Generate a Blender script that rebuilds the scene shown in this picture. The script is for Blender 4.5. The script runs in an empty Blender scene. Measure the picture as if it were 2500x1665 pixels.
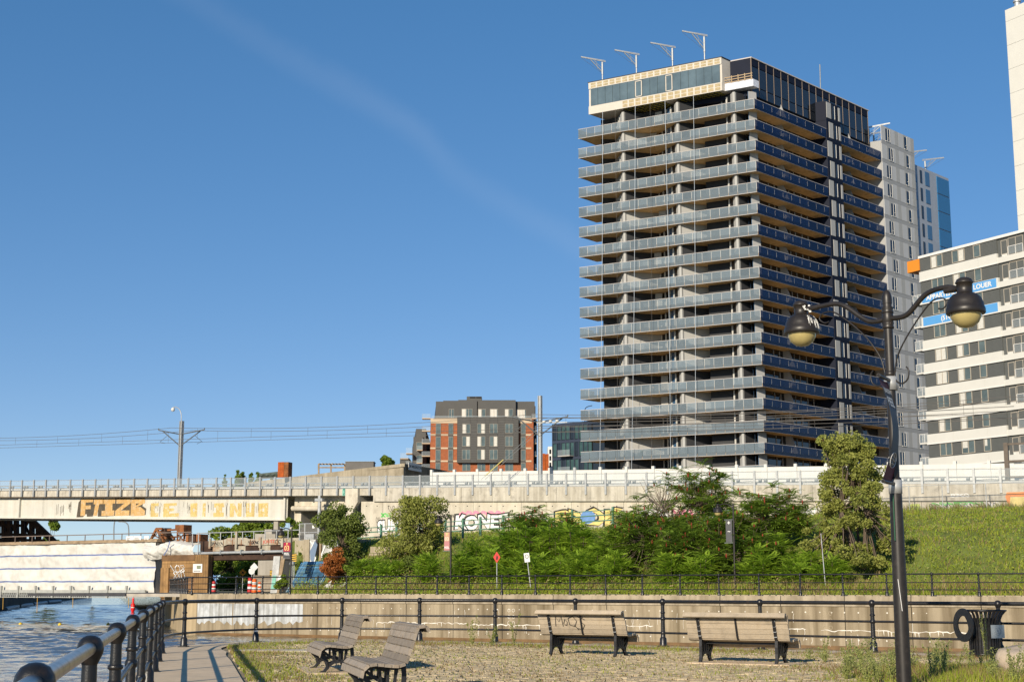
import bpy, math, random
import numpy as np
from mathutils import Vector, Matrix, Euler
random.seed(7); rng = np.random.default_rng(7)
R = math.radians
scene = bpy.context.scene
COL = scene.collection

# ------------------------------------------------------------------ camera
EYE = 1.43; PITCH = R(9.75); FPX = 3500.0
cam_d = bpy.data.cameras.new('camera'); cam = bpy.data.objects.new('camera', cam_d); COL.objects.link(cam)
cam.location = (0, 0, EYE); cam.rotation_euler = (math.pi/2 + PITCH, 0, 0)
cam_d.sensor_width = 36; cam_d.lens = 36*FPX/2500; cam_d.clip_start = .1; cam_d.clip_end = 9000
scene.camera = cam
# ------------------------------------------------------------------ sun, sky, exposure
SUN_AZ = R(26); SUN_EL = R(21.5)          # sun behind the viewer, to the left
SV = Vector((-math.sin(SUN_AZ)*math.cos(SUN_EL), -math.cos(SUN_AZ)*math.cos(SUN_EL), math.sin(SUN_EL)))
sd = bpy.data.lights.new('sun', 'SUN'); so = bpy.data.objects.new('sun', sd); COL.objects.link(so)
sd.energy = 4.2; sd.angle = R(.5); sd.color = (1, .88, .70)
so.rotation_euler = SV.to_track_quat('Z', 'Y').to_euler(); so.location = (-40, -80, 60)
world = bpy.data.worlds.new('World'); scene.world = world; world.use_nodes = True
wn = world.node_tree.nodes; wl = world.node_tree.links; wn.clear()
w_out = wn.new('ShaderNodeOutputWorld'); w_bg = wn.new('ShaderNodeBackground'); w_sky = wn.new('ShaderNodeTexSky')
w_sky.sky_type = 'NISHITA'; w_sky.sun_disc = False; w_sky.sun_elevation = SUN_EL
w_sky.sun_rotation = math.atan2(SV.x, SV.y); w_sky.altitude = 50; w_sky.air_density = .65; w_sky.dust_density = 0; w_sky.ozone_density = 3.2
w_bg.inputs[1].default_value = .15
# thin cirrus streak crossing the sky, added on top of the clear sky
def w_node(t, **k):
    n = wn.new(t)
    for a_, v_ in k.items(): setattr(n, a_, v_)
    return n
tc = w_node('ShaderNodeTexCoord')
def sky_dir(u, v):
    x = (u-1250)/FPX; y = (832.5-v)/FPX
    return Vector((x, math.cos(PITCH)-y*math.sin(PITCH), math.sin(PITCH)+y*math.cos(PITCH))).normalized()
cn = sky_dir(520, 0).cross(sky_dir(1320, 545)).normalized()
dt = w_node('ShaderNodeVectorMath', operation='DOT_PRODUCT'); dt.inputs[1].default_value = cn
wl.new(tc.outputs['Generated'], dt.inputs[0])
nz = w_node('ShaderNodeTexNoise'); nz.inputs['Scale'].default_value = 5; nz.inputs['Detail'].default_value = 6; nz.inputs['Roughness'].default_value = .62
wl.new(tc.outputs['Generated'], nz.inputs['Vector'])
wob = w_node('ShaderNodeMath', operation='MULTIPLY_ADD'); wob.inputs[1].default_value = .045; wl.new(nz.outputs[0], wob.inputs[0])
sub = w_node('ShaderNodeMath', operation='ADD'); sub.inputs[1].default_value = -.0225
wl.new(dt.outputs['Value'], wob.inputs[2]); wl.new(wob.outputs[0], sub.inputs[0])
ab = w_node('ShaderNodeMath', operation='ABSOLUTE'); wl.new(sub.outputs[0], ab.inputs[0])
mr = w_node('ShaderNodeMapRange', interpolation_type='SMOOTHSTEP')
for i_, v_ in ((1, 0), (2, .016), (3, 1), (4, 0)): mr.inputs[i_].default_value = v_
wl.new(ab.outputs[0], mr.inputs[0])
m2 = w_node('ShaderNodeMath', operation='MULTIPLY'); wl.new(mr.outputs[0], m2.inputs[0]); wl.new(nz.outputs[0], m2.inputs[1])
m3 = w_node('ShaderNodeMath', operation='MULTIPLY'); wl.new(m2.outputs[0], m3.inputs[0]); m3.inputs[1].default_value = .06
hs = w_node('ShaderNodeHueSaturation'); hs.inputs['Hue'].default_value = .512; hs.inputs['Saturation'].default_value = 1.27; hs.inputs['Value'].default_value = 1.25; wl.new(w_sky.outputs[0], hs.inputs['Color'])
gm = w_node('ShaderNodeGamma'); gm.inputs[1].default_value = .61; wl.new(hs.outputs[0], gm.inputs[0])
mx = w_node('ShaderNodeMix', data_type='RGBA'); mx.inputs[7].default_value = (4.6, 4.8, 5.1, 1)
wl.new(m3.outputs[0], mx.inputs[0]); wl.new(gm.outputs[0], mx.inputs[6])
wl.new(mx.outputs[2], w_bg.inputs[0]); wl.new(w_bg.outputs[0], w_out.inputs[0])
scene.view_settings.view_transform = 'Standard'; scene.view_settings.look = 'None'
scene.view_settings.exposure = .4; scene.view_settings.gamma = 1; scene.view_settings.use_curve_mapping = False
scene.render.film_transparent = False
scene.cycles.max_bounces = 5; scene.cycles.diffuse_bounces = 2; scene.cycles.glossy_bounces = 3; scene.cycles.transparent_max_bounces = 12

# ------------------------------------------------------------------ surveying helpers
_c, _s = math.cos(PITCH), math.sin(PITCH)
def P(u, v, D):
    x = (u-1250)/FPX; y = (832.5-v)/FPX; dy = _c-y*_s; dz = _s+y*_c
    return Vector((x*D/dy, D, EYE+dz*D/dy))
def PZ(u, v, z):
    x = (u-1250)/FPX; y = (832.5-v)/FPX; dy = _c-y*_s; dz = _s+y*_c
    D = (z-EYE)*dy/dz
    return Vector((x*D/dy, D, z))
# town grid: t runs along the far quay (right and nearer), s runs away from it
GA = Vector((.8575, -.5145, 0)); GB = Vector((.5145, .8575, 0)); GO = Vector((0, 83.1, 0))
GANG = math.atan2(GA.y, GA.x)
def G(t, s, z=0): return GO+GA*t+GB*s+Vector((0, 0, z))
def TU(u, s, v=1434):
    x = (u-1250)/FPX; y = (832.5-v)/FPX; k = x/(_c-y*_s)
    return (k*(83.1+.8575*s)-.5145*s)/(.8575+.5145*k)
def ZV(u, v, s):
    t = TU(u, s, v); return P(u, v, G(t, s).y).z

# ------------------------------------------------------------------ materials
MATS = {}
def mat(name, col, rough=.75, metal=0., var=0., vs=1.5, bump=0., bs=25., streak=0., ss=3., island=0., spec=.4,
        stain=None, stain_amt=0., sts=.8, objrnd=0., alpha=1., coat=0., detail=5):
    if name in MATS: return MATS[name]
    m = bpy.data.materials.new(name); m.use_nodes = True; MATS[name] = m
    n = m.node_tree.nodes; l = m.node_tree.links
    bs_ = n['Principled BSDF']; bs_.inputs['Roughness'].default_value = rough; bs_.inputs['Metallic'].default_value = metal
    bs_.inputs['Specular IOR Level'].default_value = spec
    if coat: bs_.inputs['Coat Weight'].default_value = coat
    if alpha < 1: bs_.inputs['Alpha'].default_value = alpha
    c = (*col, 1); bs_.inputs['Base Color'].default_value = c
    tcn = n.new('ShaderNodeTexCoord'); cur = None
    def mixn(fac, a_, b_, mode='MIX'):
        x = n.new('ShaderNodeMix'); x.data_type = 'RGBA'; x.blend_type = mode
        for k, v in ((0, fac), (6, a_), (7, b_)):
            if hasattr(v, 'links'): l.new(v, x.inputs[k])
            elif k == 0: x.inputs[0].default_value = v
            else: x.inputs[k].default_value = v if len(v) == 4 else (*v, 1)
        return x.outputs[2]
    def noise(scale, vec=None, det=5, rgh=.6):
        x = n.new('ShaderNodeTexNoise'); x.inputs['Scale'].default_value = scale; x.inputs['Detail'].default_value = det
        x.inputs['Roughness'].default_value = rgh
        l.new(vec if vec else tcn.outputs['Object'], x.inputs['Vector']); return x.outputs[0]
    def ramp(o, lo, hi):
        x = n.new('ShaderNodeMapRange'); l.new(o, x.inputs[0]); x.inputs[1].default_value = lo; x.inputs[2].default_value = hi; return x.outputs[0]
    cur = c
    if var:
        o = ramp(noise(vs, det=detail), .3, .7)
        cur = mixn(o, tuple(x*(1-var) for x in col), tuple(min(1, x*(1+var)) for x in col))
    if streak:
        mp = n.new('ShaderNodeMapping'); mp.inputs['Scale'].default_value = (1, 1, .06); l.new(tcn.outputs['Object'], mp.inputs[0])
        o = ramp(noise(ss, mp.outputs[0]), .38, .68)
        cur = mixn(o, cur, mixn(1., cur, (1-streak, 1-streak*1.05, 1-streak*1.15, 1), 'MULTIPLY'))
    if stain:
        o = ramp(noise(sts, det=7, rgh=.65), .52, .66)
        f = n.new('ShaderNodeMath'); f.operation = 'MULTIPLY'; l.new(o, f.inputs[0]); f.inputs[1].default_value = stain_amt
        cur = mixn(f.outputs[0], cur, stain)
    if island or objrnd:
        if island: g = n.new('ShaderNodeNewGeometry'); o = g.outputs['Random Per Island']; k = island
        else: g = n.new('ShaderNodeObjectInfo'); o = g.outputs['Random']; k = objrnd
        x = n.new('ShaderNodeMapRange'); l.new(o, x.inputs[0]); x.inputs[3].default_value = 1-k; x.inputs[4].default_value = 1+k
        cb = n.new('ShaderNodeCombineColor')
        for i in range(3): l.new(x.outputs[0], cb.inputs[i])
        cur = mixn(1., cur, cb.outputs[0], 'MULTIPLY')
    if hasattr(cur, 'links'): l.new(cur, bs_.inputs['Base Color'])
    if bump:
        bn = n.new('ShaderNodeBump'); bn.inputs['Strength'].default_value = bump; bn.inputs['Distance'].default_value = .02
        l.new(noise(bs), bn.inputs['Height']); l.new(bn.outputs[0], bs_.inputs['Normal'])
    return m
def glass(name, tint, alpha, rough=.04, spec=.6):
    """window or balustrade glass: part see-through, part tinted, with a reflection"""
    if name in MATS: return MATS[name]
    m = mat(name, tint, rough, spec=spec, alpha=alpha); return m
def leafmat(name, col, col2, trans=.35, vs=.6, island=.35):
    if name in MATS: return MATS[name]
    m = mat(name, col, .55, spec=.25)
    n = m.node_tree.nodes; l = m.node_tree.links; b = n['Principled BSDF']; out = n['Material Output']
    t = n.new('ShaderNodeTexCoord'); nz = n.new('ShaderNodeTexNoise'); nz.inputs['Scale'].default_value = vs; nz.inputs['Detail'].default_value = 4
    l.new(t.outputs['Object'], nz.inputs['Vector'])
    g = n.new('ShaderNodeNewGeometry'); a = n.new('ShaderNodeMath'); a.operation = 'MULTIPLY_ADD'; a.inputs[1].default_value = island
    l.new(g.outputs['Random Per Island'], a.inputs[0])
    r0 = n.new('ShaderNodeMapRange'); l.new(nz.outputs[0], r0.inputs[0]); r0.inputs[1].default_value = .3; r0.inputs[2].default_value = .7
    r0.inputs[4].default_value = 1-island; l.new(r0.outputs[0], a.inputs[2])
    x = n.new('ShaderNodeMix'); x.data_type = 'RGBA'; x.inputs[6].default_value = (*col, 1); x.inputs[7].default_value = (*col2, 1)
    l.new(a.outputs[0], x.inputs[0]); l.new(x.outputs[2], b.inputs['Base Color'])
    tr = n.new('ShaderNodeBsdfTranslucent'); l.new(x.outputs[2], tr.inputs[0])
    ms = n.new('ShaderNodeMixShader'); ms.inputs[0].default_value = trans
    l.new(b.outputs[0], ms.inputs[1]); l.new(tr.outputs[0], ms.inputs[2]); l.new(ms.outputs[0], out.inputs[0])
    return m

# ------------------------------------------------------------------ mesh builder
class MB:
    def __init__(s, xf=None): s.v = []; s.f = []; s.m = []; s.xf = xf; s.sm = []
    def add(s, vs, fs, mi=0, sm=False):
        o = len(s.v)
        s.v += [tuple(s.xf(*p)) if s.xf else tuple(p) for p in vs]
        for f in fs: s.f.append(tuple(i+o for i in f)); s.m.append(mi); s.sm.append(sm)
        return s
    def box(s, x0, x1, y0, y1, z0, z1, mi=0):
        return s.add([(x0,y0,z0),(x1,y0,z0),(x1,y1,z0),(x0,y1,z0),(x0,y0,z1),(x1,y0,z1),(x1,y1,z1),(x0,y1,z1)],
                     [(0,3,2,1),(4,5,6,7),(0,1,5,4),(1,2,6,5),(2,3,7,6),(3,0,4,7)], mi)
    def hexa(s, b4, t4, mi=0):
        return s.add(list(b4)+list(t4), [(0,3,2,1),(4,5,6,7),(0,1,5,4),(1,2,6,5),(2,3,7,6),(3,0,4,7)], mi)
    def bar(s, p0, p1, w, h=None, mi=0, up=(0,0,1)):
        p0 = Vector(p0); p1 = Vector(p1); h = h or w; d = (p1-p0).normalized(); up = Vector(up)
        if abs(d.dot(up)) > .98: up = Vector((0,1,0))
        x = d.cross(up).normalized()*(w/2); y = x.cross(d).normalized()*(h/2)
        return s.hexa([p0-x-y, p0+x-y, p1+x-y, p1-x-y], [p0-x+y, p0+x+y, p1+x+y, p1-x+y], mi)
    def tube(s, pts, r, n=8, mi=0, caps=True, sm=True):
        pts = [Vector(p) for p in pts]; rs = r if isinstance(r, (list, tuple)) else [r]*len(pts)
        vs = []; fs = []; N = len(pts); px = None
        for i, p in enumerate(pts):
            d = (pts[min(i+1, N-1)]-pts[max(i-1, 0)]).normalized()
            if px is None:
                a_ = Vector((0,0,1)) if abs(d.z) < .9 else Vector((1,0,0)); px = d.cross(a_).normalized()
            else: px = (px-d*px.dot(d)).normalized()
            py = d.cross(px)
            for k in range(n):
                an = 2*math.pi*k/n; vs.append(p+px*(rs[i]*math.cos(an))+py*(rs[i]*math.sin(an)))
        for i in range(N-1):
            for k in range(n): fs.append((i*n+k, i*n+(k+1)%n, (i+1)*n+(k+1)%n, (i+1)*n+k))
        s.add(vs, fs, mi, sm)
        if caps: 
            s.add(vs[:n], [tuple(range(n))[::-1]], mi); s.add(vs[-n:], [tuple(range(n))], mi)
        return s
    def lathe(s, prof, n=16, c=(0,0,0), mi=0, sm=True):
        vs = []; fs = []
        for r, z in prof:
            for k in range(n):
                an = 2*math.pi*k/n; vs.append((c[0]+r*math.cos(an), c[1]+r*math.sin(an), c[2]+z))
        for i in range(len(prof)-1):
            for k in range(n): fs.append((i*n+k, i*n+(k+1)%n, (i+1)*n+(k+1)%n, (i+1)*n+k))
        return s.add(vs, fs, mi, sm)
    def prism(s, poly, d0, d1, fn, mi=0):
        """poly: 2d outline; fn(a, b, depth) gives the 3d point"""
        n = len(poly); vs = [fn(a_, b_, d0) for a_, b_ in poly]+[fn(a_, b_, d1) for a_, b_ in poly]
        fs = [tuple(range(n)), tuple(range(2*n-1, n-1, -1))]+[(i, i+n, (i+1)%n+n, (i+1)%n) for i in range(n)]
        return s.add(vs, fs, mi)
    def ribbon(s, pts, w, d0, d1, fn, mi=0):
        """flat bar following a 2d line, width w, between depths d0 and d1"""
        n = len(pts); L = []; Rr = []
        ws = w if isinstance(w, (list, tuple)) else [w]*n
        for i, p in enumerate(pts):
            q0 = pts[max(i-1, 0)]; q1 = pts[min(i+1, n-1)]; dx = q1[0]-q0[0]; dy = q1[1]-q0[1]; k = math.hypot(dx, dy) or 1
            L.append((p[0]-dy/k*ws[i]/2, p[1]+dx/k*ws[i]/2)); Rr.append((p[0]+dy/k*ws[i]/2, p[1]-dx/k*ws[i]/2))
        for i in range(n-1):
            q = [L[i], Rr[i], Rr[i+1], L[i+1]]
            s.hexa([fn(a_, b_, d0) for a_, b_ in q], [fn(a_, b_, d1) for a_, b_ in q], mi)
        return s
    def mesh(s, name, mats):
        me = bpy.data.meshes.new(name); me.from_pydata(s.v, [], s.f)
        for m in (mats if isinstance(mats, (list, tuple)) else [mats]): me.materials.append(m)
        if any(s.m): me.polygons.foreach_set('material_index', s.m)
        if any(s.sm): me.polygons.foreach_set('use_smooth', s.sm)
        me.update(); return me
    def build(s, name, mats, parent=None, loc=None, rz=0, rot=None):
        return link(name, s.mesh(name, mats), parent, loc, rz, rot)
def link(name, me, parent=None, loc=None, rz=0, rot=None):
    o = bpy.data.objects.new(name, me); COL.objects.link(o)
    if parent: o.parent = parent
    if loc is not None: o.location = loc
    if rot is not None: o.rotation_euler = rot
    elif rz: o.rotation_euler = (0, 0, rz)
    return o
def np_mesh(name, verts, faces, mats, mi=None):
    """verts (N,3), faces (M,k) all with k corners"""
    me = bpy.data.meshes.new(name); nv = len(verts); nf, k = faces.shape
    me.vertices.add(nv); me.vertices.foreach_set('co', np.ascontiguousarray(verts, np.float32).ravel())
    me.loops.add(nf*k); me.loops.foreach_set('vertex_index', np.ascontiguousarray(faces, np.int32).ravel())
    me.polygons.add(nf); me.polygons.foreach_set('loop_start', np.arange(0, nf*k, k, dtype=np.int32))
    for m in (mats if isinstance(mats, (list, tuple)) else [mats]): me.materials.append(m)
    if mi is not None: me.polygons.foreach_set('material_index', np.asarray(mi, np.int32))
    me.update(calc_edges=True); me.validate(); return me
def tag(o, label=None, cat=None, group=None, kind=None):
    if label: o['label'] = label
    if cat: o['category'] = cat
    if group: o['group'] = group
    if kind: o['kind'] = kind
    return o
def thing(name, label, cat, loc=(0,0,0), rz=0, group=None):
    o = bpy.data.objects.new(name, None); COL.objects.link(o); o.empty_display_size = .2
    o.location = loc; o.rotation_euler = (0, 0, rz); return tag(o, label, cat, group)
def struct(name, mb, m, loc=None): return tag(mb.build(name, m, None, loc), kind='structure')
def copy_tree(o, parent=None, label=None, group=None):
    c = o.copy(); COL.objects.link(c); c.parent = parent
    if label: c['label'] = label
    if group: c['group'] = group
    for ch in o.children: copy_tree(ch, c)
    return c
_txt = {}
def text_mesh(string, size, m, bold=0., ext=.004, shear=0., spacing=1., width=1.):
    cu = bpy.data.curves.new('lettering', 'FONT'); cu.body = string; cu.size = size; cu.offset = bold*size; cu.extrude = ext
    cu.shear = shear; cu.space_character = spacing; cu.align_x = 'CENTER'; cu.align_y = 'CENTER'; cu.resolution_u = 3
    o = bpy.data.objects.new('lettering', cu); COL.objects.link(o); bpy.context.view_layer.update()
    me = bpy.data.meshes.new_from_object(o.evaluated_get(bpy.context.evaluated_depsgraph_get()))
    bpy.data.objects.remove(o); bpy.data.curves.remove(cu)
    me.materials.clear(); me.materials.append(m)
    if width != 1.:
        for v in me.vertices: v.co.x *= width
    return me
def text(name, string, size, m, parent, loc, rz=0., tilt=math.pi/2, roll=0., **k):
    """lettering standing upright, read from the -y side of the parent's frame"""
    me = text_mesh(string, size, m, **k); o = link(name, me, parent)
    o.matrix_local = Matrix.Translation(loc) @ Matrix.Rotation(rz, 4, 'Z') @ Matrix.Rotation(tilt, 4, 'X') @ Matrix.Rotation(roll, 4, 'Z')
    return o
def spline(pts, n=6, closed=False):
    pts = [Vector(p) for p in pts]; out = []
    for i in range(len(pts)-1):
        p0 = pts[max(i-1, 0)]; p1 = pts[i]; p2 = pts[i+1]; p3 = pts[min(i+2, len(pts)-1)]
        for k in range(n):
            t = k/n
            out.append(.5*((2*p1)+(p2-p0)*t+(2*p0-5*p1+4*p2-p3)*t*t+(3*p1-p0-3*p2+p3)*t*t*t))
    out.append(pts[-1]); return out
def stroke_mesh(lines, w, fn, d=.004):
    """paint strokes: lists of 2d points swept as thin flat ribbons"""
    mb = MB()
    for ln in lines: mb.ribbon(ln, w, 0, d, fn)
    return mb
# ================================================================== setting
WATER_Z = -1.6; QUAY = 1.0
m_conc = mat('path_concrete', (.66, .51, .34), .85, var=.12, vs=2.5, bump=.25, bs=40, stain=(.42, .34, .24), stain_amt=.4, sts=1.2)
m_wall = mat('basin_wall_concrete', (.36, .295, .2), .9, var=.12, vs=.35, streak=.62, ss=1.6, bump=.3, bs=14, stain=(.2, .155, .1), stain_amt=.6, sts=.7)
m_wall2 = mat('wall_cap_concrete', (.39, .325, .23), .9, var=.12, vs=.8, streak=.45, ss=2.2, bump=.25, bs=16, stain=(.2, .165, .11), stain_amt=.6, sts=1.1)
m_dirt = mat('terrace_soil', (.29, .225, .13), .95, var=.3, vs=3, bump=.5, bs=30)
m_cobble = mat('cobble_stone', (.38, .31, .20), .8, var=.2, vs=9, bump=.3, bs=60, island=.22)
m_cobble_o = mat('cobble_stone_single', (.38, .31, .20), .8, var=.2, vs=9, bump=.3, bs=60, objrnd=.22)
m_iron = mat('black_painted_iron', (.012, .012, .013), .33, spec=.5, var=.3, vs=12, bump=.15, bs=90, stain=(.08, .05, .03), stain_amt=.25, sts=14)
m_steel = mat('worn_steel_rail', (.33, .30, .27), .28, metal=.85, var=.3, vs=7, stain=(.08, .06, .045), stain_amt=.6, sts=6)
m_asph = mat('asphalt', (.055, .055, .06), .9, var=.25, vs=1.5, bump=.3, bs=60)
m_farg = mat('far_ground_earth', (.12, .12, .07), .95, var=.3, vs=.05)
m_slope = mat('embankment_soil', (.13, .16, .03), .95, var=.4, vs=.7, bump=.6, bs=8)
m_quaywalk = mat('quay_walk', (.4, .36, .3), .9, var=.15, vs=1.2, bump=.2, bs=30)

# water
m_water = mat('canal_water', (.09, .085, .065), .04, spec=.5)
def _water():
    n = m_water.node_tree.nodes; l = m_water.node_tree.links; b = n['Principled BSDF']; t = n.new('ShaderNodeTexCoord')
    mp = n.new('ShaderNodeMapping'); mp.inputs['Rotation'].default_value = (0, 0, R(20)); mp.inputs['Scale'].default_value = (.8, 2.2, 1)
    l.new(t.outputs['Object'], mp.inputs[0])
    n1 = n.new('ShaderNodeTexNoise'); n1.inputs['Scale'].default_value = 2.6; n1.inputs['Detail'].default_value = 2.5; n1.inputs['Roughness'].default_value = .5
    n2 = n.new('ShaderNodeTexNoise'); n2.inputs['Scale'].default_value = .3; n2.inputs['Detail'].default_value = 2
    n3 = n.new('ShaderNodeTexNoise'); n3.inputs['Scale'].default_value = .035; n3.inputs['Detail'].default_value = 3
    for x in (n1, n2, n3): l.new(mp.outputs[0] if x is not n3 else t.outputs['Object'], x.inputs['Vector'])
    a = n.new('ShaderNodeMath'); a.operation = 'MULTIPLY_ADD'; a.inputs[1].default_value = .45; l.new(n2.outputs[0], a.inputs[0]); l.new(n1.outputs[0], a.inputs[2])
    bp = n.new('ShaderNodeBump'); bp.inputs['Distance'].default_value = .05; l.new(a.outputs[0], bp.inputs['Height'])
    mr_ = n.new('ShaderNodeMapRange'); l.new(n3.outputs[0], mr_.inputs[0])
    for i, v in ((1, .35), (2, .65), (3, .55), (4, 1.)): mr_.inputs[i].default_value = v
    l.new(mr_.outputs[0], bp.inputs['Strength']); l.new(bp.outputs[0], b.inputs['Normal'])
_water()
# rippled surface: a fan of rows from near to far, raised by summed wave trains
rw = random.Random(11); waves = []
for k in range(30):
    L_ = .45*(7.5**(k/29)); a_ = R(90+15)+rw.gauss(0, .5); waves.append((2*math.pi/L_*math.cos(a_), 2*math.pi/L_*math.sin(a_), rw.uniform(0, 6.28),   .0085*L_**.8))
Dv = 13*(260/13)**np.linspace(0, 1, 640); Kv = np.linspace(-.75, .55, 330); DD, KK = np.meshgrid(Dv, Kv, indexing='ij'); WXg = DD*KK; Zg = np.zeros_like(DD)
for kx_, ky_, ph_, am_ in waves:
    lam = 2*math.pi/math.hypot(kx_, ky_); Zg += am_*np.sin(kx_*WXg+ky_*DD+ph_)*np.clip(2.2-.011*DD/lam, .0, 1)
Zg *= (.8+.35*np.sin(WXg*.07+1)*np.sin(DD*.05))*np.interp(DD, [20, 55, 75, 120], [.3, .38, .95, 1.1])
vv = np.stack([WXg, DD, WATER_Z+Zg], -1).reshape(-1, 3); nr, nc = DD.shape; ii = np.arange(nr*nc).reshape(nr, nc)
ff = np.stack([ii[:-1, :-1], ii[:-1, 1:], ii[1:, 1:], ii[1:, :-1]], -1).reshape(-1, 4)
me_ = np_mesh('water', vv, ff, m_water); me_.polygons.foreach_set('use_smooth', np.ones(len(ff), bool)); tag(link('water', me_), kind='structure')
mb = MB(); mb.add([(-420, -60, WATER_Z-.25), (160, -60, WATER_Z-.25), (160, 900, WATER_Z-.25), (-420, 900, WATER_Z-.25)], [(0, 1, 2, 3)])
struct('water_outside_view', mb, m_water)
mb = MB(); mb.add([(-420, -60, -4.5), (160, -60, -4.5), (160, 900, -4.5), (-420, 900, -4.5)], [(0, 1, 2, 3)])
struct('canal_bed', mb, mat('canal_bed_mud', (.05, .045, .03), .95))

# near terrace outline ------------------------------------------------
LF = lambda D: -1.72-.223*(D-5.3)                         # left railing line
left_D = [2.2, 5.3, 8.3, 11.4, 14.7, 18.2, 21.9, 25.4, 28.9, 32.4]
posts_left = [(LF(D), D) for D in left_D]
posts_front = [(-8.05, 35.9), (-6.85, 39.1), (-4.65, 39.9), (-2.5, 39.5), (-.45, 38.8), (1.63, 37.5), (3.72, 36.0), (5.85, 34.4), (8.1, 32.8), (10.4, 31.2), (12.7, 29.6), (15.0, 28.0)]
posts_near = posts_left+posts_front
line = spline([(x, y, 0) for x, y in [(LF(-14), -14)]+posts_near+[(28, 19), (60, -4)]], 5)
def offset_line(pts, d):
    out = []
    for i, p in enumerate(pts):
        q = (pts[min(i+1, len(pts)-1)]-pts[max(i-1, 0)]); nrm = Vector((-q.y, q.x, 0)).normalized(); out.append(p+nrm*d)
    return out
outer = offset_line(line, .28)
inner = [a_.lerp(b_, min(1, max(0, (p.y-33)/4)) if p.x < -3 else 1) for a_, b_, p in zip(offset_line(line, -1.42), offset_line(line, -.85), line)]
inner = [Vector((p.x, p.y, 0)) for p in inner]
mb = MB(); N = len(line)
for i in range(N-1):
    a0, a1 = outer[i], outer[i+1]; b0, b1 = inner[i], inner[i+1]
    mb.add([b0, b1, a1, a0], [(0, 1, 2, 3)])
    mb.add([a0, a1, a1-Vector((0, 0, 4)), a0-Vector((0, 0, 4))], [(0, 1, 2, 3)])
path = struct('terrace_path', mb, m_conc)
# soil ground under the cobbles
mb = MB(); cpt = (20, -14, -.035); vs = [(p.x, p.y, -.03) for p in offset_line(line, -.7)]
for i in range(N-1): mb.add([vs[i], vs[i+1], cpt], [(2, 1, 0)])
terrace = struct('terrace_ground', mb, m_dirt)
mb = MB()
for x0, x1 in zip(range(0, len(posts_left)-1), range(1, len(posts_left))):   # saw cuts across the concrete path
    pass

# cobbles: single stones where they show largest, the rest of the field as one part
inner_poly = [(p.x, p.y) for p in inner]
def front_limit(x):
    best = None
    for i in range(len(inner_poly)-1):
        (xa, ya), (xb, yb) = inner_poly[i], inner_poly[i+1]
        if ya > 24 and min(xa, xb) <= x <= max(xa, xb) and xa != xb:
            y = ya+(yb-ya)*(x-xa)/(xb-xa); best = y if best is None else max(best, y)
    return best if best else 28
stone = MB()
def stone_at(mb, cx, cy, lx, ly, h, rot, tilt=0):
    c_, s__ = math.cos(rot), math.sin(rot); v = []
    for k, (sx, sy) in enumerate(((-1, -1), (1, -1), (1, 1), (-1, 1))):
        x = sx*lx/2; y = sy*ly/2; v.append((cx+x*c_-y*s__, cy+x*s__+y*c_, -.06))
    for k, (sx, sy) in enumerate(((-1, -1), (1, -1), (1, 1), (-1, 1))):
        x = sx*lx/2*.84; y = sy*ly/2*.78; v.append((cx+x*c_-y*s__, cy+x*s__+y*c_, h+tilt*sx))
    mb.add(v, [(4, 5, 6, 7), (0, 1, 5, 4), (1, 2, 6, 5), (2, 3, 7, 6), (3, 0, 4, 7)])
stone_meshes = []
for k in range(6):
    mb = MB(); stone_at(mb, 0, 0, random.uniform(.2, .27), random.uniform(.105, .13), .012, 0, random.uniform(-.006, .006)); stone_meshes.append(mb.mesh('cobble', m_cobble_o))
field = MB(); singles = 0; ROW = R(-9); y = 20.6
row = 0
while y < 41:
    x = -8.5+(row % 2)*.12
    while x < 14:
        L = random.uniform(.21, .28); px = x*math.cos(ROW)-0*math.sin(ROW); py = y+x*math.sin(ROW)+random.uniform(-.012, .012)
        if py > 20.5 and py < front_limit(px)-.12 and px > LF(py)+1.62 and px < .37*py+.4:
            if random.random() > .09:
                if singles < 300 and 22.2 < py < 24.6 and px > -3.6 and px < 6.5 and singles % 1 == 0:
                    o = link('cobble', random.choice(stone_meshes), terrace, (px, py, random.uniform(-.012, .008)), ROW+random.uniform(-.05, .05)); singles += 1
                else:
                    stone_at(field, px, py, L-.03, random.uniform(.1, .13), random.uniform(0, .016), ROW+random.uniform(-.05, .05), random.uniform(-.006, .006))
        x += L
    y += .152; row += 1
tag(field.build('cobbles', m_cobble, terrace), kind='stuff')

# ------------------------------------------------------------------ railings
def rail_post(s=1., n=12):
    mb = MB()
    mb.box(-.13*s, .13*s, -.1*s, .1*s, 0, .022)
    mb.lathe([(.092, .02), (.094, .05), (.086, .07), (.084, .2), (.068, .22), (.056, .25), (.052, .34), (.047, .7), (.043, 1.0)], n)
    for z in (.33, .68): mb.lathe([(.046, z-.045), (.06, z-.03), (.064, z), (.06, z+.03), (.046, z+.045)], n)
    mb.lathe([(.045, .8), (.06, .81), (.06, .835), (.045, .845)], n)
    mb.lathe([(.043, 1.0), (.06, 1.035), (.073, 1.065), (.076, 1.09), (.07, 1.12), (.052, 1.148), (.026, 1.162), (0, 1.165)], n)
    return mb
post_hi = rail_post(1, 14).mesh('post', m_iron); post_lo = rail_post(1, 8).mesh('post', m_iron)
rl = thing('railing', 'black iron railing along the near terrace edge with worn steel top rail', 'railing', (posts_near[0][0], posts_near[0][1], 0))
O = rl.location.copy()
for i, (x, yy) in enumerate(posts_near):
    j0 = posts_near[max(i-1, 0)]; j1 = posts_near[min(i+1, len(posts_near)-1)]
    link('post', post_hi, rl, (x-O.x, yy-O.y, 0), math.atan2(j1[1]-j0[1], j1[0]-j0[0]))
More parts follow.
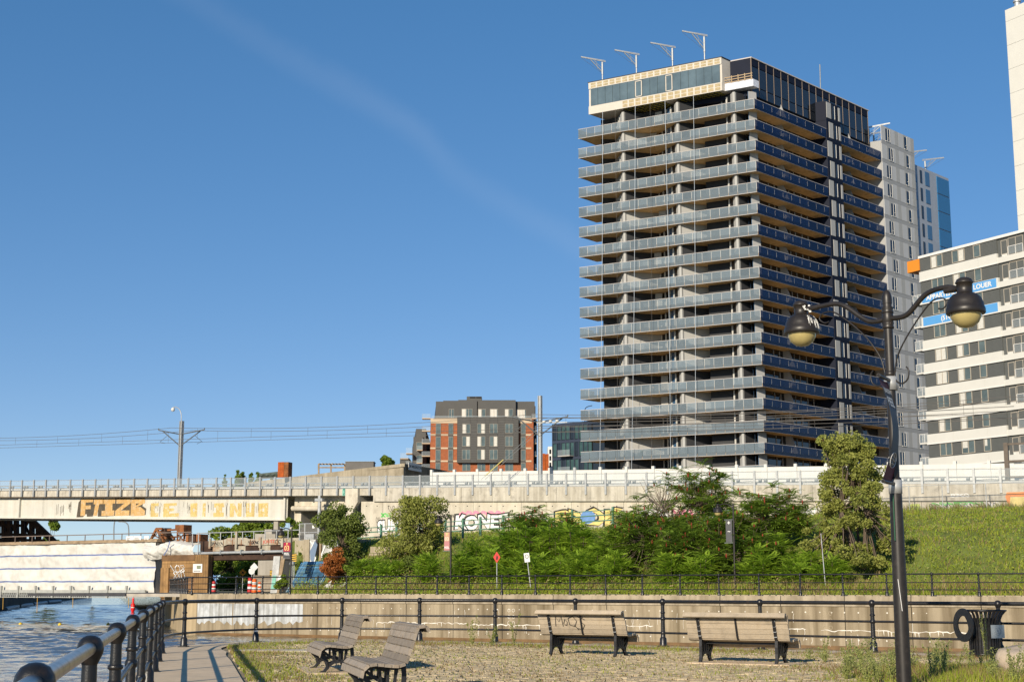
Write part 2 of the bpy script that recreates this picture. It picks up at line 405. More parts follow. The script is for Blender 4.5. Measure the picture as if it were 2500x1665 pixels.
def rail_run(pts, z, r, name, m, parent, O, n=10, sub=5):
    sp = spline([(x-O.x, y_-O.y, z) for x, y_ in pts], sub); MB().tube(sp, r, n).build(name, m, parent)
rail_run(posts_left, 1.09, .037, 'top_rail', m_steel, rl, O, 14, 3)
rail_run([posts_left[-1]]+posts_front, 1.09, .042, 'top_rail', m_iron, rl, O, 12)
for z, r in ((.68, .027), (.33, .027)):
    rail_run(posts_left, z, r, 'lower_rail', m_iron, rl, O, 10, 3); rail_run([posts_left[-1]]+posts_front, z, r, 'lower_rail', m_iron, rl, O)
MB().lathe([(.0615, .27), (.0605, .36)], 12).build('sticker', mat('sticker_white', (.75, .75, .75), .5), rl, (posts_front[1][0]-O.x, posts_front[1][1]-O.y, 0))

# ------------------------------------------------------------------ far quay: wall, ground, walk, railing
CT = -25.3                                                   # corner of the quay along t
EDGE = Vector((-.27, .963, 0)).normalized()                  # quay edge beyond the corner
c0 = G(CT, 0)
edge_pts = [G(70, 0), G(CT+1.2, 0), c0+(GA*.35+EDGE*.35), c0+EDGE*1.6, c0+EDGE*40, c0+EDGE*180, c0+EDGE*420]
mb = MB(); far = [Vector((900, 40, 0)), Vector((2500, 40, 0)), Vector((2500, 3500, 0)), Vector((-900, 3500, 0))]
allp = [Vector((p.x, p.y, QUAY-.012)) for p in [G(400, 0)]+edge_pts[0:]]
# fan of the far ground from a point deep inside it
hub = G(60, 200, QUAY-.012); ring = allp+[Vector((p.x, p.y, QUAY-.012)) for p in [Vector((-500, 3500, 0)), Vector((3500, 3500, 0)), Vector((3500, -300, 0))]]
for i in range(len(ring)): mb.add([hub, ring[i], ring[(i+1) % len(ring)]], [(0, 2, 1)])
struct('ground', mb, m_farg)
bw = thing('basin_wall', 'tan weathered concrete quay wall across the basin with stains and white cracks', 'wall', G(0, 0, WATER_Z))
O = bw.location.copy()
def local(p): return (p[0]-O.x, p[1]-O.y, p[2]-O.z)
t0s = [CT+1.2]+[CT+1.2+3.35*k for k in range(1, 29)]
for i in range(len(t0s)-1):
    jt = .02; ta, tb = t0s[i]+jt, t0s[i+1]-jt
    mb = MB(lambda t, s, z: local(G(t, s, z))); mb.box(ta, tb, .0, .9, -3.4, QUAY-.5); mb.build('wall_panel', m_wall, bw)
    mb = MB(lambda t, s, z: local(G(t, s, z))); mb.hexa([(ta, -.06, QUAY-.5), (tb, -.06, QUAY-.5), (tb, .9, QUAY-.5), (ta, .9, QUAY-.5)], [(ta, .0, QUAY+.015), (tb, .0, QUAY+.015), (tb, .9, QUAY+.015), (ta, .9, QUAY+.015)])
    mb.build('coping_block', m_wall2, bw)
mb = MB(); ring2 = edge_pts[1:5]
for i in range(len(ring2)-1):
    a_, b_ = ring2[i], ring2[i+1]; inn = Vector((.9, .45, 0))
    mb.hexa([local((a_.x, a_.y, -3.4)), local((a_.x+inn.x, a_.y+inn.y, -3.4)), local((b_.x+inn.x, b_.y+inn.y, -3.4)), local((b_.x, b_.y, -3.4))],
            [local((a_.x, a_.y, QUAY+.01)), local((a_.x+inn.x, a_.y+inn.y, QUAY+.01)), local((b_.x+inn.x, b_.y+inn.y, QUAY+.01)), local((b_.x, b_.y, QUAY+.01))])
tag(mb.build('end_wall', mat('end_wall_concrete', (.46, .36, .22), .9, var=.15, vs=.5, streak=.3, ss=1.2), bw))
# painted-over patches, recessed discs, drips and cracks on the wall
m_patch = mat('grey_paint_patch', (.5, .52, .53), .7, var=.25, vs=2, streak=.45, ss=5)
wf = lambda t, z, d: local(G(t, -d-.004, z))
for ta, tb in ((-24.0, -21.0), (-20.9, -18.9), (-18.8, -15.2)):
    n_ = 14; top = .42; pts = [(ta, top)]+[(ta+(tb-ta)*k/n_, -.62-random.uniform(0, .35)) for k in range(n_+1)]+[(tb, top)]
    MB().prism(pts, 0, .005, wf).build('paint_patch', m_patch, bw)
m_lime = mat('lime_crust', (.72, .68, .6), .9, var=.15, vs=6)
mb = MB()
for ta, tb, z0 in ((-9.5, -3.0, -.62), (-2.8, 4.6, -.68), (5.2, 9.0, -.6), (12.5, 17.5, -.62), (18.2, 26.0, -.7)):
    pts = []; t = ta
    while t < tb: pts.append((t, z0+random.uniform(-.05, .05))); t += random.uniform(.1, .25)
    ws = [random.uniform(.012, .06) for _ in pts]
    mb.ribbon(pts, ws, 0, .006, wf)
    for p, w_ in zip(pts, ws):
        if random.random() < .18: mb.ribbon([(p[0], p[1]), (p[0]+.02, p[1]-random.uniform(.1, .3))], [.05, .01], 0, .007, wf)
for k in range(46):
    t = random.uniform(-15, 27); z = random.uniform(-1.3, .2); mb.ribbon([(t, z), (t+random.uniform(-.06, .06), z-random.uniform(.1, .3)), (t+random.uniform(-.05, .05), z-random.uniform(.3, .6))], random.uniform(.008, .022), 0, .006, wf)
tag(mb.build('lime_streaks', m_lime, bw), kind='stuff')
m_dot = mat('plug_mortar', (.66, .62, .53), .9)
mb = MB(lambda t, s, z: local(G(t, s, z)))
dots = MB()
for k in range(62):
    for z in (.2, -.25, -1.15):
        t = -14.5+k*.68+random.uniform(-.08, .08)
        if random.random() < .75:
            r_ = random.uniform(.025, .05); dots.prism([(t+r_*math.cos(q*math.pi/3), z+random.uniform(-.01, .01)+r_*math.sin(q*math.pi/3)) for q in range(6)], 0, .008, wf)
tag(dots.build('tie_hole_plugs', m_dot, bw), kind='stuff')
for t in (-.2, 5.8, 12.0, 18.4):
    for z in (.15, -.2, -.55):
        for d in (0, .3):
            mb = MB(); q = [(t+d+.09*math.cos(k*math.pi/5), z+.09*math.sin(k*math.pi/5)) for k in range(10)]
            mb.ribbon(q+[q[0]], .022, 0, .01, wf); mb.build('socket_ring', m_wall2 if t > 1 else m_dot, bw)
# waterline stain on the wall foot
mb = MB(lambda t, s, z: local(G(t, s, z))); mb.box(CT+1.2, 68, -.006, 0, WATER_Z-.3, WATER_Z+.16)
mb.build('waterline_stain', mat('wet_stain', (.16, .09, .035), .6, var=.3, vs=2), bw)
# coping cobble strip, concrete walk, grass verge behind it
mb = MB(G); mb.box(CT+2, 70, .9, 3.4, QUAY-.2, QUAY+.004); strip = struct('quay_cobble_strip', mb, mat('strip_cobbles_soil', (.3, .28, .17), .9, var=.35, vs=4, bump=.5, bs=20))
mbs = MB(); 
for s_ in np.arange(1.0, 3.4, .28):
    t = CT+2.5
    while t < 34:
        L = random.uniform(.3, .5); p = G(t, s_+random.uniform(-.03, .03), 0)
        c_ = MB(lambda x, y_, z, p=p: (p.x+GA.x*x+GB.x*y_, p.y+GA.y*x+GB.y*y_, z)); c_.hexa([(-L/2+.03, -.11, QUAY), (L/2-.03, -.11, QUAY), (L/2-.03, .11, QUAY), (-L/2+.03, .11, QUAY)], [(-L/2+.06, -.09, QUAY+.05), (L/2-.06, -.09, QUAY+.05), (L/2-.06, .09, QUAY+.05), (-L/2+.06, .09, QUAY+.05)])
        mbs.add(c_.v, c_.f); t += L
tag(mbs.build('paving_stones', m_cobble, strip), kind='stuff')
mb = MB(G); mb.box(-34, 70, 3.4, 6.2, QUAY-.2, QUAY+.012); struct('quay_walk', mb, m_quaywalk)
# street running away below the bridges
mb = MB(G); mb.box(-47.5, -37, 6.2, 160, QUAY-.2, QUAY+.006); struct('street', mb, m_asph)

fr = thing('railing', 'black iron railing along the far quay edge above the tan wall', 'railing', G(CT+1.5, .3, QUAY))
O = fr.location.copy(); far_posts = []
S_ = 2.24; ts = [TU(641, .3)+S_*k for k in range(-2, 30)]
ts = [t for t in ts if t > CT+1.4]
far_posts = [G(t, .3) for t in ts]
back = [c0+EDGE*d+Vector((.3, .1, 0)) for d in (28, 25.8, 23.6, 21.4, 19.2, 17, 14.8, 12.6, 10.4, 8.2, 6, 3.8, 1.7)]
chain = back+[far_posts[0]+Vector((-1.3, .5, 0))]+far_posts
for i, p in enumerate(chain):
    q0 = chain[max(i-1, 0)]; q1 = chain[min(i+1, len(chain)-1)]
    link('post', post_lo, fr, (p.x-O.x, p.y-O.y, 0), math.atan2((q1-q0).y, (q1-q0).x))
for z, r in ((1.09, .042), (.68, .027), (.33, .027)):
    MB().tube([(p.x-O.x, p.y-O.y, z) for p in chain], r, 6).build('rail', m_iron, fr)

# ------------------------------------------------------------------ embankment terrain
def smooth(x, a_, b_):
    k = min(1, max(0, (x-a_)/(b_-a_))); return k*k*(3-2*k)
def hz(t, s):
    """height of the embankment"""
    if s <= 6.2: return QUAY
    wallish = 1-smooth(t-TU(850, s), -1.5, 2.5)
    slope = 1.0+.35*smooth(s, 6.2, 9)+3.65*smooth(s, 8.5, 20.5)
    stepped = 1.0+.4*smooth(s, 7, 14)+3.6*smooth(s, 17.4, 18.2)
    z = slope*(1-wallish)+stepped*wallish
    return z+(1.4+.9*smooth(t, -20, 10))*smooth(s, 25, 45)
nt, ns = 150, 74; ss_ = np.linspace(6.2, 48.3, ns)
t_left = lambda s: TU(702, min(s, 22.5))
vv = []
for s__ in ss_:
    for i in range(nt):
        t = t_left(s__)+(75-t_left(s__))*(i/(nt-1))**1.15
        bumpz = 0 if s__ < 6.5 else .12*math.sin(t*1.3+s__)*math.cos(s__*1.7-t*.6)
        p = G(t, s__, hz(t, s__)+bumpz if i else QUAY-.3); vv.append((p.x, p.y, p.z))
ff = np.array([(j*nt+i, j*nt+i+1, (j+1)*nt+i+1, (j+1)*nt+i) for j in range(ns-1) for i in range(nt-1)])
emb = tag(link('embankment', np_mesh('embankment', np.array(vv), ff, m_slope)), kind='structure')
# left bank of the canal, far side
lb = [Vector((-62, 170, 0)), Vector((-118, 384, 0)), Vector((-150, 520, 0)), Vector((-1500, 3500, 0)), Vector((-3500, 3500, 0)), Vector((-3500, 100, 0)), Vector((-120, 100, 0))]
mb = MB(); hub = Vector((-400, 300, .4))
for i in range(len(lb)):
    a_, b_ = lb[i], lb[(i+1) % len(lb)]; mb.add([hub, (a_.x, a_.y, .4), (b_.x, b_.y, .4)], [(0, 2, 1)])
    if i in (0, 1, 6): mb.add([(a_.x, a_.y, .4), (b_.x, b_.y, .4), (b_.x, b_.y, -4), (a_.x, a_.y, -4)], [(0, 3, 2, 1)])
struct('canal_bank', mb, mat('bank_stone', (.1, .09, .07), .95, var=.3, vs=.3))
# ================================================================== elevated light rail line behind the embankment
ZT = lambda t: 11.43-.0293*t                       # top of its fence
m_girder = mat('white_girder_paint', (.6, .58, .51), .55, var=.06, vs=.4, streak=.14, ss=1.5, stain=(.5, .42, .3), stain_amt=.25, sts=1.2)
m_vconc = mat('viaduct_concrete', (.58, .53, .43), .9, var=.12, vs=.5, streak=.22, ss=1.5, bump=.2, bs=10, stain=(.3, .26, .2), stain_amt=.4, sts=1.1)
m_vpar = mat('parapet_concrete', (.54, .5, .42), .9, var=.12, vs=.9, streak=.3, ss=2.5, bump=.2, bs=14, stain=(.2, .18, .15), stain_amt=.5, sts=1.6)
m_white = mat('barrier_white', (.62, .61, .57), .6, var=.05, vs=.6, streak=.08, ss=2)
m_galv = mat('galvanised_steel', (.42, .43, .43), .45, metal=.3, var=.15, vs=4)
m_galvd = mat('grey_painted_steel', (.25, .27, .28), .5, metal=.2, var=.15, vs=4)
m_flange_shadow = mat('flange_shadow_tone', (.12, .09, .06), .7, var=.3, vs=1)  # dark tone paints the shadow line below the deck overhang
m_fglass = glass('fence_glass', (.5, .56, .58), .16, .08)
m_tray = mat('cable_tray_grey', (.22, .23, .23), .6)
m_dark = mat('deep_black', (.01, .01, .011), .8)
def VX(O):
    return lambda t, s, dz: (GO.x+GA.x*t+GB.x*s-O.x, GO.y+GA.y*t+GB.y*s-O.y, ZT(t)+dz-O.z)
va = thing('viaduct', 'white steel girder rail bridge with concrete deck and glass fence over the canal', 'bridge', G(-75, 48.5, QUAY))
O = va.location.copy(); V = VX(O)
def vbox(name, m, t0, t1, s0, s1, z0, z1, parent=va, xf=None):
    mb = MB(xf or V); mb.box(t0, t1, s0, s1, z0, z1); return mb.build(name, m, parent)
TL = -150; TR = 30
# steel girders in plates with stiffeners and bolt rows
edges = [TL, -138, -127, -116, -106.3, -99.8, -95.4, -84.6, -73.2, -66, -57.4]
for i in range(len(edges)-1): vbox('girder_plate', m_girder, edges[i]+.012, edges[i+1]-.012, 48.9, 48.98, -4.5, -2.12)
vbox('girder_flange', m_girder, TL, -57.4, 48.55, 49.3, -4.62, -4.5)
vbox('girder_flange', m_flange_shadow, TL, -57.4, 48.3, 49.5, -2.12, -2.03)
vbox('girder_plate', m_girder, TL, -57.4, 56.5, 56.6, -4.5, -2.12)
vbox('girder_flange', m_girder, TL, -57.4, 56.2, 56.9, -4.62, -4.5)
for t in (-99.5, -57.75, -122): vbox('stiffener', m_girder, t, t+.22, 48.6, 48.9, -4.5, -2.12)
mb = MB(V)
for t in (-95.4, -84.6, -73.2, -66):
    for dz in np.arange(-4.35, -2.2, .16):
        for d in (-.13, .13): mb.box(t+d-.025, t+d+.025, 48.87, 48.9, dz, dz+.05)
tag(mb.build('bolt_rows', mat('bolt_grey', (.35, .33, .28), .6), va), kind='stuff')
vbox('deck', m_vconc, TL, TR, 48.62, 59.5, -2.03, -1.55)
# parapet blocks
t = TL; k = 0
while t < TR:
    w = 3.6
    brk = -58.0
    z0 = -2.0 if t < -47.6 else -2.62
    vbox('parapet_block', m_vpar, t+.012, min(t+w, TR)-.012, 48.4 if t < -47.6 else 48.25, 48.62, z0, -1.25); t += w
vbox('parapet_coping', m_white, TL, TR, 48.66, 48.9, -1.5, -1.02)
vbox('far_parapet', m_white, TL, TR, 59.0, 59.3, -1.55, -.95)
# fence posts, clear panels and rails
pm = MB(); pm.box(-.055, .055, -.09, .0, 0, 2.02); pm.box(-.095, -.055, -.1, .02, 0, 2.02); pm.box(.055, .095, -.1, .02, 0, 2.02); pm.box(-.03, .03, .0, .12, .7, .82)
pme = pm.mesh('fence_post', m_galv)
gl = MB(); gl.box(-1.0, 1.0, -.01, .01, 0, 1.15); 
SP = 2.1; posts_t = []
tL = TU(14, 48.4); t = tL
while t > TL+30: t -= SP
while t < 26:
    p = V(t, 48.22, -2.0); link('fence_post', pme, va, p, GANG); posts_t.append(t); t += SP
cnt = 0
for ta, tb in zip(posts_t[:-1], posts_t[1:]):
    mb = MB(V); mb.box(ta+.06, tb-.06, 48.26, 48.275, -1.22, -.08); mb.build('fence_pane', m_fglass, va)
for dz, r in ((-.06, .03), (-1.22, .025)):
    mb = MB(); mb.tube([V(TL, 48.27, dz), V(TR, 48.27, dz)], r, 6); mb.build('fence_rail', m_galv, va)
# cable trays and brackets along the deck behind the fence
for s_, dz in ((50.2, -.62), (50.2, -.95), (58.6, -.55)):
    mb = MB(V); mb.box(TL, TR, s_, s_+.25, dz, dz+.1); mb.build('cable_tray', m_tray, va)
mb = MB(V); t = TL
while t < TR:
    mb.box(t, t+.28, 50.1, 50.3, -1.3, -.55); mb.box(t+.5, t+.78, 50.1, 50.3, -1.3, -.55); t += 2.6
tag(mb.build('cable_brackets', m_tray, va), kind='stuff')
mb = MB(V); pts = []; t = TL
while t < TR: pts.append((t, 50.0, -.75-.18*abs(math.sin(t*.6)))); t += .7
mb.tube(pts, .025, 5); mb.build('cable', m_tray, va)
# short concrete span beside the girder, its pier and the abutment
vbox('box_beam', m_vconc, -57.2, -48.6, 49.8, 58.5, -3.35, -2.03)
mb = MB(V); mb.tube([(-57.4, 49.7, -3.3), (-48.4, 49.7, -3.3)], .28, 10); mb.build('beam_edge', m_vconc, va)
vbox('pier_column', m_vconc, -58.1, -56.6, 50.2, 57.5, -6.1, -3.6)
mb = MB(V); mb.box(-60.2, -57.4, 47.0, 51.0, -7.7, -6.1); mb.box(-59.4, -58.4, 47.6, 50.5, -6.1, -5.6); mb.box(-59.2, -58.6, 48.8, 49.2, -5.6, -4.62); mb.box(-60, -57.6, 47.4, 51, -12, -7.7)
pier = mb.build('pier_block', mat('pier_concrete', (.36, .33, .28), .9, var=.1, vs=.6, streak=.15), va)
vbox('gap_shade_sheet', m_dark, -66, -42, 60, 60.3, -12, -2.1)  # black sheet added behind the gap, standing in for the shade under the span
mb = MB(V); mb.prism([(-49.0, -1.3), (-47.4, -1.3), (-47.4, -2.7), (-48.0, -3.6), (-48.0, -7.2), (-49.0, -7.2)], 48.0, 50.5, lambda a_, b_, d: (a_, d, b_)); mb.build('abutment', m_vconc, va)
mb = MB(V); mb.tube([(-52.6, 48.3, -7), (-52.6, 48.3, -2.0)], .19, 10); mb.box(-53.1, -52.1, 48.1, 48.5, -2.6, -2.3); mb.build('drain_pipe', m_galv, va)
# retaining wall panels
joints = [-47.3]; 
while joints[-1] < 28: joints.append(joints[-1]+2.75)
for ta, tb in zip(joints[:-1], joints[1:]): vbox('wall_panel', m_vconc, ta+.015, tb-.015, 48.5, 48.9, -7.5, -2.62)
mb = MB(V)
for ta in joints[:-1]:
    for d in (.7, 2.05): mb.box(ta+d-.05, ta+d+.05, 48.485, 48.5, -3.12, -3.03)
tag(mb.build('anchor_recesses', m_dark, va), kind='stuff')

# painted lettering on the girder and graffiti on the walls
m_or = mat('orange_paint', (.58, .36, .14), .8, var=.15, vs=3, streak=.2, ss=6, stain=(.6, .55, .45), stain_amt=.5, sts=2.5)
m_ye = mat('faded_yellow_paint', (.6, .45, .17), .8, var=.15, vs=2, streak=.2, ss=6, stain=(.68, .65, .57), stain_amt=.6, sts=3)
m_br = mat('dark_brown_paint', (.09, .075, .055), .85, var=.35, vs=3, streak=.2, ss=9)
m_gw = mat('graffiti_white', (.74, .73, .7), .8, var=.06, vs=3); m_gb = mat('graffiti_black', (.025, .025, .028), .8, var=.3, vs=4)
m_pk = mat('graffiti_pink', (.75, .27, .36), .8, var=.15, vs=4); m_gy = mat('graffiti_yellow', (.68, .55, .2), .8, var=.15, vs=2)
m_bl = mat('graffiti_blue', (.14, .27, .52), .8, var=.2, vs=4); m_gn = mat('graffiti_green', (.1, .5, .1), .8, var=.2, vs=4)
m_ro = mat('graffiti_orange', (.75, .25, .07), .8, var=.15, vs=3); m_tl = mat('graffiti_teal', (.2, .45, .36), .8, var=.2, vs=3)
def vtext(string, u0, u1, v0, v1, s, m, d=.012, bold=.03, parent=va, O=None, width_scale=None):
    """painted lettering filling a rectangle on a wall at depth s"""
    t0 = TU(u0, s, (v0+v1)/2); t1 = TU(u1, s, (v0+v1)/2); um = (u0+u1)/2; zt_ = ZV(um, v0, s); zb_ = ZV(um, v1, s)
    me = text_mesh(string, 1., m, bold=bold, ext=.004); co = np.array([v.co[:] for v in me.vertices]); lo, hi = co.min(0), co.max(0)
    for v in me.vertices:
        v.co.x = (v.co.x-(lo[0]+hi[0])/2)/(hi[0]-lo[0])*(t1-t0); v.co.y = (v.co.y-(lo[1]+hi[1])/2)/(hi[1]-lo[1])*(zt_-zb_)
    hgt = zt_-zb_
    for v in me.vertices: v.co.y += .07*hgt*math.sin(v.co.x*2.3+1)+.03*hgt*math.sin(v.co.x*5.1); v.co.x += .10*v.co.y*math.sin(v.co.x*1.7)
    base = G((t0+t1)/2, s-d, (zt_+zb_)/2)-parent.location
    o = link('lettering', me, parent); o.matrix_local = Matrix.Translation(base) @ Matrix.Rotation(GANG, 4, 'Z') @ Matrix.Rotation(math.pi/2, 4, 'X'); return o
def blocks(rects, u0, u1, v0, v1, s, m, d, parent=va, name='lettering'):
    """letter strokes given as polygons in a unit cell"""
    t0 = TU(u0, s, (v0+v1)/2); t1 = TU(u1, s, (v0+v1)/2); um = (u0+u1)/2; z1_ = ZV(um, v0, s); z0_ = ZV(um, v1, s); O_ = parent.location
    mb = MB()
    for poly in rects:
        mb.prism([(t0+(t1-t0)*x, z0_+(z1_-z0_)*y) for x, y in poly], 0, .004, lambda a_, b_, dd: tuple(G(a_, s-d-dd, b_)-O_))
    return mb.build(name, m, parent)
rc = lambda x0, y0, x1, y1: [(x0, y0), (x1, y0), (x1, y1), (x0, y1)]
LET = {'F': [rc(.05, 0, .42, 1), rc(.42, .78, 1, 1), rc(.42, .38, .85, .6)],
       'T': [rc(.1, .68, 1, 1), [(.12, 0), (.45, 0), (.62, .68), (.25, .68)]],
       'I': [rc(.12, .7, .95, 1), rc(.3, .3, .78, .7), rc(.08, 0, .92, .3)],
       'Z': [rc(.1, .72, 1, 1), [(.05, .3), (.4, .3), (1, .72), (.6, .72)], rc(.05, 0, .95, .3)],
       'B': [rc(.05, 0, .38, 1), rc(.38, .72, .97, 1), [(.38, 0), (.98, 0), (1, .27), (.38, .27)], [(.38, .48), (.95, .72), (.62, .72), (.38, .6)], [(.38, .27), (1, .27), (.7, .5), (.38, .52)]],
       'C': [rc(.1, 0, .55, 1), rc(.55, .78, .95, 1), rc(.55, 0, .95, .28)], 'E': [rc(.05, 0, .4, 1), rc(.4, .8, .85, 1), rc(.4, .4, .7, .62), rc(.4, 0, 1, .25)],
       'O': [rc(.05, 0, .42, 1), rc(.62, 0, .98, 1), rc(.42, 0, .62, .38), rc(.42, .62, .62, 1)], 'l': [rc(.3, 0, .75, 1)],
       'N': [rc(.05, 0, .38, 1), rc(.68, 0, 1, 1), [(.38, .6), (.38, 1), (.68, .45), (.68, .05)]], 'U': [rc(.05, 0, .4, 1), rc(.62, 0, .98, 1), rc(.4, 0, .62, .32)]}
SG = 48.9
for ch, u0, u1 in (('F', 196, 226), ('T', 226, 252), ('I', 246, 282), ('Z', 280, 318), ('B', 318, 354)):
    blocks([[(x*1.02, y) for x, y in p] for p in LET[ch]], u0, u1, 1217, 1258.5, SG, m_or, .014)
bg = [[(0, 0), (.1, .0), (.115, .16), (.15, .16), (.15, .02), (.235, .02), (.26, .3), (.31, .3), (.31, 0), (.45, 0), (.6, .02), (.62, .3), (.7, .3), (.72, 0), (.98, 0), (.985, .35), (.93, .5), (.96, 1), (.82, 1), (.8, .75), (.76, 1), (.5, 1), (.5, .7), (.35, .7), (.35, 1), (.05, 1), (.02, .85)]]
blocks(bg, 188, 360, 1216, 1259.5, SG, m_br, .006)
for ch, u0, u1 in (('C', 366, 388), ('E', 397, 437), ('O', 464, 482), ('l', 490, 506), ('I', 519, 549), ('N', 560, 590), ('U', 600, 622), ('O', 630, 655)):
    blocks(LET[ch], u0, u1, 1228, 1261, SG, m_ye, .012)
st = MB()
def scribble(u0, u1, v0, v1, s, n_, w_, m, name='tag_strokes', parent=va, amp=.4, seed=1, d=.01, loops=1):
    rr = random.Random(seed); t0 = TU(u0, s, (v0+v1)/2); t1 = TU(u1, s, (v0+v1)/2); um = (u0+u1)/2; za = ZV(um, v1, s); zb_ = ZV(um, v0, s); O_ = parent.location; mb = MB()
    for k in range(n_):
        x = t0+(t1-t0)*(k+.5)/n_; hw = (t1-t0)/n_*.55; p = []
        a0 = rr.uniform(0, 6); kk = rr.choice((1, 1, 2))
        for q in range(15):
            f = q/14; p.append((x+hw*math.sin(a0+f*6.3*kk*loops)*rr.uniform(.8, 1), (za+zb_)/2+(zb_-za)/2*math.cos(a0*1.3+f*6.3*loops)*rr.uniform(.75, 1)))
        mb.ribbon(p, w_, 0, .004, lambda a_, b_, dd: tuple(G(a_, s-d-dd, b_)-O_))
    return tag(mb.build(name, m, parent))
for k, (u0, u1) in enumerate(((138, 176), (366, 400), (448, 464), (506, 520), (548, 562), (585, 602), (622, 634))):
    rr = random.Random(k); t0 = TU(u0, SG, 1240); t1 = TU(u1, SG, 1240); mb = MB(); O_ = va.location
    for q in range(int((u1-u0)/2.6)):
        x = rr.uniform(t0, t1); z1_ = ZV(u0, 1224+rr.uniform(0, 14), SG); mb.ribbon([(x, z1_), (x+rr.uniform(-.08, .08), z1_-rr.uniform(.3, 1.3))], rr.uniform(.025, .06), 0, .003, lambda a_, b_, dd: tuple(G(a_, SG-.01-dd, b_)-O_))
    mb.build('paint_drips', m_br, va)
SW = 48.5
vtext('KONET', 1108, 1245, 1252, 1293, SW, m_gb, .010, .10); vtext('KONET', 1112, 1242, 1256, 1291, SW, m_gw, .016, .05)
vtext('SUM', 920, 975, 1266, 1302, SW, m_gb, .010, .1); vtext('SUM', 922, 973, 1269, 1300, SW, m_gw, .016, .05)
pk = [(u, 1252+4*math.sin(u*.35)+(6 if u < 1125 else 0)) for u in range(1112, 1236, 6)]
O_ = va.location
MB().ribbon([(TU(u, SW, v), ZV(u, v, SW)) for u, v in pk], .3, 0, .004, lambda a_, b_, dd: tuple(G(a_, SW-.008-dd, b_)-O_)).build('paint_outline', m_pk, va)
scribble(930, 958, 1252, 1262, SW, 5, .07, m_gn, seed=3); scribble(918, 928, 1262, 1278, SW, 2, .04, m_gb, seed=4)
scribble(948, 968, 1233, 1254, SW, 2, .03, m_gb, seed=9, loops=2); scribble(1098, 1112, 1255, 1263, SW, 3, .04, m_gb, seed=10)
vtext('PROK', 1352, 1530, 1240, 1286, SW, m_gb, .010, .09); vtext('PROK', 1356, 1526, 1244, 1284, SW, m_gy, .016, .05)
MB().prism([(TU(1437, SW)+.8*math.cos(k*math.pi/10), ZV(1437, 1262, SW)+.62*math.sin(k*math.pi/10)) for k in range(20)], 0, .004, lambda a_, b_, dd: tuple(G(a_, SW-.024-dd, b_)-O_)).build('paint_disc', m_bl, va)
for k, (u0, u1, mm) in enumerate(((1560, 1640, m_gw), (1640, 1730, m_pk), (1700, 1790, m_tl), (1950, 2010, m_gw), (2010, 2060, m_pk), (2040, 2090, m_gn))):
    scribble(u0, u1, 1240, 1290, SW, 6, .22, mm, seed=20+k)
scribble(2270, 2440, 1226, 1258, SW, 12, .13, m_gw, seed=40); scribble(2270, 2440, 1226, 1258, SW, 12, .06, m_gb, seed=41, d=.016); scribble(2275, 2400, 1225, 1232, SW, 7, .06, m_gn, seed=42, d=.02)
blocks([[(0, .0), (.5, 0), (1, .6), (.9, 1), (.3, 1), (0, .6)]], 2215, 2248, 1230, 1252, SW, mat('graffiti_lime', (.5, .6, .12), .8), .01, name='paint_patch')
blocks([[(0, .75), (.08, .1), (.12, .75), (1, .7), (1, 1), (.04, 1)]], 2455, 2560, 1200, 1243, SW-.25, m_ro, .012, name='paint_patch')
blocks([rc(.1, .1, 1, .72)], 2455, 2560, 1200, 1243, SW-.25, m_gy, .008, name='paint_patch')
blocks([rc(0, 0, 1, 1)], 836, 877, 1191, 1209, 48.4, m_tl, .01, name='paint_patch'); scribble(838, 875, 1192, 1208, 48.4, 6, .08, mat('graffiti_dark_teal', (.06, .2, .16), .8), seed=51, d=.016)
scribble(2320, 2366, 1205, 1213, 48.25, 4, .06, m_gw, seed=60)
text('lettering', 'LARY', .75, mat('graffiti_pale', (.6, .6, .58), .8), va, tuple(G(-58.6, 46.98, 0)-va.location+Vector((0, 0, ZT(-58.6)-6.9))), rz=GANG, roll=R(6))

# noise barrier behind the tracks
nb = thing('noise_barrier', 'white panelled noise barrier wall standing behind the rail tracks', 'barrier', G(-43, 56, QUAY))
O2 = nb.location.copy(); t = -43.6; k = 0
while t < 19.5:
    zt_ = 12.48-.0275*t
    f2 = lambda tt_, s, z, O2=O2: tuple(G(tt_, s, z)-O2)
    mb = MB(f2); mb.box(t-.14, t+.14, 55.85, 56.15, 8.5, zt_+.15); mb.build('barrier_post', m_white if k != 6 else m_galv, nb)
    za = zt_-.12; zb_ = zt_-.2
    mb = MB(f2); mb.hexa([(t+.15, 55.95, 8.5), (t+2.75, 55.95, 8.5), (t+2.75, 56.05, 8.5), (t+.15, 56.05, 8.5)], [(t+.15, 55.95, za), (t+2.75, 55.95, zb_), (t+2.75, 56.05, zb_), (t+.15, 56.05, za)])
    for q in range(5): mb.box(t+.2, t+2.7, 55.93, 55.955, 9.6+q*.5, 9.62+q*.5)
    mb.build('barrier_panel', m_white, nb); t += 2.9; k += 1

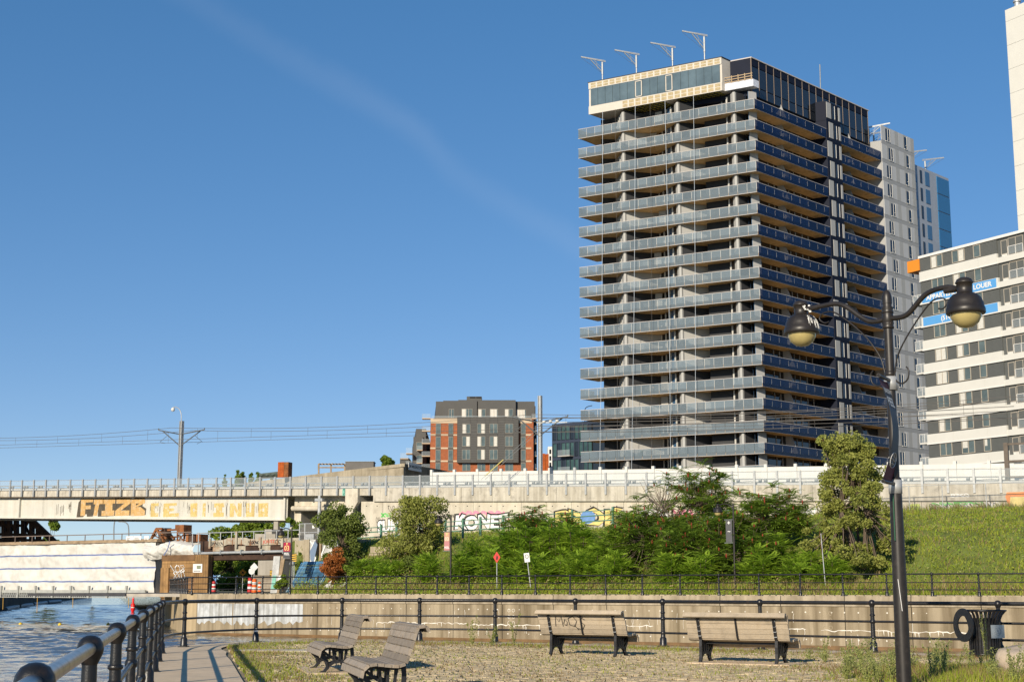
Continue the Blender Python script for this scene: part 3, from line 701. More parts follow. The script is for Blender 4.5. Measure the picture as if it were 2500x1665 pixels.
# catenary masts and overhead wires
def mast(u, vtop, s, label, w, lamp):
    t = TU(u, s); zb_ = ZT(t)-1.55; ztop = ZV(u, vtop, s); r_ = thing('catenary_mast', label, 'mast', G(t, s, zb_), GANG, 'catenary masts of the rail line'); h = ztop-zb_
    mb = MB(); mb.box(-w/2, -w/2+.05, -w*.55, w*.55, 0, h); mb.box(w/2-.05, w/2, -w*.55, w*.55, 0, h); mb.box(-w/2, w/2, -.03, .03, 0, h); mb.build('column', m_galv, r_)
    MB().box(-.35, .35, -.35, .35, -.02, .06).build('base_plate', m_galvd, r_)
    zc = ZT(t)+5.0-zb_
    for sx in (-1, 1):
        mb = MB(); a_ = Vector((sx*w/2, -.1, zc+.55)); b_ = Vector((sx*2.5, -1.2 if sx < 0 else 1.2, zc+1.05)); c_ = Vector((sx*w/2, -.1, zc-.75))
        mb.tube([a_, b_], .075, 6); mb.tube([c_, b_+Vector((-sx*.6, 0, -.1))], .07, 6); mb.tube([b_*.6+c_*.4, Vector((sx*2.2, b_.y, zc-.35)), Vector((sx*1.4, b_.y, zc-.55))], .03, 6)
        mb.tube([b_, b_+Vector((0, 0, .22))], .06, 6); mb.build('bracket_arm', mat('bracket_dark_grey', (.1, .11, .115), .5), r_)
    if lamp:
        mb = MB(); mb.tube(spline([(0-.12, 0, h-.6), (-.12, 0, h+.7), (-.5, 0, h+1.45), (-1.15, 0, h+1.75), (-1.45, 0, h+1.7)], 4), .05, 6); arm = mb.build('lamp_arm', m_galv, r_)
        MB().lathe([(0, -.4), (.2, -.3), (.24, -.12), (.16, .06), (.06, .12), (0, .13)], 10, (-1.5, 0, h+1.6)).build('lamp_globe', m_white, arm)
    return r_, t
mast(428, 1029, 53.2, 'galvanised catenary mast with camera arm standing above the white girder', .38, True)
m2_, t2_ = mast(1320, 966, 53.2, 'pale catenary mast standing in front of the brick building', .34, False)
mb = MB(); pA = Vector((.0, -.2, ZT(t2_)+4.7-m2_.location.z)); 
gw = thing('guy_wire', 'steel guy wire with yellow sleeves anchoring the pale catenary mast', 'wire', G(t2_, 53.2, ZT(t2_)+4.8))
a_ = Vector((-.3, 0, 0)); b_ = P(1175, 1170, G(TU(1175, 53), 53).y)-gw.location
MB().tube([a_, b_], .022, 5).build('strand', m_galvd, gw); MB().tube([a_+Vector((.25, 0, -.1)), b_+Vector((.4, 0, 0))], .022, 5).build('strand', m_galvd, gw)
MB().tube([a_.lerp(b_, .6), a_.lerp(b_, .93)], .05, 6).build('sleeve', mat('yellow_sleeve', (.6, .5, .15), .6), gw)
tA = TU(428, 53.2); spans = [(tA-92, tA-46), (tA-46, tA), (tA, t2_), (t2_, t2_+46), (t2_+46, t2_+92)]
m_wire = mat('overhead_wire', (.12, .11, .10), .6)
wn_ = 0
for s_, lab in ((51.6, 'overhead wire pair with droppers above the nearer track'), (55.0, 'overhead wire pair with droppers above the farther track')):
    w_ = thing('overhead_wire', lab, 'wire', G(tA, s_, ZT(tA)+5), 0, None); OW = w_.location
    for t0, t1 in spans:
        pts = []; con = []
        for k in range(13):
            f = k/12; t = t0+(t1-t0)*f; pts.append(tuple(G(t, s_, ZT(t)+6.15-4*.55*f*(1-f))-OW)); con.append(tuple(G(t, s_, ZT(t)+4.75)-OW))
        MB().tube(pts, .024, 5).build('messenger_wire', m_wire, w_); MB().tube(con, .022, 5).build('contact_wire', m_wire, w_)
        for k in range(1, 12, 2): MB().tube([pts[k], con[k]], .013, 4).build('dropper', m_wire, w_)
fd = thing('feeder_wire', 'bundle of insulated feeder wires strung past the tower foot', 'wire', G(t2_, 52.5, ZT(t2_)+5.4))
for k, (dz, ds) in enumerate(((.5, 0), (.1, .5), (-.35, -.3), (-.9, .4))):
    pts = [tuple(G(t2_+46*f, 52.5+ds, ZT(t2_+46*f)+5.4+dz-.8*4*f*(1-f)*.4)-fd.location) for f in np.linspace(0, 1, 12)]
    MB().tube(pts, .03, 5).build('strand', m_wire, fd)
MB().tube([(0, 0, 0), tuple(G(t2_+3.5, 52.5, ZT(t2_+3.5)+5.35)-fd.location)], .05, 6).build('insulator_rod', m_white, fd)
for k in range(3): MB().lathe([(0, -.14), (.16, -.08), (.18, 0), (.16, .08), (0, .14)], 10, tuple(G(t2_+.9+.75*k, 52.4, ZT(t2_)+5.45)-fd.location)).build('insulator', m_white, fd)
# steel gantry at the right edge
gy = thing('steel_gantry', 'brown steel gantry frame at the right end of the white barrier', 'gantry', G(TU(2476, 50), 50, 8.5), GANG); m_gan = mat('gantry_brown_steel', (.11, .085, .065), .6, var=.2, vs=3)
MB().box(-.17, .17, -.17, .17, 0, 4.6).build('column', m_gan, gy)
for z in (1.7, 3.0, 4.4): MB().box(.17, 6, -.08, .08, z, z+.16).build('beam', m_gan, gy)
MB().box(.5, 6, .25, .3, 1.86, 3.0).build('mesh_panel', glass('gantry_mesh', (.7, .7, .68), .55, .6), gy)
MB().box(-.3, .3, -.3, .3, -.6, .0).build('footing', m_gan, gy)
# chain link fence on the grass in front of the wall
cf = thing('chain_link_fence', 'grey chain link fence running above the grass slope', 'fence', G(4, 46.2, 7.2))
m_mesh = glass('chain_link', (.34, .34, .33), .16, .6, .1); Oc = cf.location
tps = [TU(u, 46.2) for u in (2140, 2230, 2312, 2420, 2530)]
for t in tps: MB().tube([tuple(G(t, 46.2, hz(t, 46.2)-.2)-Oc), tuple(G(t, 46.2, hz(t, 46.2)+2.3)-Oc)], .04, 6).build('fence_post', m_galv, cf)
MB().tube([tuple(G(t, 46.2, hz(t, 46.2)+2.3)-Oc) for t in tps], .03, 6).build('top_rail', m_galv, cf)
for ta, tb in zip(tps[:-1], tps[1:]):
    MB().add([tuple(G(ta, 46.2, hz(ta, 46.2))-Oc), tuple(G(tb, 46.2, hz(tb, 46.2))-Oc), tuple(G(tb, 46.2, hz(tb, 46.2)+2.28)-Oc), tuple(G(ta, 46.2, hz(ta, 46.2)+2.28)-Oc)], [(0, 1, 2, 3)]).build('wire_mesh', m_mesh, cf)

# ================================================================== old rail bridge wrapped in white sheeting
SB = 22.5
m_tarp = mat('white_tarp', (.6, .585, .54), .6, var=.08, vs=.8, bump=.6, bs=2.5, stain=(.42, .38, .31), stain_amt=.5, sts=.9)
m_tblue = mat('tarp_blue_band', (.13, .17, .33), .6, var=.2, vs=3)
m_rust = mat('rusty_iron', (.22, .085, .03), .9, var=.45, vs=1.5, bump=.4, bs=14, stain=(.08, .04, .025), stain_amt=.7, sts=2)
m_rustd = mat('dark_rusty_iron', (.055, .03, .02), .9, var=.5, vs=1.2)
m_deck = mat('old_timber_deck', (.3, .22, .14), .9, var=.3, vs=2)
ob = thing('swing_bridge', 'old rail swing bridge wrapped in white plastic sheeting with blue bands', 'bridge', G(-62, SB, WATER_Z))
OB = ob.location.copy(); X = lambda t, s, z: tuple(G(t, s, z)-OB)
from mathutils import noise as mnoise
def tarp(name, t0, t1, zbase, ztop, bands, amp, nt_, nz_, sfun=lambda t, z: SB, seed=0, parent=ob, Xf=None):
    vs = []; mi = []
    zs = sorted(set([round(z, 3) for z in np.linspace(zbase, ztop, nz_)]+[b-.07 for b in bands]+[b+.07 for b in bands]))
    for z in zs:
        for i in range(nt_):
            t = t0+(t1-t0)*i/(nt_-1)
            d = amp*(mnoise.noise(Vector((t*.55+seed, z*.8, 3)))+.6*abs(mnoise.noise(Vector((t*1.6+z*1.1, z*.6-t*.9, seed+7))))+.35*mnoise.noise(Vector((t*3, z*3, seed))))
            sag = .02*math.sin(t*2.1)*(1 if bands and min(abs(z-b) for b in bands) < .06 else 0)*.6
            vs.append((Xf or X)(t, sfun(t, z)-d, z+sag+.04*mnoise.noise(Vector((t*.8, 0, seed)))))
    fs = []
    for j in range(len(zs)-1):
        zc = (zs[j]+zs[j+1])/2; blue = any(abs(zc-b) < .069 for b in bands)
        for i in range(nt_-1): fs.append((j*nt_+i, j*nt_+i+1, (j+1)*nt_+i+1, (j+1)*nt_+i)); mi.append(1 if blue else 0)
    me = np_mesh(name, np.array(vs), np.array(fs), [m_tarp, m_tblue], mi)
    return link(name, me, parent)
tarp('sheeting', -125, -50.3, .98, 5.4, (1.98, 3.18, 4.36), .22, 460, 26)
MB(X).box(-125, -50.5, SB+.35, SB+4, .9, 5.35).build('wrapped_girder', m_tarp, ob)
MB(X).box(-125, -50, SB-.2, SB+4.2, 5.42, 5.62).build('deck_edge', m_deck, ob)
MB(X).box(-125, -50, SB-.05, SB+4.1, 5.62, 5.7).build('timber_deck', m_deck, ob)
m_hr = mat('brown_handrail', (.2, .15, .12), .6)
for t in np.arange(-125, -46, 2.35): MB(X).box(t, t+.06, SB-.1, SB-.04, 5.6, 6.2).build('handrail_post', m_hr, ob)
MB().tube([X(-125, SB-.07, 6.2), X(-46, SB-.07, 6.2)], .045, 6).build('handrail', m_hr, ob)
# scaffold truss below
m_scaf = mat('scaffold_aluminium', (.45, .45, .41), .5, metal=.3, var=.1, vs=3)
bay = MB(); 
for z in (.0, .42): bay.box(0, 2.3, -.04, .04, z, z+.06)
n_z = 9
for k in range(n_z):
    x0 = 2.3*k/n_z; bay.bar((x0, 0, .05), (x0+2.3/n_z/2, 0, .42), .05); bay.bar((x0+2.3/n_z/2, 0, .42), (x0+2.3/n_z, 0, .05), .05)
bme = bay.mesh('truss_bay', m_scaf); beam = MB(); beam.box(0, 2.25, -.1, .1, 0, .24); beme = beam.mesh('platform_beam', m_scaf)
pst = MB(); pst.box(-.09, .09, -.1, .1, 0, 1.1); pstm = pst.mesh('scaffold_post', m_scaf)
for k in range(31):
    t = -50.9-2.35*(k+1)
    link('truss_bay', bme, ob, X(t, SB-.35, .52), GANG); link('platform_beam', beme, ob, X(t, SB-.3, .98), GANG); link('scaffold_post', pstm, ob, X(t, SB-.42, .5), GANG)
    if k in (0, 3, 5, 7, 9, 11): MB().tube([X(t+.2, SB-.3, .55), X(t+.24, SB-.3, -.35-.25*(k % 3))], .03, 5).build('hanging_rod', mat('ochre_rod', (.5, .3, .06), .7), ob)
MB(X).box(-125, -50.5, SB-.3, SB+4, .9, .97).build('scaffold_floor', m_rustd, ob)
# notices on the handrail
sb_i = 0
for u0, u1, v0, v1, lab in ((311, 328, 1309, 1321, 'crooked white paper notice tied to bridge handrail, leftmost of three'), (329, 348, 1308.5, 1320, 'white paper notice with black logo on bridge handrail, middle of three'), (356, 366, 1308, 1320, 'narrow white and red paper notice on bridge handrail, rightmost of three')):
    t0 = TU(u0, SB, 1315); t1 = TU(u1, SB, 1315); z0 = ZV(u0, v1, SB); z1 = ZV(u0, v0, SB)
    n_ = thing('notice', lab, 'notice', G(t0, SB-.16, z0), GANG); w_ = t1-t0; h_ = z1-z0
    MB().box(0, w_, -.01, .01, 0, h_).build('sheet', m_gw, n_)
    for q in range(3): MB().box(w_*.12, w_*random.uniform(.4, .85), -.016, -.0105, h_*(.2+.2*q), h_*(.27+.2*q)).build('print_line', m_pk if q == 2 and sb_i == 2 else m_gb, n_)
    sb_i += 1
# crumpled sheet over the bridge end
cs = thing('crumpled_tarp', 'crumpled off-white tarp bundled over the end of the wrapped bridge', 'tarp', G(-48, SB, 4)); OC = cs.location.copy()
vs = []; na, nb_ = 60, 26
for j in range(nb_):
    for i in range(na):
        f = i/(na-1); g = j/(nb_-1); t = -51.2+6.0*f; z = 3.95+1.65*g*(1-.25*abs(f-.55)) - .1*math.sin(f*9)
        bul = .55*math.sin(math.pi*min(1, g*1.1))*(.6+.4*math.sin(f*3))
        d = bul+.3*abs(mnoise.noise(Vector((t*1.1+g*2, z*1.4, 5))))+.15*mnoise.noise(Vector((t*3-z, z*2.5, 9)))+.1*abs(mnoise.noise(Vector((t*5, z*5+t*2, 1))))
        vs.append(tuple(G(t, SB-.25-d+(1.3*g*g if g > .8 else 0), z)-OC))
ff = np.array([(j*na+i, j*na+i+1, (j+1)*na+i+1, (j+1)*na+i) for j in range(nb_-1) for i in range(na-1)])
link('sheet', np_mesh('sheet', np.array(vs), ff, m_tarp), cs)
MB().ribbon([(-48.1, 4.2), (-47.7, 4.7), (-47.45, 5.4)], .09, 0, .02, lambda a_, b_, d: tuple(G(a_, SB-1.2-d, b_)-OC)).build('blue_band', m_tblue, cs)
MB().tube([tuple(G(-45.4, SB-.6, 3.8)-OC), tuple(G(-45.4, SB-.6, 6.0)-OC)], .05, 6).build('scaffold_tube', m_galv, cs)
MB().tube([tuple(G(-44.7, SB-.6, 3.8)-OC), tuple(G(-44.7, SB-.6, 6.1)-OC)], .05, 6).build('scaffold_tube', m_galv, cs)
# rusty lifting machinery on the deck
rm = thing('bridge_machinery', 'rust brown winch frame and box standing on the wrapped bridge end', 'machinery', G(-49, SB+1, 5.6), GANG)
def mz(u, v): t = TU(u, SB+1, v); return Vector((t+49, 0, ZV(u, v, SB+1)-5.6))
A = lambda u, v, y=0: tuple(mz(u, v)+Vector((0, y, 0)))
mb = MB()
for yy in (-.5, .5):
    mb.bar(A(375, 1324, yy), A(392, 1291, yy), .18); mb.bar(A(392, 1291, yy), A(411, 1322, yy), .18); mb.bar(A(392, 1291, yy), A(407, 1291, yy), .2)
    mb.bar(A(378, 1317, yy), A(392, 1304, yy), .08); mb.bar(A(383, 1306, yy), A(396, 1312, yy), .08); mb.bar(A(400, 1297, yy), A(416, 1315, yy), .16)
mb.build('a_frame', m_rust, rm)
mb = MB(); mb.bar(A(405, 1294), A(443, 1292), .22, .16); mb.bar(A(418, 1311), A(443, 1309), .2, .12); mb.build('boom', m_rust, rm)
mb = MB(); a_ = mz(441, 1302); b_ = mz(459, 1281); mb.box(a_.x, b_.x, -.5, .5, a_.z, b_.z); c_ = mz(435, 1295); mb.box(c_.x, a_.x, -.4, .4, c_.z, c_.z+.5); mb.build('counterweight_box', m_rust, rm)
mb = MB(); 
for yy in (-.45, .45):
    mb.bar(A(442, 1324, yy), A(442, 1302, yy), .1); mb.bar(A(458, 1324, yy), A(458, 1302, yy), .1); mb.bar(A(442, 1322, yy), A(458, 1303, yy), .08); mb.bar(A(458, 1322, yy), A(442, 1303, yy), .08)
mb.build('lattice_stand', m_rust, rm)
mb = MB(); a_ = mz(392, 1300); mb.prism([(a_.x, a_.z), (a_.x+.8, a_.z+.4), (a_.x+1.1, a_.z-.3), (a_.x+.3, a_.z-1.0)], -.35, .35, lambda x, z, d: (x, d, z)); mb.build('scoop', m_rustd, rm)
for u0, u1, v0 in ((463, 470, 1303), (471, 486, 1304), (488, 499, 1304)):
    a_ = mz(u0, 1322); b_ = mz(u1, v0); MB().box(a_.x, b_.x, -.5, .5, a_.z, b_.z).build('crate_block', m_rust if u0 != 471 else m_rustd, rm)
# timber hoarding at the bridge landing
m_plank = mat('hoarding_timber', (.33, .19, .075), .8, var=.3, vs=1.2, streak=.35, ss=5, objrnd=.25)
m_plankd = mat('hoarding_timber_dark', (.2, .11, .05), .8, var=.3, vs=1.2, objrnd=.25)
SH = 21.6
th = thing('timber_hoarding', 'brown plank hoarding boxing in the bridge landing beside the tarp', 'hoarding', G(-50, SH, WATER_Z)); OT = th.location.copy(); XT = lambda t, s, z: tuple(G(t, s, z)-OT)
tl, tm, tr = TU(393, SH), TU(474, SH), TU(507, SH); zt_ = ZV(450, 1354, SH); zb_ = QUAY-.1
MB(XT).box(tl, tr-.1, SH+.12, SH+.6, zb_-2.5, zt_-.05).build('backing', m_plankd, th)
z = zb_-.4; k = 0
while z < zt_-.55: MB(XT).box(tl+.0, tm-.01, SH, SH+.1, z+.012, z+.36).build('plank', m_plankd if k in (3, 4, 2) else m_plank, th); z += .372; k += 1
MB(XT).box(tl, tm, SH-.06, SH+.1, zt_-.5, zt_).build('plank', m_plankd, th)
for k in range(6):
    ta = tm+(tr-tm)*k/6; MB(XT).box(ta+.01, ta+(tr-tm)/6-.01, SH-.04, SH+.08, zb_, zt_+random.uniform(-.04, .04)).build('plank', m_plank, th)
tl2 = TU(413, SH)
for k in range(3):
    ta = tl+(tl2-tl)*k/3; MB(XT).box(ta+.01, ta+(tl2-tl)/3-.01, SH-.14, SH-.03, ZV(400, 1458, SH), ZV(400, 1386, SH)).build('plank', m_plank, th)
for sx in range(2): scribble(416+8*sx, 452, 1378+14*sx, 1398+20*sx, SH-.02, 3, .05, m_gw, parent=th, seed=70+sx, loops=2, d=.03)
n_ = thing('notice', 'white printed notice sheet pinned on the brown plank hoarding', 'notice', G(TU(471, SH), SH-.07, ZV(480, 1397, SH)), GANG)
MB().box(0, 1.05, -.012, .0, 0, .72).build('sheet', m_gw, n_); MB().box(.42, .9, -.016, -.0125, .3, .58).build('picture', mat('notice_picture', (.2, .22, .15), .7, var=.5, vs=8), n_); MB().box(.1, .85, -.016, -.0125, .1, .16).build('print_line', m_gb, n_)
# steel span over the street
m_span = mat('span_pale_paint', (.42, .38, .3), .8, var=.15, vs=1, streak=.3, ss=3, stain=(.3, .13, .05), stain_amt=.65, sts=1.4)
sp_ = thing('street_bridge', 'short painted steel rail span over the street with graffiti on its girder', 'bridge', G(-40, SB, QUAY)); OS = sp_.location.copy(); XS = lambda t, s, z: tuple(G(t, s, z)-OS)
tE = [TU(u, SB, 1320) for u in (512, 545, 556, 576, 592, 600, 634, 700, 732)]
pr = [(tE[0], 4.92), (tE[1], 4.92), (tE[2], 5.06), (tE[4], 5.06), (tE[5], 4.95), (tE[6], 4.95), (tE[8], 4.98), (tE[8], 5.5), (tE[5]+.3, 5.5), (tE[5], 5.62), (tE[2], 5.62), (tE[1], 5.46), (tE[0], 5.44)]
MB().prism(pr, SB, SB+.12, lambda a_, b_, d: XS(a_, d, b_)).build('girder', m_span, sp_)
for t in [tE[0], tE[3], tE[6], tE[7]-.5]: MB(XS).box(t, t+.22, SB-.14, SB, 4.75, 6.15 if t == tE[3] else 5.62).build('stiffener', m_span, sp_)
for t in np.linspace(tE[0]+.6, tE[7], 9): MB(XS).box(t, t+.05, SB-.03, SB, 4.98, 5.46).build('seam', m_rust, sp_)
for t in (tE[0]+.3, tE[3]-.2, tE[6]-.1): MB(XS).box(t, t+1.2, SB+.1, SB+.9, 4.5, 4.92).build('bracket', m_span, sp_)
MB(XS).box(tE[0]-1.2, tE[8]+1, SB+.14, SB+5, 4.0, 5.4).build('deck', m_rustd, sp_)
for t in np.linspace(tE[0], tE[8], 9): MB().tube([XS(t, SB-.02, 5.4), XS(t, SB-.02, 6.12)], .045, 6).build('rail_post', m_galv, sp_)
MB().tube([XS(tE[0]-1.5, SB-.02, 6.08), XS(tE[8], SB-.02, 6.14)], .045, 6).build('rail', m_galv, sp_)
MB().tube([XS(tE[0]-2, SB-.4, 4.33), XS(tE[8], SB-.4, 4.4)], .12, 10).build('pipe', m_galv, sp_)
for t in np.linspace(tE[0]-.6, tE[7], 5): MB(XS).box(t, t+.12, SB-.56, SB-.24, 4.2, 4.58).build('pipe_clamp', m_galvd, sp_)
MB(XS).box(tE[0]-1, tE[8]+.5, SB-.2, SB+3, 3.75, 4.15).build('lower_beam', m_rustd, sp_)
MB(XS).box(tE[0]-.9, tE[0]+.0, SB-.1, SB+.6, QUAY, 4.1).build('pier', m_dark, sp_)
scribble(516, 545, 1323, 1331, SB, 6, .04, m_gb, parent=sp_, seed=80); scribble(607, 632, 1320, 1328, SB, 6, .05, m_gb, parent=sp_, seed=81); scribble(672, 697, 1317, 1328, SB, 3, .05, m_gb, parent=sp_, seed=82)
vtext('JOUST', 641, 671, 1318, 1328, SB, mat('graffiti_red', (.5, .06, .04), .8), .01, .01, parent=sp_)
# dark rusty truss of another bridge far left
tr_ = thing('truss_bridge', 'dark rusty lattice truss end rising behind the wrapped bridge at left', 'bridge', P(30, 1400, 190)); OTR = tr_.location.copy()
Q = lambda u, v, d=190: tuple(P(u, v, d)-OTR)
MB().bar(Q(64, 1258), Q(136, 1326), .9, .7).build('end_post', m_rustd, tr_); MB().bar(Q(64, 1258, 196), Q(136, 1326, 196), .9, .7).build('end_post', m_rustd, tr_)
for k, u in enumerate((-30, -8, 8, 22, 38, 56, 76, 92)):
    top = 1250 if u < 64 else 1262+(u-64)*.94; MB().bar(Q(u, top, 190), Q(u, 1330, 190), .45).build('vertical', m_rustd, tr_); MB().bar(Q(u+4, top, 196), Q(u+4, 1330, 196), .45).build('vertical', m_rustd, tr_)
for k, (ua, va_, ub, vb_) in enumerate(((-30, 1330, 20, 1250), (-10, 1250, 40, 1330), (10, 1330, 50, 1255), (40, 1330, 70, 1270), (55, 1270, 85, 1330), (0, 1330, 30, 1262))):
    MB().bar(Q(ua, va_, 193), Q(ub, vb_, 193), .3).build('diagonal', m_rust if k % 2 else m_rustd, tr_)
for v in (1303, 1316, 1280): MB().bar(Q(-40, v), Q(60 if v < 1300 else 110, v+3), .35).build('chord', m_rustd, tr_)
MB().hexa([Q(-60, 1334), Q(150, 1334), Q(150, 1334, 197), Q(-60, 1334, 197)], [Q(-60, 1322), Q(140, 1322), Q(140, 1322, 197), Q(-60, 1322, 197)]).build('bottom_chord', m_rustd, tr_)
# ================================================================== tower with wrap-around balconies
TAL = Vector((-.866, .5, 0)); TBR = Vector((.695, .719, 0)); TC = Vector((34.4, 195, 0)); FH = 3.06
def TXf(p, q, z): return (TAL.x*p+TBR.x*q, TAL.y*p+TBR.y*q, z)
m_slab = mat('balcony_soffit_bounce_tint', (.78, .54, .27), .9, var=.2, vs=.5, stain=(.2, .13, .06), stain_amt=.5, sts=.5)  # golden base colour carries sunlight bounced up onto the concrete soffits
m_edge = mat('balcony_edge_trim', (.5, .46, .43), .5)
m_bgl = mat('balcony_glass', (.20, .25, .28), .06, spec=.5, alpha=.55, objrnd=.2)
m_bgl2 = mat('balcony_glass_lower', (.12, .145, .16), .25, spec=.5, var=.08, vs=.4)
m_bgr = glass('balcony_glass_sky_tint', (.006, .017, .065), .75, .05, .3)  # same balcony glass, with the reflected deep blue sky put into its colour
m_bgr2 = mat('balcony_glass_sky_tint_lower', (.003, .007, .03), .15, spec=.25)
m_lclad = mat('light_grey_cladding', (.40, .395, .375), .7, var=.04, vs=.8)
m_wclad = mat('pale_grey_cladding', (.5, .5, .495), .7, var=.04, vs=.8)
m_mclad = mat('mid_grey_cladding', (.34, .34, .335), .7, var=.04, vs=.8)
m_dclad = mat('charcoal_cladding', (.028, .029, .032), .6, var=.1, vs=.8)
m_win = mat('dark_window_glass', (.015, .018, .022), .06, spec=.7)
m_winb = mat('blue_window_glass', (.05, .12, .22), .05, spec=.8)
m_mull = mat('window_frame_pale', (.62, .6, .55), .5)
m_navy = mat('navy_cladding', (.008, .011, .024), .6, spec=.15, var=.1, vs=.6)
m_unit = mat('heat_pump_white', (.62, .6, .54), .5, var=.1, vs=4)
tw = thing('apartment_tower', 'tall dark apartment tower with stacked zigzag glass balconies under construction', 'tower', (TC.x, TC.y, QUAY))
ZB = [69.9-1.62-FH*k-QUAY for k in range(18)]           # slab undersides, top to bottom
PL = 28.1; QR = 35.1; NG = 20
fins = [20.9, 12.1, 3.3]                                 # along p: fin tips on the front
# ---- template of one storey
slab = MB(TXf)
slab.prism([(0, 0), (PL, 0), (PL+.4, 4.6), (4.5, 4.6), (4.5, QR), (0, QR)], .2, .5, lambda a_, b_, d: (a_, b_, d))
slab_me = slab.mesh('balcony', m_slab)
trim = MB(TXf); trim.box(-.02, PL+.02, -.045, .0, 1.56, 1.62); trim.box(-.02, PL+.02, -.035, .0, .1, .16); trim.box(-.045, 0, 0, QR, 1.56, 1.62); trim.box(-.03, 0, 0, QR, .12, .16)
trim.box(PL, PL+.03, 0, 3.2, 1.56, 1.6); trim_me = trim.mesh('handrail', m_edge)
gp = MB(TXf); w = PL/NG; gp.box(.02, w-.02, -.03, -.01, .62, 1.57); gp.box(.02, w-.02, -.032, -.008, .14, .615, 1); gp.box(-.018, .018, -.045, -.03, .5, 1.5, 2); gp_me = gp.mesh('glass_panel', [m_bgl, m_bgl2, m_mull])
rp = MB(TXf); NR = 16; wr = QR/NR
for k in range(NR):
    y0 = k*wr
    if 18.9 < y0+wr/2 < 22.9: continue
    rp.box(-.03, -.01, y0+.02, y0+wr-.02, .62, 1.57, 1 if k in (6, 7, 10) else 0); rp.box(-.032, -.008, y0+.02, y0+wr-.02, .14, .615, 1); rp.box(-.035, -.03, y0-.01, y0+.01, .6, 1.35, 2)
lp = MB(TXf); 
for k in range(3): lp.box(PL+.0, PL+.02, .05+k*1.05, 1.02+k*1.05, .62, 1.56); lp.box(PL, PL+.022, .05+k*1.05, 1.02+k*1.05, .14, .61, 1)
def wallp(mb, a_, b_, z0, z1, th=.08, mi=0):
    d = Vector((b_[0]-a_[0], b_[1]-a_[1])); n_ = Vector((d.y, -d.x)).normalized()*th
    mb.hexa([(a_[0], a_[1], z0), (b_[0], b_[1], z0), (b_[0]+n_.x, b_[1]+n_.y, z0), (a_[0]+n_.x, a_[1]+n_.y, z0)], [(a_[0], a_[1], z1), (b_[0], b_[1], z1), (b_[0]+n_.x, b_[1]+n_.y, z1), (a_[0]+n_.x, a_[1]+n_.y, z1)], mi)
bays = []; ends = [PL-2.2]+fins+[0.]
tmpl = []                                               # (name, mesh variants) for one storey
for j in range(4):
    pl, pr_ = ends[j], ends[j+1]; bw_ = pl-pr_
    deep = (pl-.34*bw_, 4.4 if j else 3.6); tipL = (pl-.05, .75 if j else 2.2); nose = (pr_+.9 if j < 3 else 1.6, 1.25)
    for var in (0, 1):
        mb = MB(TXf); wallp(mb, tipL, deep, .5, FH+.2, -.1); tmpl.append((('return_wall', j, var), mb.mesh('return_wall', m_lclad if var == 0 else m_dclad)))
    nwin = 4
    for q in range(nwin):
        f0 = q/nwin; f1 = (q+1)/nwin; a_ = (deep[0]+(nose[0]-deep[0])*f0, deep[1]+(nose[1]-deep[1])*f0); b_ = (deep[0]+(nose[0]-deep[0])*f1, deep[1]+(nose[1]-deep[1])*f1)
        mb = MB(TXf); wallp(mb, a_, b_, .5, FH+.2, -.05, 0)
        c_ = (a_[0]*.78+b_[0]*.22, a_[1]*.78+b_[1]*.22-.06); e_ = (a_[0]+(b_[0]-a_[0])*.0, a_[1]-.08)
        wallp(mb, e_, c_, .5, FH+.15, -.06, 1)
        tmpl.append((('window', j, q), mb.mesh('window', [m_win if (q+j) % 3 else m_winb, m_mull])))
    if j < 3:
        mb = MB(TXf); wallp(mb, nose, (pr_+.12, .55), .5, FH+.2, -.1); tmpl.append((('fin_panel', j, 0), mb.mesh('fin_panel', m_lclad)))
        mb = MB(TXf); mb.box(pr_-.16, pr_+.16, .4, .75, .5, FH+.2); tmpl.append((('fin_edge', j, 0), mb.mesh('fin_edge', m_lclad)))
mb = MB(TXf); wallp(mb, (1.6, 1.25), (1.0, 2.2), .5, FH+.2, -.1); tmpl.append((('fin_panel', 9, 0), mb.mesh('fin_panel', m_mclad)))
# right side: recessed dark glazing with pale mullions, partition fins
mb = MB(TXf); mb.box(2.4, 2.5, 1.9, 18.9, .5, FH+.2); mb.box(2.4, 2.5, 23.0, QR, .5, FH+.2)
for y0 in (3.2, 4.6, 6.9, 8.4, 12.2, 13.6, 15.4, 17.0, 24.5, 27.2, 30): mb.box(2.33, 2.4, y0, y0+.14, .5, FH+.1, 1)
tmpl.append((('side_glazing', 0, 0), mb.mesh('side_glazing', [m_win, m_mclad])))
for y0 in (9.4, 28.2):
    mb = MB(TXf); mb.prism([(2.4, .5), (.5, .5), (.9, 1.6), (1.5, FH+.2), (2.4, FH+.2)], y0, y0+.12, lambda a_, b_, d: (a_, d, b_)); tmpl.append((('partition', 0, 0), mb.mesh('partition', m_mclad)))
hp = MB(); hp.box(-.45, .45, -.18, .18, 0, .62); hp.lathe([(.22, 0), (.22, .02), (0, .02)], 10, (0, 0, 0)); hp_me = hp.mesh('heat_pump', [m_unit])
var_pat = {0: [1, 1, 0, 1, 1, 0, 1, 1, 0, 1, 1, 0, 1, 1, 0, 1, 0, 1], 1: [1, 1, 1, 1, 1, 1, 1, 1, 1, 1, 1, 1, 1, 1, 1, 1, 1, 1]}
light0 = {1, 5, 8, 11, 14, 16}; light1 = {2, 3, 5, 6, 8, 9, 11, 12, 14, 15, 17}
npan = 0; rest = MB(TXf)
m_cush = [mat('balcony_chair_%s' % n_, c_, .8) for n_, c_ in (('green', (.08, .16, .05)), ('tan', (.35, .24, .13)), ('white', (.6, .58, .55)), ('dark', (.05, .05, .06)))]
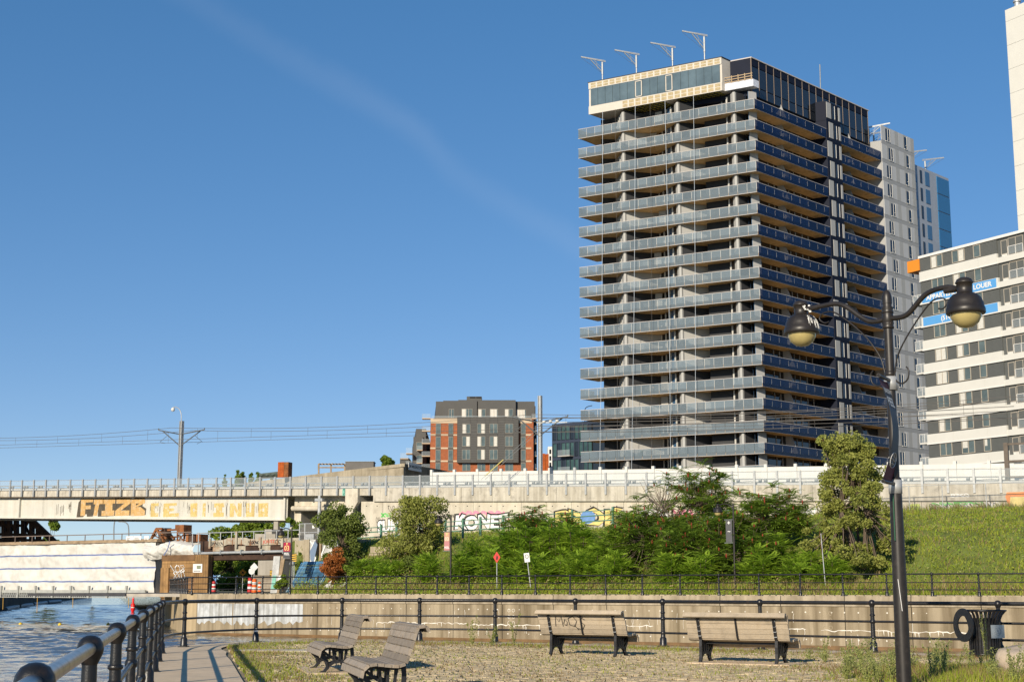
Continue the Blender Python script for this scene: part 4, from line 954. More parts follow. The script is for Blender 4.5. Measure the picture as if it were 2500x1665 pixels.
ch = MB(); ch.box(-.3, .3, -.28, .28, .3, .45); ch.box(-.3, .3, .2, .28, .45, .9); ch.box(-.3, -.24, -.28, .28, 0, .6); ch.box(.24, .3, -.28, .28, 0, .6); ch_me = [ch.mesh('patio_chair', m_) for m_ in m_cush]
cu = MB(TXf); cu.box(0, 1.1, 0, .03, .55, FH+.05); cu_me = cu.mesh('curtain', mat('tower_curtain', (.4, .38, .34), .9))
rt = random.Random(12)
for k in range(18):
    for q in range(2):
        if k > 5 and rt.random() < .6: link('patio_chair', rt.choice(ch_me), tw, (*TXf(rt.uniform(3, 26), rt.uniform(.5, .9), 0)[:2], ZB[k]+.5), rt.uniform(0, 6))
        if rt.random() < .5: pp = fins[q]-rt.uniform(3.6, 5.4); link('curtain', cu_me, tw, (*TXf(pp, 2.4+(pp-fins[q]+6)*.28, 0)[:2], ZB[k]))
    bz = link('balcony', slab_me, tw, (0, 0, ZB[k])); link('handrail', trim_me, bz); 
    for src, mo in ((rp, 3), (lp, 0)): o_ = len(rest.v); rest.v += [(x_, y_, z_+ZB[k]) for x_, y_, z_ in src.v]; rest.f += [tuple(i+o_ for i in f) for f in src.f]; rest.m += [i+mo if not (mo and i == 2) else 2 for i in src.m]; rest.sm += src.sm
    for q in range(NG):
        if npan < 300:
            a_ = TXf(q*w, 0, 0); link('glass_panel', gp_me, bz, (a_[0], a_[1], 0)); npan += 1
        else: rest.box(q*w+.02, q*w+w-.02, -.03, -.01, ZB[k]+.62, ZB[k]+1.57); rest.box(q*w+.02, q*w+w-.02, -.032, -.008, ZB[k]+.14, ZB[k]+.615, 1)
    for (nm, j, var), me in tmpl:
        if nm == 'return_wall':
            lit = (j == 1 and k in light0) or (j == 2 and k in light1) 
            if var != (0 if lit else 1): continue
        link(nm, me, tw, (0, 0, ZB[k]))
    if k > 4:
        link('heat_pump', hp_me, tw, (*TXf(25.0, .7, 0)[:2], ZB[k]+.75), R(-30)); 
        if k > 6: link('heat_pump', hp_me, tw, (*TXf(17.6, .6, 0)[:2], ZB[k]+.75), R(-30))
    for y0 in (8.6, 16.9, 26.8):
        if k > 0 and (k+int(y0)) % 4: link('heat_pump', hp_me, tw, (*TXf(.6, y0, 0)[:2], ZB[k]+.9), R(45))
tag(rest.build('other_glass_panels', [m_bgl, m_bgl2, m_mull, m_bgr, m_bgr2], tw), kind='stuff')
# inner core
core = MB(TXf); core.prism([(3.4, 4.7), (PL-2.3, 4.7), (PL-2.3, 26), (3.4, 26)], 0, 74.5, lambda a_, b_, d: (a_, b_, d)); core.prism([(2.6, 2.2), (9, 2.2), (9, 46), (2.6, 46)], 0, 68, lambda a_, b_, d: (a_, b_, d)); core.build('core', m_dclad, tw)
# strip of pale panels and windows on the right side
for k in range(-1, 19):
    z = ZB[0]-FH*k
    mb = MB(TXf); mb.box(-.1, 2.5, 18.95, 22.95, z-.1, z+FH-.13); mb.build('stair_bay', m_navy, tw)
    o_ = .0 if k % 2 else .55
    mb = MB(TXf); mb.box(-.16, -.1, 19.05+o_, 20.3+o_*.8, z+.35, z+FH-.25); mb.build('pale_panel', m_lclad, tw)
    mb = MB(TXf); mb.box(-.16, -.1, 22.4, 22.9, z+.5, z+FH-.4); mb.build('pale_panel', m_lclad, tw)
    mb = MB(TXf); mb.box(-.13, -.1, 20.7+o_*.7, 21.3+o_*.7, z+.5, z+FH-.45); wi = mb.build('window', m_win, tw); mb = MB(TXf); mb.box(-.17, -.13, 21.3+o_*.7, 21.4+o_*.7, z+.5, z+FH-.45); mb.build('window_frame', m_mull, wi)
# light grey panel facade further along
LQ0, LQ1 = 35.3, 46.0
MB(TXf).box(0, 6, LQ0, LQ1, 0, 72.2-QUAY-.4).build('facade_core', m_mclad, tw)
cols = [(x0+1.45, x1+1.45, mm) for x0, x1, mm in ((33.95, 35.5, m_wclad), (35.53, 36.9, m_lclad), (36.93, 38.2, m_wclad), (38.23, 39.4, m_lclad), (39.43, 40.9, m_wclad), (40.93, 42.2, m_lclad), (42.23, 43.3, m_wclad), (43.33, 44.5, m_lclad))]
pan_me = []
for y0, y1, mm in cols:
    mb = MB(TXf); mb.box(-.07, 0, y0, y1, .62, FH); pan_me.append(mb.mesh('facade_panel', mm))
mb = MB(TXf); mb.box(-.06, 0, LQ0+.05, LQ1, .02, .58); band_me = mb.mesh('facade_band', m_mclad)
def winmesh(y0, y1, z0, z1):
    mb = MB(TXf); mb.box(-.1, -.072, y0, y1, z0, z1); mb.box(-.14, -.072, y1, y1+.13, z0-.1, z1+.08, 1); mb.box(-.14, -.072, y0, y1, z0-.12, z0, 1)
    ym = (y0+y1)/2
    if y1-y0 > 1: mb.box(-.13, -.1, ym-.05, ym+.05, z0, z1, 1)
    mb.box(-.13, -.1, ym, y1, z0+.55, z0+.62, 1)
    return mb.mesh('window', [m_win, m_mull])
wmA, wmB, wmC = winmesh(36.7, 38.0, .75, 2.75), winmesh(37.5, 38.8, .75, 2.75), winmesh(42.7, 43.5, .75, 2.75)
for k in range(-1, 20):
    z = ZB[0]-FH*k
    if z < -3: break
    for me in pan_me: link('facade_panel', me, tw, (0, 0, z))
    link('facade_band', band_me, tw, (0, 0, z)); link('window', wmB if k % 3 == 0 else wmA, tw, (0, 0, z)); 
    a_ = TXf(0, .5 if k % 3 == 0 else 0, 0); link('window', wmC, tw, (a_[0], a_[1], z))
# far blue glazed end
MB(TXf).box(.6, 9, 46.0, 59, 0, 69.5).build('end_block', mat('blue_grey_cladding', (.33, .36, .41), .55, var=.05, vs=.5), tw)
for k in range(20):
    z = 66.5-FH*k
    if z < 2: break
    MB(TXf).box(.52, .6, 46.2, 47.6, z, z+1.3).build('juliet_glass', m_winb, tw); MB(TXf).box(.53, .6, 48.9, 49.5, z+.2, z+2.4).build('window', m_win, tw); MB(TXf).box(.53, .6, 50.6, 52.0, z+.1, z+2.5).build('window', m_winb, tw); MB(TXf).box(.48, .6, 54.6, 58.8, z-.4, z+2.5).build('window', mat('bright_blue_glass', (.03, .14, .3), .05, spec=.8), tw)
# penthouse box on the front
m_ins = mat('insulation_board', (.42, .34, .2), .9, var=.2, vs=3); m_wrap = mat('white_sheathing', (.56, .51, .44), .55, var=.06, vs=1); m_phg = mat('penthouse_glass', (.1, .14, .16), .06, spec=.7, var=.25, vs=.35)
m_yel = mat('yellow_insulation', (.34, .3, .04), .9, var=.2, vs=2)
z0 = ZB[0]+FH+.55; z1 = z0+5.0; pA, pB = 4.7, 26.2; qf = -.15
MB(TXf).box(pA, pB, qf+.12, 20, z0+.05, z1-.05).build('penthouse_core', m_wrap, tw)
for nm, za, zb_ in (('sheathing_band', z0, z0+1.25), ('sheathing_band', z1-1.0, z1)):
    bnd = MB(TXf); bnd.box(pA, pB, qf, qf+.12, za, zb_); bo = bnd.build(nm, m_wrap, tw)
    nb_ = 20
    for k in range(nb_):
        if za == z0 and k > nb_-6: continue
        x0 = pA+.25+(pB-pA-.4)*k/nb_; mid = (za+zb_)/2
        MB(TXf).box(x0, x0+.78, qf-.03, qf, za+.14, mid-.06).build('insulation_board', m_ins, bo); MB(TXf).box(x0, x0+.78, qf-.03, qf, mid+.06, zb_-.14).build('insulation_board', m_ins, bo)
for k in range(17):
    x0 = pA+.3+(pB-pA-.6)*k/17; o_ = MB(TXf).box(x0, x0+(pB-pA-.6)/17-.06, qf+.02, qf+.12, z0+1.27, z1-1.02).build('window', m_phg, tw)
    if k in (6, 10):
        mb = MB(TXf); xa, xb = x0+.02, x0+1.12; za, zb_ = z0+1.35, z1-1.15
        mb.box(xa, xb, qf-.04, qf+.02, za, za+.12); mb.box(xa, xb, qf-.04, qf+.02, zb_-.12, zb_); mb.box(xa, xa+.12, qf-.04, qf+.02, za, zb_); mb.box(xb-.12, xb, qf-.04, qf+.02, za, zb_); mb.build('window_frame', m_wrap, o_)
MB(TXf).box(pA-.1, pB+.1, qf-.06, 20, z1, z1+.1).build('roof_edge', m_dclad, tw)
for k in range(2):
    a0 = (20.6, 11.9)[k]; mb = MB(TXf); mb.add([(a0, qf+.2, z0-.02), (a0-6.5, qf+.2, z0-.02), (a0-6.5, 3, z0-.02), (a0, 3, z0-.02)], [(0, 1, 2, 3)]); so_ = mb.build('soffit_insulation', m_yel, tw)
    for q in range(9):
        mb = MB(TXf); mb.box(a0-6.5*q/9-.05, a0-6.5*q/9+.05, qf+.2, 3, z0-.1, z0-.03); mb.build('soffit_batten', m_dclad, so_)
    for q in range(3):
        mb = MB(TXf); mb.box(a0-6.5, a0, qf+.7+q*.8, qf+.76+q*.8, z0-.11, z0-.04); mb.build('soffit_batten', m_dclad, so_)
MB(TXf).box(pA-.02, pB, 3.1, 3.4, z0-1.0, z0-.12).build('soffit_recess', m_dclad, tw)
# dark penthouse storeys along the right side
PQ = 34.6
MB(TXf).box(1.6, 12, 2.0, PQ, ZB[0]+FH-.2, z1-.1).build('penthouse_side', m_navy, tw)
for za, zb_ in ((ZB[0]+FH-.1, ZB[0]+FH+1.2), (ZB[0]+FH+1.35, z1-1.35), (z1-1.2, z1-.15)):
    for k in range(17):
        y0 = 2.1+(PQ-2.2)*k/17; MB(TXf).box(1.52, 1.6, y0, y0+(PQ-2.2)/17-.08, za, zb_).build('window', m_win if za != z1-1.2 else m_navy, tw)
mb = MB(TXf)
for k in range(18): y0 = 2.06+(PQ-2.2)*k/17; mb.box(1.46, 1.6, y0-.03, y0+.03, ZB[0]+FH-.1, z1-.1)
mb.build('mullions', mat('bronze_mullion', (.16, .12, .09), .5), tw)
MB(TXf).box(1.4, 12, 2.0, PQ+.2, z1-.1, z1+.05).build('roof_edge', m_edge, tw)
MB(TXf).box(4.2, 9, 12, 20, z1, z1+.9).build('roof_plant', m_navy, tw)
mb = MB(TXf); mb.box(.4, pA, .6, 2.0, z0+.1, z0+1.15); mb.build('wrapped_corner', mat('printed_house_wrap', (.62, .64, .7), .6, var=.25, vs=2.5), tw)
mb = MB(TXf)
for d in (0, .55, 1.1): mb.box(.5, pA, .55, .63, z0+1.2+d*.7, z0+1.3+d*.7)
for p_ in (.6, 1.6, 2.6, 3.6): mb.box(p_, p_+.1, .55, .65, z0+1.1, z0+2.2)
mb.build('timber_guard_rail', mat('raw_timber', (.45, .33, .2), .8), tw)
# davit hoists with hanging lines
def davit(base, dirv, label, h=3.4, reach=4.6, line_len=0, grp='roof davit hoists on the tower'):
    d_ = thing('davit_hoist', label, 'hoist', base, 0, grp); dv = Vector(dirv).normalized()
    MB().tube([(0, 0, -.2), (0, 0, h*.45)], .1, 8).build('mast_tube', m_galv, d_); MB().tube([(0, 0, h*.45), (0, 0, h)], .15, 8).build('mast_sleeve', m_galv, d_)
    up = Vector((0, 0, 1)); a_ = -dv*.5+up*(h+.1); b_ = dv*reach+up*(h+.7)
    mb = MB(); mb.bar(a_, b_, .14, .1); mb.bar(a_+up*.18, b_+up*.1, .1, .08); mb.build('boom', m_galv, d_)
    mb = MB(); mb.bar(up*(h*.55), dv*(reach*.55)+up*(h+.35), .12); mb.bar(up*(h*.7), dv*(reach*.4)+up*(h+.3), .06); mb.bar(dv*.7+up*(h*.7), dv*1.0+up*(h+.15), .06); mb.build('strut', m_galvd, d_)
    MB().tube([up*(h*.5), b_-up*.1], .018, 4).build('tag_line', m_wire, d_)
    if line_len: MB().tube([b_, b_-up*line_len], .022, 4).build('hoist_line', mat('hoist_rope', (.45, .5, .55), .6), d_)
    return d_
T3 = lambda p, q, z: Vector(TXf(p, q, z))+Vector((TC.x, TC.y, QUAY))
out = (-.9, -.1, 0)
for p_, lab, ln in ((25.0, 'leftmost of four white davit hoists along the tower front roof', 0), (19.3, 'second white davit hoist from the left on the tower front roof', 0), (13.4, 'third white davit hoist from the left on the tower front roof', 0), (8.3, 'tallest white davit hoist, nearest the tower corner on the front roof', 0)):
    davit(T3(p_, 1.5, z1), out, lab, 3.5 if p_ > 9 else 4.3, 3.3, ln)
for k, (p_, q_) in enumerate(((3.0, 37.5), (4.0, 41), (3.0, 50), (3.0, 56))):
    davit(T3(p_, q_, 70.8 if q_ < 45 else 69.4), (.95, .1 if k else -.2, 0), ('left one of two davit hoists above the pale panel facade', 'right one of two davit hoists above the pale panel facade', 'davit hoist with raised arm on the far blue end roof', 'rightmost davit hoist on the far blue end of the roof')[k], 2.9, 3.4)
an = thing('antenna', 'thin antenna rod on the tower roof right of centre', 'antenna', T3(5, 27, z1)); MB().tube([(0, 0, 0), (0, 0, 2.2)], .05, 6).build('base_tube', m_galvd, an); MB().tube([(0, 0, 2.2), (.05, 0, 6.3)], .09, 6).build('rod', m_galvd, an)
# hanging stage ropes in front of the balconies
for k, (p_, p2) in enumerate(((23.6, 24.4), (18.2, 19.4), (13.4, 13.2), (8.9, 9.6), (21.5, 21.5), (15.8, 16.2))):
    hr = thing('hanging_rope', ('pale rope hanging down the balconies below the leftmost hoist', 'pale rope hanging down the tower front below the second hoist', 'pale rope hanging down the middle of the balcony front', 'pale rope hanging down the balconies nearest the corner', 'thin dark rope hanging between the two left pale ropes', 'thin dark rope hanging left of the middle pale rope')[k], 'rope', T3(p_, -.5, z0), 0, 'ropes hanging down the tower front')
    b_ = T3(p2, -1.2, 10)-hr.location; mid = (b_*.5)+Vector((.15, 0, 0))
    MB().tube(spline([(0, 0, 0), mid, b_], 4),   .03 if k < 4 else .018, 5).build('rope', mat('pale_rope', (.5, .55, .6), .6) if k < 4 else m_wire, hr)

# ================================================================== white and charcoal apartment block on the right
WW = Vector((.515, -.857, 0)); WANG = math.atan2(WW.y, WW.x)
w0 = P(2268, 1100, 175); wb = thing('apartment_block', 'white and charcoal banded apartment block with blue rental banners', 'building', (w0.x, w0.y, QUAY), WANG)
m_cream = mat('cream_panel', (.63, .615, .56), .7, var=.03, vs=.5); m_side = mat('charcoal_siding', (.10, .105, .10), .75, var=.06, vs=1.5); m_wtrim = mat('white_trim', (.74, .72, .68), .6)
m_wfr = mat('beige_window_frame', (.42, .37, .3), .6); m_wgl = mat('greenish_window_glass', (.10, .13, .125), .06, spec=.7, var=.35, vs=.6); m_cur = mat('curtain_white', (.6, .58, .52), .8, var=.1, vs=3)
RT = 42.0-QUAY; FW = 2.9; nfl = 14; WL = 12.0
MB().box(0.0, 34, .15, 14, 0, RT-.1).build('core', m_side, wb)
MB().box(-.12, WL+.2, -.15, 14, RT-.1, RT+.22).build('roof_edge', m_wtrim, wb); MB().box(WL+.2, 34, -.15, 14, RT-.1, RT+.22).build('roof_edge', m_wtrim, wb)
sid = MB(); sid.box(0, WL, .0, .15, 0, 1.62)
for q in range(10): sid.box(0, WL, -.012, .0, .02+q*.16, .15+q*.16)
sid_me = sid.mesh('siding_band', m_side)
crm = MB(); crm.box(-.05, WL+.02, -.14, .15, 0, 1.16)
crm_me = []
for x0, x1 in ((-.05, 4.1), (4.12, 9.2), (9.22, WL+.02)):
    q_ = MB(); q_.box(x0, x1, -.14, .15, 0, 1.13); crm_me.append(q_.mesh('cream_panel', m_cream))
tr_me = MB().box(-.08, WL+.04, -.2, .14, -.13, -.005).mesh('drip_trim', m_wtrim)
def window_on(parent, x0, x1, z0, z1, panes, y=-.02, cur=0, fr=.07):
    o = MB().box(x0, x1, y-.01, y+.04, z0, z1).build('window', m_wgl, parent); f = MB()
    f.box(x0-fr, x0, y-.07, y+.03, z0-fr, z1+fr); f.box(x1, x1+fr, y-.07, y+.03, z0-fr, z1+fr); f.box(x0, x1, y-.07, y+.03, z0-fr, z0); f.box(x0, x1, y-.07, y+.03, z1, z1+fr)
    for q in range(1, panes): xm = x0+(x1-x0)*q/panes; f.box(xm-.04, xm+.04, y-.06, y+.03, z0, z1)
    f.build('window_frame', m_wfr, o)
    if cur:
        xa = x0+.05 if cur != 2 else (x0+x1)/2+.06; xb = xa+(x1-x0)*(.4 if cur != 3 else .85); MB().box(xa, xb, y-.018, y-.011, z0+(.0 if cur != 4 else .6), z1).build('curtain', m_cur, o)
    return o
rr = random.Random(5)
for k in range(nfl):
    zb_ = RT-1.75-FW*k
    if zb_ < 0: break
    if k < 13: link('siding_band', sid_me, wb, (0, 0, zb_))
    for me in crm_me: link('cream_panel', me, wb, (0, 0, zb_-1.2))
    link('drip_trim', tr_me, wb, (0, 0, zb_-1.2))
    window_on(wb, 1.9, 3.65, zb_+.12, zb_+1.5, 2, cur=rr.choice((0, 0, 1, 3))); window_on(wb, 5.3, 7.1, zb_+.12, zb_+1.5, 2, cur=rr.choice((0, 1, 2, 4))); window_on(wb, 8.6, 9.5, zb_+.12, zb_+1.5, 1, cur=rr.choice((0, 0, 4, 3)))
    # recessed window bay
    MB().box(WL+.12, WL+5.4, .25, .5, zb_-1.2, zb_+1.62).build('bay_recess', m_side, wb)
    MB().box(WL+.02, WL+5.6, -.1, .5, zb_-1.3, zb_-.62).build('bay_sill', m_cream, wb)
    window_on(wb, WL+.55, WL+1.35, zb_-.25, zb_+1.3, 1, y=.2, cur=rr.choice((0, 1, 3))); MB().box(WL+.55, WL+1.35, .12, .24, zb_-.6, zb_-.32).build('air_conditioner', m_unit, wb)
    window_on(wb, WL+1.6, WL+3.6, zb_-.5, zb_+1.4, 2, y=.2, cur=rr.choice((0, 0, 2)))
    f = MB(); 
    for x in (WL+1.55, WL+2.6, WL+3.65): f.box(x, x+.05, .0, .05, zb_-.6, zb_+.45)
    f.box(WL+1.55, WL+3.7, .0, .05, zb_+.4, zb_+.46); rb = f.build('juliet_rail', m_wtrim, wb); MB().box(WL+1.6, WL+3.65, .02, .03, zb_-.5, zb_+.4).build('rail_glass', m_fglass, rb)
    MB().box(WL+5.6, 34, -.14, .5, zb_-1.2, zb_).build('cream_panel', m_cream, wb)
    # side balconies
    if k > 0:
        bl = MB().box(-1.7, -.02, .3, 2.9, zb_-1.15, zb_-.95).build('balcony', m_cream, wb); f = MB()
        for x in (-1.7, -.9, -.1): f.box(x, x+.05, .28, .32, zb_-.95, zb_+.1)
        f.box(-1.7, -.05, .27, .33, zb_+.08, zb_+.13); f.box(-1.7, -1.65, .3, 2.9, zb_+.08, zb_+.13); f.build('balcony_rail', m_wtrim, bl)
        MB().box(-1.65, -.1, .3, .31, zb_-.9, zb_+.08).build('rail_glass', m_fglass, bl); MB().box(-1.69, -1.68, .35, 2.85, zb_-.9, zb_+.08).build('rail_glass', m_fglass, bl)
MB().box(-2.0, -.02, -.1, 3, RT-1.55, RT-.1).build('orange_canopy', mat('orange_panel', (.72, .24, .02), .6), wb)
m_ban = mat('banner_blue', (.10, .33, .66), .6, var=.04, vs=.8)
for k, txt, x in ((1, 'APPARTEMENTS À LOUER', 5.4), (2, '(514)', 4.0)):
    zb_ = RT-1.75-FW*k-1.2; MB().box(.25, 11.75, -.17, -.145, .04+zb_, 1.08+zb_).build('rental_banner', m_ban, wb)
    me = text_mesh(txt, .82, m_wtrim, bold=.03, ext=.004); 
    if k == 1:
        xs = [v.co.x for v in me.vertices]; sc_ = 10.2/(max(xs)-min(xs))
        for v in me.vertices: v.co.x *= sc_
    o = link('lettering', me, wb); o.matrix_local = Matrix.Translation((6.0 if k == 1 else x, -.176, zb_+.55)) @ Matrix.Rotation(math.pi/2, 4, 'X')
# white slab tower rising behind it
b1 = P(2486, 556, 188); wt = thing('tower_block', 'plain white tower block cut by the right edge of the photo', 'tower', (b1.x, b1.y, QUAY), WANG)
hT = P(2452, 26, 188).z-QUAY; z = 40.5-QUAY
MB().box(-4.6, 20, -.6, 10, 0, z).build('base_block', m_cream, wt)
while z < hT-.5: MB().box(0, 20, 0, 12, z+.02, min(z+3.45, hT)-.02).build('wall_panel', m_cream, wt); z += 3.45
MB().box(.05, 19.9, .05, 11.9, 36, hT-.1).build('core', m_wtrim, wt)
mb = MB(); mb.tube([(1.3, 1, hT), (1.3, 1, hT+.9)], .4, 10); mb.tube([(1.3, 1, hT+.9), (1.3, 1, hT+1.1)], .55, 10); mb.build('roof_vent', m_galv, wt)

# ================================================================== brick and charcoal block in the middle distance
bD = 335; bb0 = P(1050, 1150, bD); br = thing('brick_building', 'red brick and charcoal clad apartment building with grid of windows', 'building', (bb0.x, bD, QUAY))
kx = bD/3551*1.0; bx = lambda u: (u-1050)*kx; bz = lambda v: P(1180, v, bD).z-QUAY
m_brick = mat('red_brick', (.33, .105, .045), .9, var=.2, vs=1.5, bump=.3, bs=8); m_stone = mat('sand_stone_band', (.55, .43, .3), .85); m_char = mat('charcoal_panel', (.085, .083, .078), .7, var=.06, vs=.5)
m_bwin = mat('green_tinted_glass', (.09, .125, .12), .06, spec=.7, var=.5, vs=.4)
MB().box(bx(1050), bx(1306), 0, 18, 0, bz(1022)).build('brick_wall', m_brick, br)
MB().box(bx(1050), bx(1118), -.12, 0, bz(1033), bz(1021)).build('stone_band', m_stone, br); MB().box(bx(1270), bx(1302), -.12, 0, bz(1033), bz(1021)).build('stone_band', m_stone, br)
for v in (1061.5, 1094, 1125.5):
    for u0, u1 in ((1050, 1063), (1076, 1094), (1107, 1117.5), (1287, 1301)): MB().box(bx(u0), bx(u1), -.1, 0, bz(v+2), bz(v-2)).build('stone_band', m_stone, br)
for u0, u1 in ((1063, 1076), (1094.5, 1107), (1274.5, 1287)):
    MB().box(bx(u0), bx(u1), -.06, 0, bz(1149), bz(1033)).build('window_strip', m_char, br)
    for v0, v1 in ((1035, 1059), (1067, 1092), (1099, 1123), (1131, 1148)): window_on(br, bx(u0)+.1, bx(u1)-.1, bz(v1), bz(v0), 1, y=-.1, fr=.05)
MB().box(bx(1117), bx(1269), -1.1, 0, bz(1130), bz(1019)).build('projecting_bay', m_char, br)
mb = MB()
for u in (1117, 1149.5, 1166, 1186, 1198, 1217, 1235, 1255, 1268): mb.box(bx(u)-.02, bx(u)+.02, -1.13, -1.1, bz(1129), bz(1020))
for v in np.arange(1022, 1130, 4.2): mb.box(bx(1117.5), bx(1268.5), -1.12, -1.1, bz(v)-.02, bz(v)+.02)
mb.build('panel_joints', mat('joint_black', (.03, .03, .03), .8), br)
for u0, u1 in ((1130, 1149), (1167, 1186), (1198, 1217), (1236, 1255)):
    for q, (v0, v1) in enumerate(((1036, 1058.5), (1067, 1090), (1099, 1122))): window_on(br, bx(u0), bx(u1), bz(v1), bz(v0), 2, y=-1.14, cur=rr.choice((0, 0, 1, 2)), fr=.05)
    window_on(br, bx(u0), bx(u1), bz(1149), bz(1131.5), 2, y=-.06, fr=.05)
MB().box(bx(1061), bx(1310), 3.0, 18, bz(1025), bz(976)).build('top_storey', m_char, br); MB().box(bx(1080), bx(1118), 2.2, 10, bz(1020), bz(975)).build('top_storey', m_char, br); MB().box(bx(1118), bx(1165), 1.6, 10, bz(1020), bz(974)).build('top_storey', m_char, br); MB().box(bx(1167), bx(1262), 2.0, 10, bz(1020), bz(974)).build('top_storey', m_char, br)
MB().box(bx(1061), bx(1312), 3.2, 18, bz(1022), bz(987)).build('top_storey', m_char, br)
for u0, u1, y in ((1095, 1107, 2.18), (1127, 1153, 1.58), (1168, 1186, 1.98), (1198, 1217, 1.98), (1235, 1255, 1.98), (1264, 1288, 2.9)): window_on(br, bx(u0), bx(u1), bz(1017), bz(996.5), 3 if u1-u0 > 22 else 2, y=y-.02, cur=rr.choice((0, 1, 3)), fr=.05)
MB().box(bx(1053), bx(1300), -.9, -.86, bz(1021), bz(1016)).build('terrace_glass', m_fglass, br)
MB().box(bx(1138), bx(1176), 5, 9, bz(975), bz(961)).build('roof_plant', m_char, br); MB().box(bx(1146), bx(1160), 4.9, 5, bz(965), bz(962)).build('louvre', m_dark, br); MB().box(bx(1162), bx(1175), 4.9, 5, bz(965), bz(962)).build('louvre', m_dark, br)
# receding left side with balconies
lq = lambda f, u: (bx(1060)-(1060-u)*kx*(1+f*.35), 14*f+3, 0)
mb = MB(); mb.hexa([(bx(1033), 42, 0), (bx(1061), 3.1, 0), (bx(1061), 45, 0), (bx(1033)+2, 45, 0)], [(bx(1033), 42, bz(985)), (bx(1061), 3.1, bz(986)), (bx(1061), 45, bz(986)), (bx(1033)+2, 45, bz(985))]); mb.build('side_wing', m_char, br)
for q in range(5):
    z = bz(1148)+q*2.95+.4; o_ = MB().box(bx(1028), bx(1049), 1, 3.0, z, z+.22).build('balcony', m_stone, br); MB().box(bx(1028), bx(1049), .95, 1, z+.2, z+1.2).build('rail_glass', m_fglass, o_); MB().box(bx(1028), bx(1029), 1, 3, z+.2, z+1.2).build('rail_glass', m_fglass, o_)
    o_ = MB().box(bx(1302), bx(1314), 1, 3.2, z, z+.2).build('balcony', m_stone, br); MB().box(bx(1302), bx(1313), .95, 1, z+.2, z+1.2).build('rail_glass', m_fglass, o_)
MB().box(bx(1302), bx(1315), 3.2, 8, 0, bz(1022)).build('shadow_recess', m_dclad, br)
# lower charcoal wing to its left
lw0 = P(970, 1150, 345); lw = thing('apartment_wing', 'low charcoal apartment wing with stepped balconies left of the brick building', 'building', (lw0.x, 345, QUAY)); kw = 345/3551; wx = lambda u: (u-970)*kw; wz = lambda v: P(1000, v, 345).z-QUAY
MB().hexa([(wx(982), 34, 0), (wx(1011), 6, 0), (wx(1036), 6, 0), (wx(1036), 34, 0)], [(wx(982), 34, wz(1060)), (wx(1011), 6, wz(1040)), (wx(1036), 6, wz(1040)), (wx(1036), 34, wz(1060))]).build('wall', m_char, lw)
MB().box(wx(1006), wx(1030), 4, 6, 0, wz(1062)).build('front_wall', m_char, lw); MB().box(wx(960), wx(984), 20, 30, 0, wz(1100)).build('rear_wall', m_char, lw)
for v0 in (1080, 1112):
    o_ = MB().box(wx(990), wx(1006), 1, 4, wz(v0+27), wz(v0+25)).build('balcony', m_stone, lw); MB().box(wx(990), wx(1006), .95, 1, wz(v0+25), wz(v0+12)).build('rail_glass', m_fglass, o_)
    o_ = MB().box(wx(972), wx(992), 6, 9, wz(v0+35), wz(v0+33)).build('balcony', m_stone, lw); MB().box(wx(972), wx(992), 5.9, 6, wz(v0+33), wz(v0+20)).build('rail_glass', m_fglass, o_)
    window_on(lw, wx(1014), wx(1028), wz(v0+17), wz(v0-4), 1, y=3.95, fr=.05)
    o_ = MB().box(wx(1016), wx(1030), 2.6, 4, wz(v0+17), wz(v0+15)).build('balcony', m_stone, lw); MB().box(wx(1016), wx(1030), 2.5, 2.6, wz(v0+15), wz(v0+5)).build('rail_glass', m_fglass, o_)
for u in (990, 996, 1002): MB().box(wx(u)+.4, wx(u)+1.0, 5.2+(1010-u)*.9, 5.3+(1010-u)*.9, wz(1100), wz(1070)).build('window', m_win, lw)
# dark glazed block left of the tower foot, rust box, small white block
dD = 255; d0 = P(1350, 1150, dD); db = thing('glazed_building', 'dark blue steel framed building with green glass beside the tower foot', 'building', (d0.x, dD, QUAY), R(-38)); 
dz = lambda v, D=dD: P(1380, v, D).z-QUAY
m_frame = mat('navy_frame', (.03, .04, .065), .5); m_ggl = mat('green_glass', (.035, .07, .06), .05, spec=.8, var=.5, vs=.5)
hh = dz(1056); MB().box(0, 22, .2, 14, 0, hh+1.5).build('core', m_win, db)
for q in range(7):
    z = hh+1.5-q*3.0; 
    if z < 1: break
    MB().box(-.1, 22, -.1, .2, z-.5, z).build('spandrel', m_frame, db)
    for c in range(9): 
        x = c*.95
        MB().box(x-.09, x+.09, -.12, .2, z-3, z-.5).build('mullion', m_frame, db); MB().box(x+.12, x+.83, -.02, .1, z-2.9, z-.55).build('window', m_ggl if (c*3+q) % 4 else m_win, db)
    if q in (1, 2, 3): o_ = MB().box(2.0, 4.6, -1.3, -.1, z-3.0, z-2.85).build('balcony', m_edge, db); MB().box(2.0, 4.6, -1.32, -1.28, z-2.85, z-1.85).build('rail_glass', m_fglass, o_)
MB().tube(spline([(5.6, 2, hh+1.4), (5.6, 2, hh+3.6), (6.0, 2, hh+4.3), (7.2, 2, hh+4.5)], 4), .07, 6).build('roof_lamp_arm', m_frame, db)
rb0 = P(1324, 1150, 200); rbx = thing('corten_box', 'bright rust orange steel box standing beside the pale catenary mast', 'box', (rb0.x, 200, 8)); kx2 = 200/3551
m_cor = mat('corten_orange', (.40, .085, .012), .85, var=.3, vs=2, streak=.25, ss=4)
hz_ = P(1324, 1107, 200).z-8; MB().box(0, .42, 0, 1.5, 0, hz_).build('side_plate', m_cor, rbx); MB().box(.45, .9, .05, 1.5, 0, hz_-.05).build('side_plate', m_cor, rbx)
sw0 = P(1338, 1150, 380); sw = thing('apartment_building', 'small distant white building seen between mast and dark glazed block', 'building', (sw0.x, 380, QUAY)); sz = lambda v: P(1340, v, 380).z-QUAY
